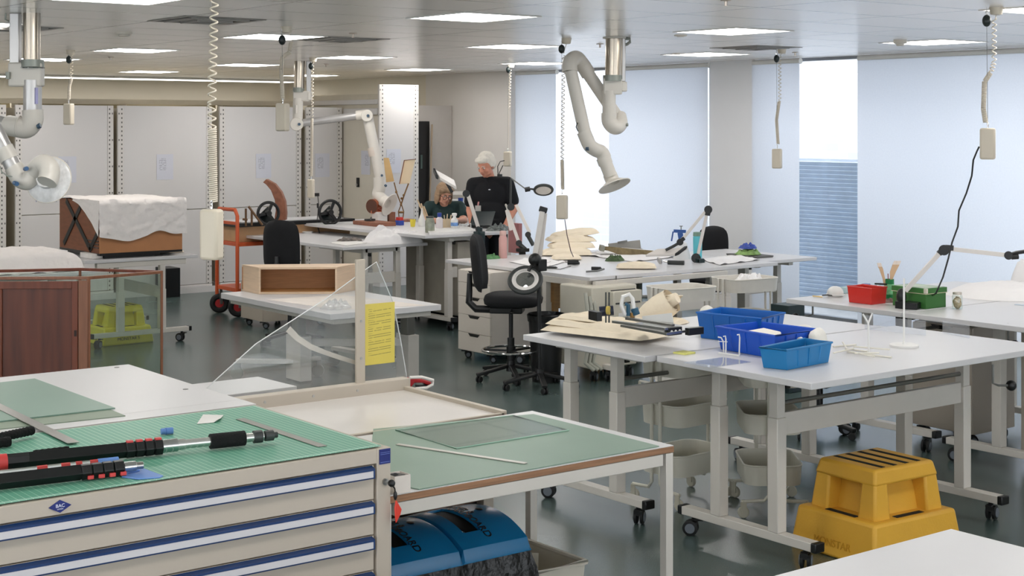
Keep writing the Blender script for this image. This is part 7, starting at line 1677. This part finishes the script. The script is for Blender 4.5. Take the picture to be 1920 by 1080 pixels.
# left arm, close
d = 9.3; t, o = exarm('large white extraction arm at the left edge, its round hood facing out', 48, d, 24, None)
seg(t, 'duct_tube', Vector((q(60, 40).x, q(60, 40).y, CEIL)), q(60, 114), .052, duct, o, 28)
MB().bar(Vector((q(29, 60).x, q(29, 60).y, CEIL))-o, q(29, 130)-o, .062, .055, up=FW).build('support_post', tube_al, t, .006)
seg(t, 'collar', q(61, 112), q(61, 128), .070, collar_m, o, 28); MB().torus(q(61, 127)-o, .069, .006, seg=28).build('collar_ring', chrome, t)
MB().bar(q(18, 140)-o, q(81, 140)-o, .15, .080, up=FW).build('mount_bracket', arm_w, t, .012)
MB().cyl(q(15, 135, -.05)-o, q(15, 148, -.05)-o, .015, seg=12).build('bracket_bolt', collar_m, t); MB().cyl(q(29, 152)-o, q(29, 155)-o, .034, seg=16).build('cap_screw', black_plastic, t)
MB().tube([q(11, 25)-o, q(10, 36)-o, q(17, 40)-o, q(26, 34)-o, q(27, 25)-o], .006, 8).build('ceiling_hook', collar_m, t)
seg(t, 'drop_tube', q(61, 150), q(61, 214), .056, tube_al, o, 28)
MB().box(q(73, 180)-o-FW*.05, (.016, .016, .10)).build('label_strip', mat('label_lilac', (160, 158, 200), .4), t)
elbow(t, [q(61, 206), q(61, 226), q(50, 240), q(32, 238, .0), q(16, 235, .03)], .064, arm_w, o, 'shoulder_elbow')
MB().torus(q(35, 237)-o, .066, .004, (q(50, 240)-q(20, 236)).normalized(), 28, 6).build('elbow_seam', steel_white, t)
MB().cyl(q(70, 237, -.03)-o, q(76, 235, -.03)-o, .017, seg=12).build('tension_knob', dark_knob, t)
seg(t, 'upper_arm', q(26, 237, .03), q(-60, 215, .03), .048, tube_al, o, 24)
d = 8.95
seg(t, 'lower_arm', q(-30, 205), q(28, 318), .050, tube_al, o, 24); seg(t, 'sleeve', q(7, 277), q(18, 299), .055, arm_w, o, 24); seg(t, 'lower_sleeve', q(25, 312), q(36, 330), .056, arm_w, o, 24)
elbow(t, [q(30, 322), q(40, 336), q(54, 338), q(66, 322), q(78, 310, -.03)], .056, arm_w, o, 'wrist_elbow')
elbow(t, [q(66, 322), q(80, 308, -.03), q(92, 316, -.06), q(92, 332, -.08), q(88, 342, -.10)], .060, arm_w, o, 'wrist_elbow')
for (a, b_) in (((47, 317), (50, 316)), ((27, 343), (32, 345)), ((91, 333), (95, 332))): MB().cyl(q(*a, -.06)-o, q(*b_, -.10)-o, .013, seg=10).build('tension_knob', mat('knob_blue', (54, 90, 130), .4), t)
MB().tube([q(0, 312, -.03)-o, q(3, 322, -.05)-o, q(14, 330, -.05)-o, q(24, 331, -.05)-o], .004, 6).build('pull_cord', collar_m, t)
hx_ = (FW*.95+Vector((0, 0, -.22))+RT*.12).normalized()
hd_ = MB().lathe([(.055, -.05), (.06, -.018), (.10, -.010), (.136, .0), (.140, .004), (.136, .008), (.06, .004)], q(91, 337, -.0)-o, 44, axis=hx_).build('hood', clear('hood_clear', (.96, .95, .93), .25, haze=.75), t)
MB().torus(q(91, 337, -.0)-o+hx_*.004, .139, .004, hx_, 44, 6).build('hood_rim', hood_m, hd_)
text_part('maker_lettering', 'Nederman', mat('lettering_blue', (40, 84, 140), .4), hd_, q(87, 376, -.02)-o, .030, (pi/2-.2, 0, RZ-.05), .0008)

# ================================================================== COILED POWER LEADS hung from the ceiling
drop_m = mat('drop_box_cream', (206, 196, 178), .4, var=.02); cordm = mat('coil_cord_cream', (216, 206, 190), .45); ball_m = mat('balancer_black', (24, 34, 34), .35)
def drop(label, ax, ay, bx, by0, by1, cord, ball=None, w=.087, coil_r=.0125, wire=.0034, turns=60, anchor=True, d=None, plug=None):
    """ceiling cup, black reel, coiled lead and socket box; cord: list of (px, py) with a flag: 'c' coiled, 't' tight coil, 'w' wire"""
    d = d or FPX*.7/(HORIZON-ay)
    top = D(ax, ay, d); t = thing('power_drop', label, 'power lead', (top.x, top.y, CEIL), 0, 'coiled power leads hung from the ceiling'); o = Vector((top.x, top.y, CEIL))
    if anchor: MB().lathe([(.042, 0), (.040, -.012), (.034, -.042), (.018, -.046)], seg=22).build('ceiling_cup', drop_m, t)
    if ball:
        c = D(*ball, d-.02)-o
        MB().ball(c, (.026, .026, .036), 18, 12).build('cord_balancer', ball_m, t)
        MB().tube([Vector((c.x, c.y, 0)), c+Vector((0, 0, .03))], .003, 6).torus(c+Vector((0, 0, .045)), .014, .003, RT, 16, 6).build('hook', chrome, t)
        MB().tube([c+Vector((0, 0, -.03)), D(bx, by0, d)-o], .0015, 5).build('suspension_wire', grey_steel, t)
    for kind, p0, p1 in cord:
        a, b_ = D(*p0, d)-o, D(*p1, d)-o; L_ = (b_-a).length
        if kind == 'c': MB().coil(a, b_, coil_r, wire, max(3, L_/.034), 6, 12).build('coiled_cord', cordm, t, ang=80)
        elif kind == 't': MB().coil(a, b_, coil_r, wire, max(3, L_/(wire*2.15)), 6, 12).build('tight_coil', cordm, t, ang=80)
        else: MB().tube([a, b_], wire*.7, 8).build('cord', cordm, t)
    zt, zb = EYE-(by0-HORIZON)*d/FPX, EYE-(by1-HORIZON)*d/FPX; c = D(bx, by0, d)-o
    bxm = MB().box((c.x, c.y, (zt+zb)/2-CEIL), (w, w*.72, zt-zb), RZ-.40).build('socket_box', drop_m, t, .012)
    MB().tube([(c.x, c.y, zt-CEIL), (c.x, c.y, zt-CEIL+.035)], .005, 8).torus((c.x, c.y, zt-CEIL+.02), .010, .003, RT, 14, 6).build('hook', chrome, bxm)
    return t, o, d
drop('coiled power lead nearest the right edge, with a black cable plugged in', 1868, 14, 1852, 240, 299, [('w', (1871, 20), (1866, 34)), ('c', (1864, 34), (1864, 118)), ('c', (1864, 118), (1858, 136)), ('t', (1857, 137), (1847, 152)), ('t', (1846, 152), (1844, 205)), ('t', (1844, 205), (1848, 230))], (1850, 39))
drop('coiled power lead with a cream box left of the strip of slatted view', 1466, 92, 1457, 279, 316, [('w', (1468, 97), (1462, 106)), ('c', (1462, 106), (1462, 190)), ('t', (1461, 190), (1456, 225)), ('t', (1456, 225), (1459, 270))], (1456, 110))
drop('coiled power lead hanging beside the zigzag extraction arm', 1062, 72, 1054, 366, 411, [('w', (1063, 78), (1057, 100)), ('c', (1057, 104), (1054, 300)), ('t', (1054, 300), (1055, 355))], (1053, 92))
drop('coiled power lead with a tilted cream box right of the standing man', 958, 120, 952, 284, 312, [('c', (957, 130), (954, 205)), ('w', (954, 205), (953, 280))], (953, 131))
drop('coiled power lead with a cream box left of the middle extraction arm', 538, 50, 530, 194, 246, [('w', (540, 58), (549, 76)), ('t', (546, 78), (543, 96)), ('t', (543, 98), (531, 106)), ('t', (530, 106), (527, 130)), ('t', (527, 130), (530, 186))], (529, 75))
drop('thin coiled power lead just right of the middle extraction arm', 587, 108, 583, 336, 371, [('c', (586, 116), (585, 220)), ('t', (585, 222), (584, 330))], (583, 124), w=.07)
drop('short coiled power lead with a cream box at the far left', 132, 94, 129, 194, 234, [('c', (134, 103), (134, 148)), ('t', (134, 148), (130, 162)), ('t', (130, 162), (129, 187))], (129, 112))
t, o, d = drop('longest coiled power lead, with a large cream socket box before the orange trolley', 400, 0, 397, 392, 487, [('c', (404, -90), (397, 195)), ('c', (397, 195), (398, 260)), ('t', (398, 240), (400, 378))], None, w=.083, coil_r=.0150, wire=.0038, d=6.0)
MB().tube([Vector((0, 0, -.03)), D(395, 12, 6.0)-o], .002, 6).build('suspension_wire', grey_steel, t)
# leads plugged into the boxes
d = 8.78
solo('power_cable', MB().tube([D(*p, d+e) for p, e in (((1836, 275), 0), ((1832, 283), 0), ((1825, 300), .02), ((1822, 330), .04), ((1812, 362), .06), ((1798, 395), .08), ((1796, 425), .1), ((1785, 455), .1), ((1778, 485), .1), ((1768, 520), .1), ((1755, 550), .05))]+[P(1738, 566, TZ)+Vector((0, 0, .02)), P(1720, 574, TZ)+Vector((0, 0, .02))], .0052, 8), black_plastic, 'black cable hanging in a wave from the right cream box to the lamp', 'cable')
d = 12.0
solo('power_cable', MB().tube([D(1059, 412, d), D(1063, 440, d), D(1070, 470, d-.05), P(1075, 492, BZ)+Vector((0, 0, .05))], .004, 6), mat('cable_brownish', (92, 72, 68), .5), 'thin cable running from the hanging box down to the black gadget on the bench', 'cable')
d = 16.4
solo('power_cable', MB().tube([D(*p, d-.5) for p in ((946, 301), (938, 303), (933, 312), (934, 330), (931, 360), (928, 390), (926, 420))]+[P(926, 433, GZ)+Vector((0, 0, .01))], .005, 6), black_plastic, 'black cable with plug looping from the tilted box down past the standing man', 'cable')
solo('power_cable', MB().tube([D(*p, d-.52) for p in ((943, 310), (936, 325), (938, 350), (936, 385), (937, 415))]+[P(938, 434, GZ)+Vector((0, 0, .01))], .005, 6).box(D(937, 331, d-.54), (.045, .03, .05)), mat('cable_dark', (40, 44, 44), .5), 'dark cable with a small white-grey adapter in front of the standing man', 'cable')
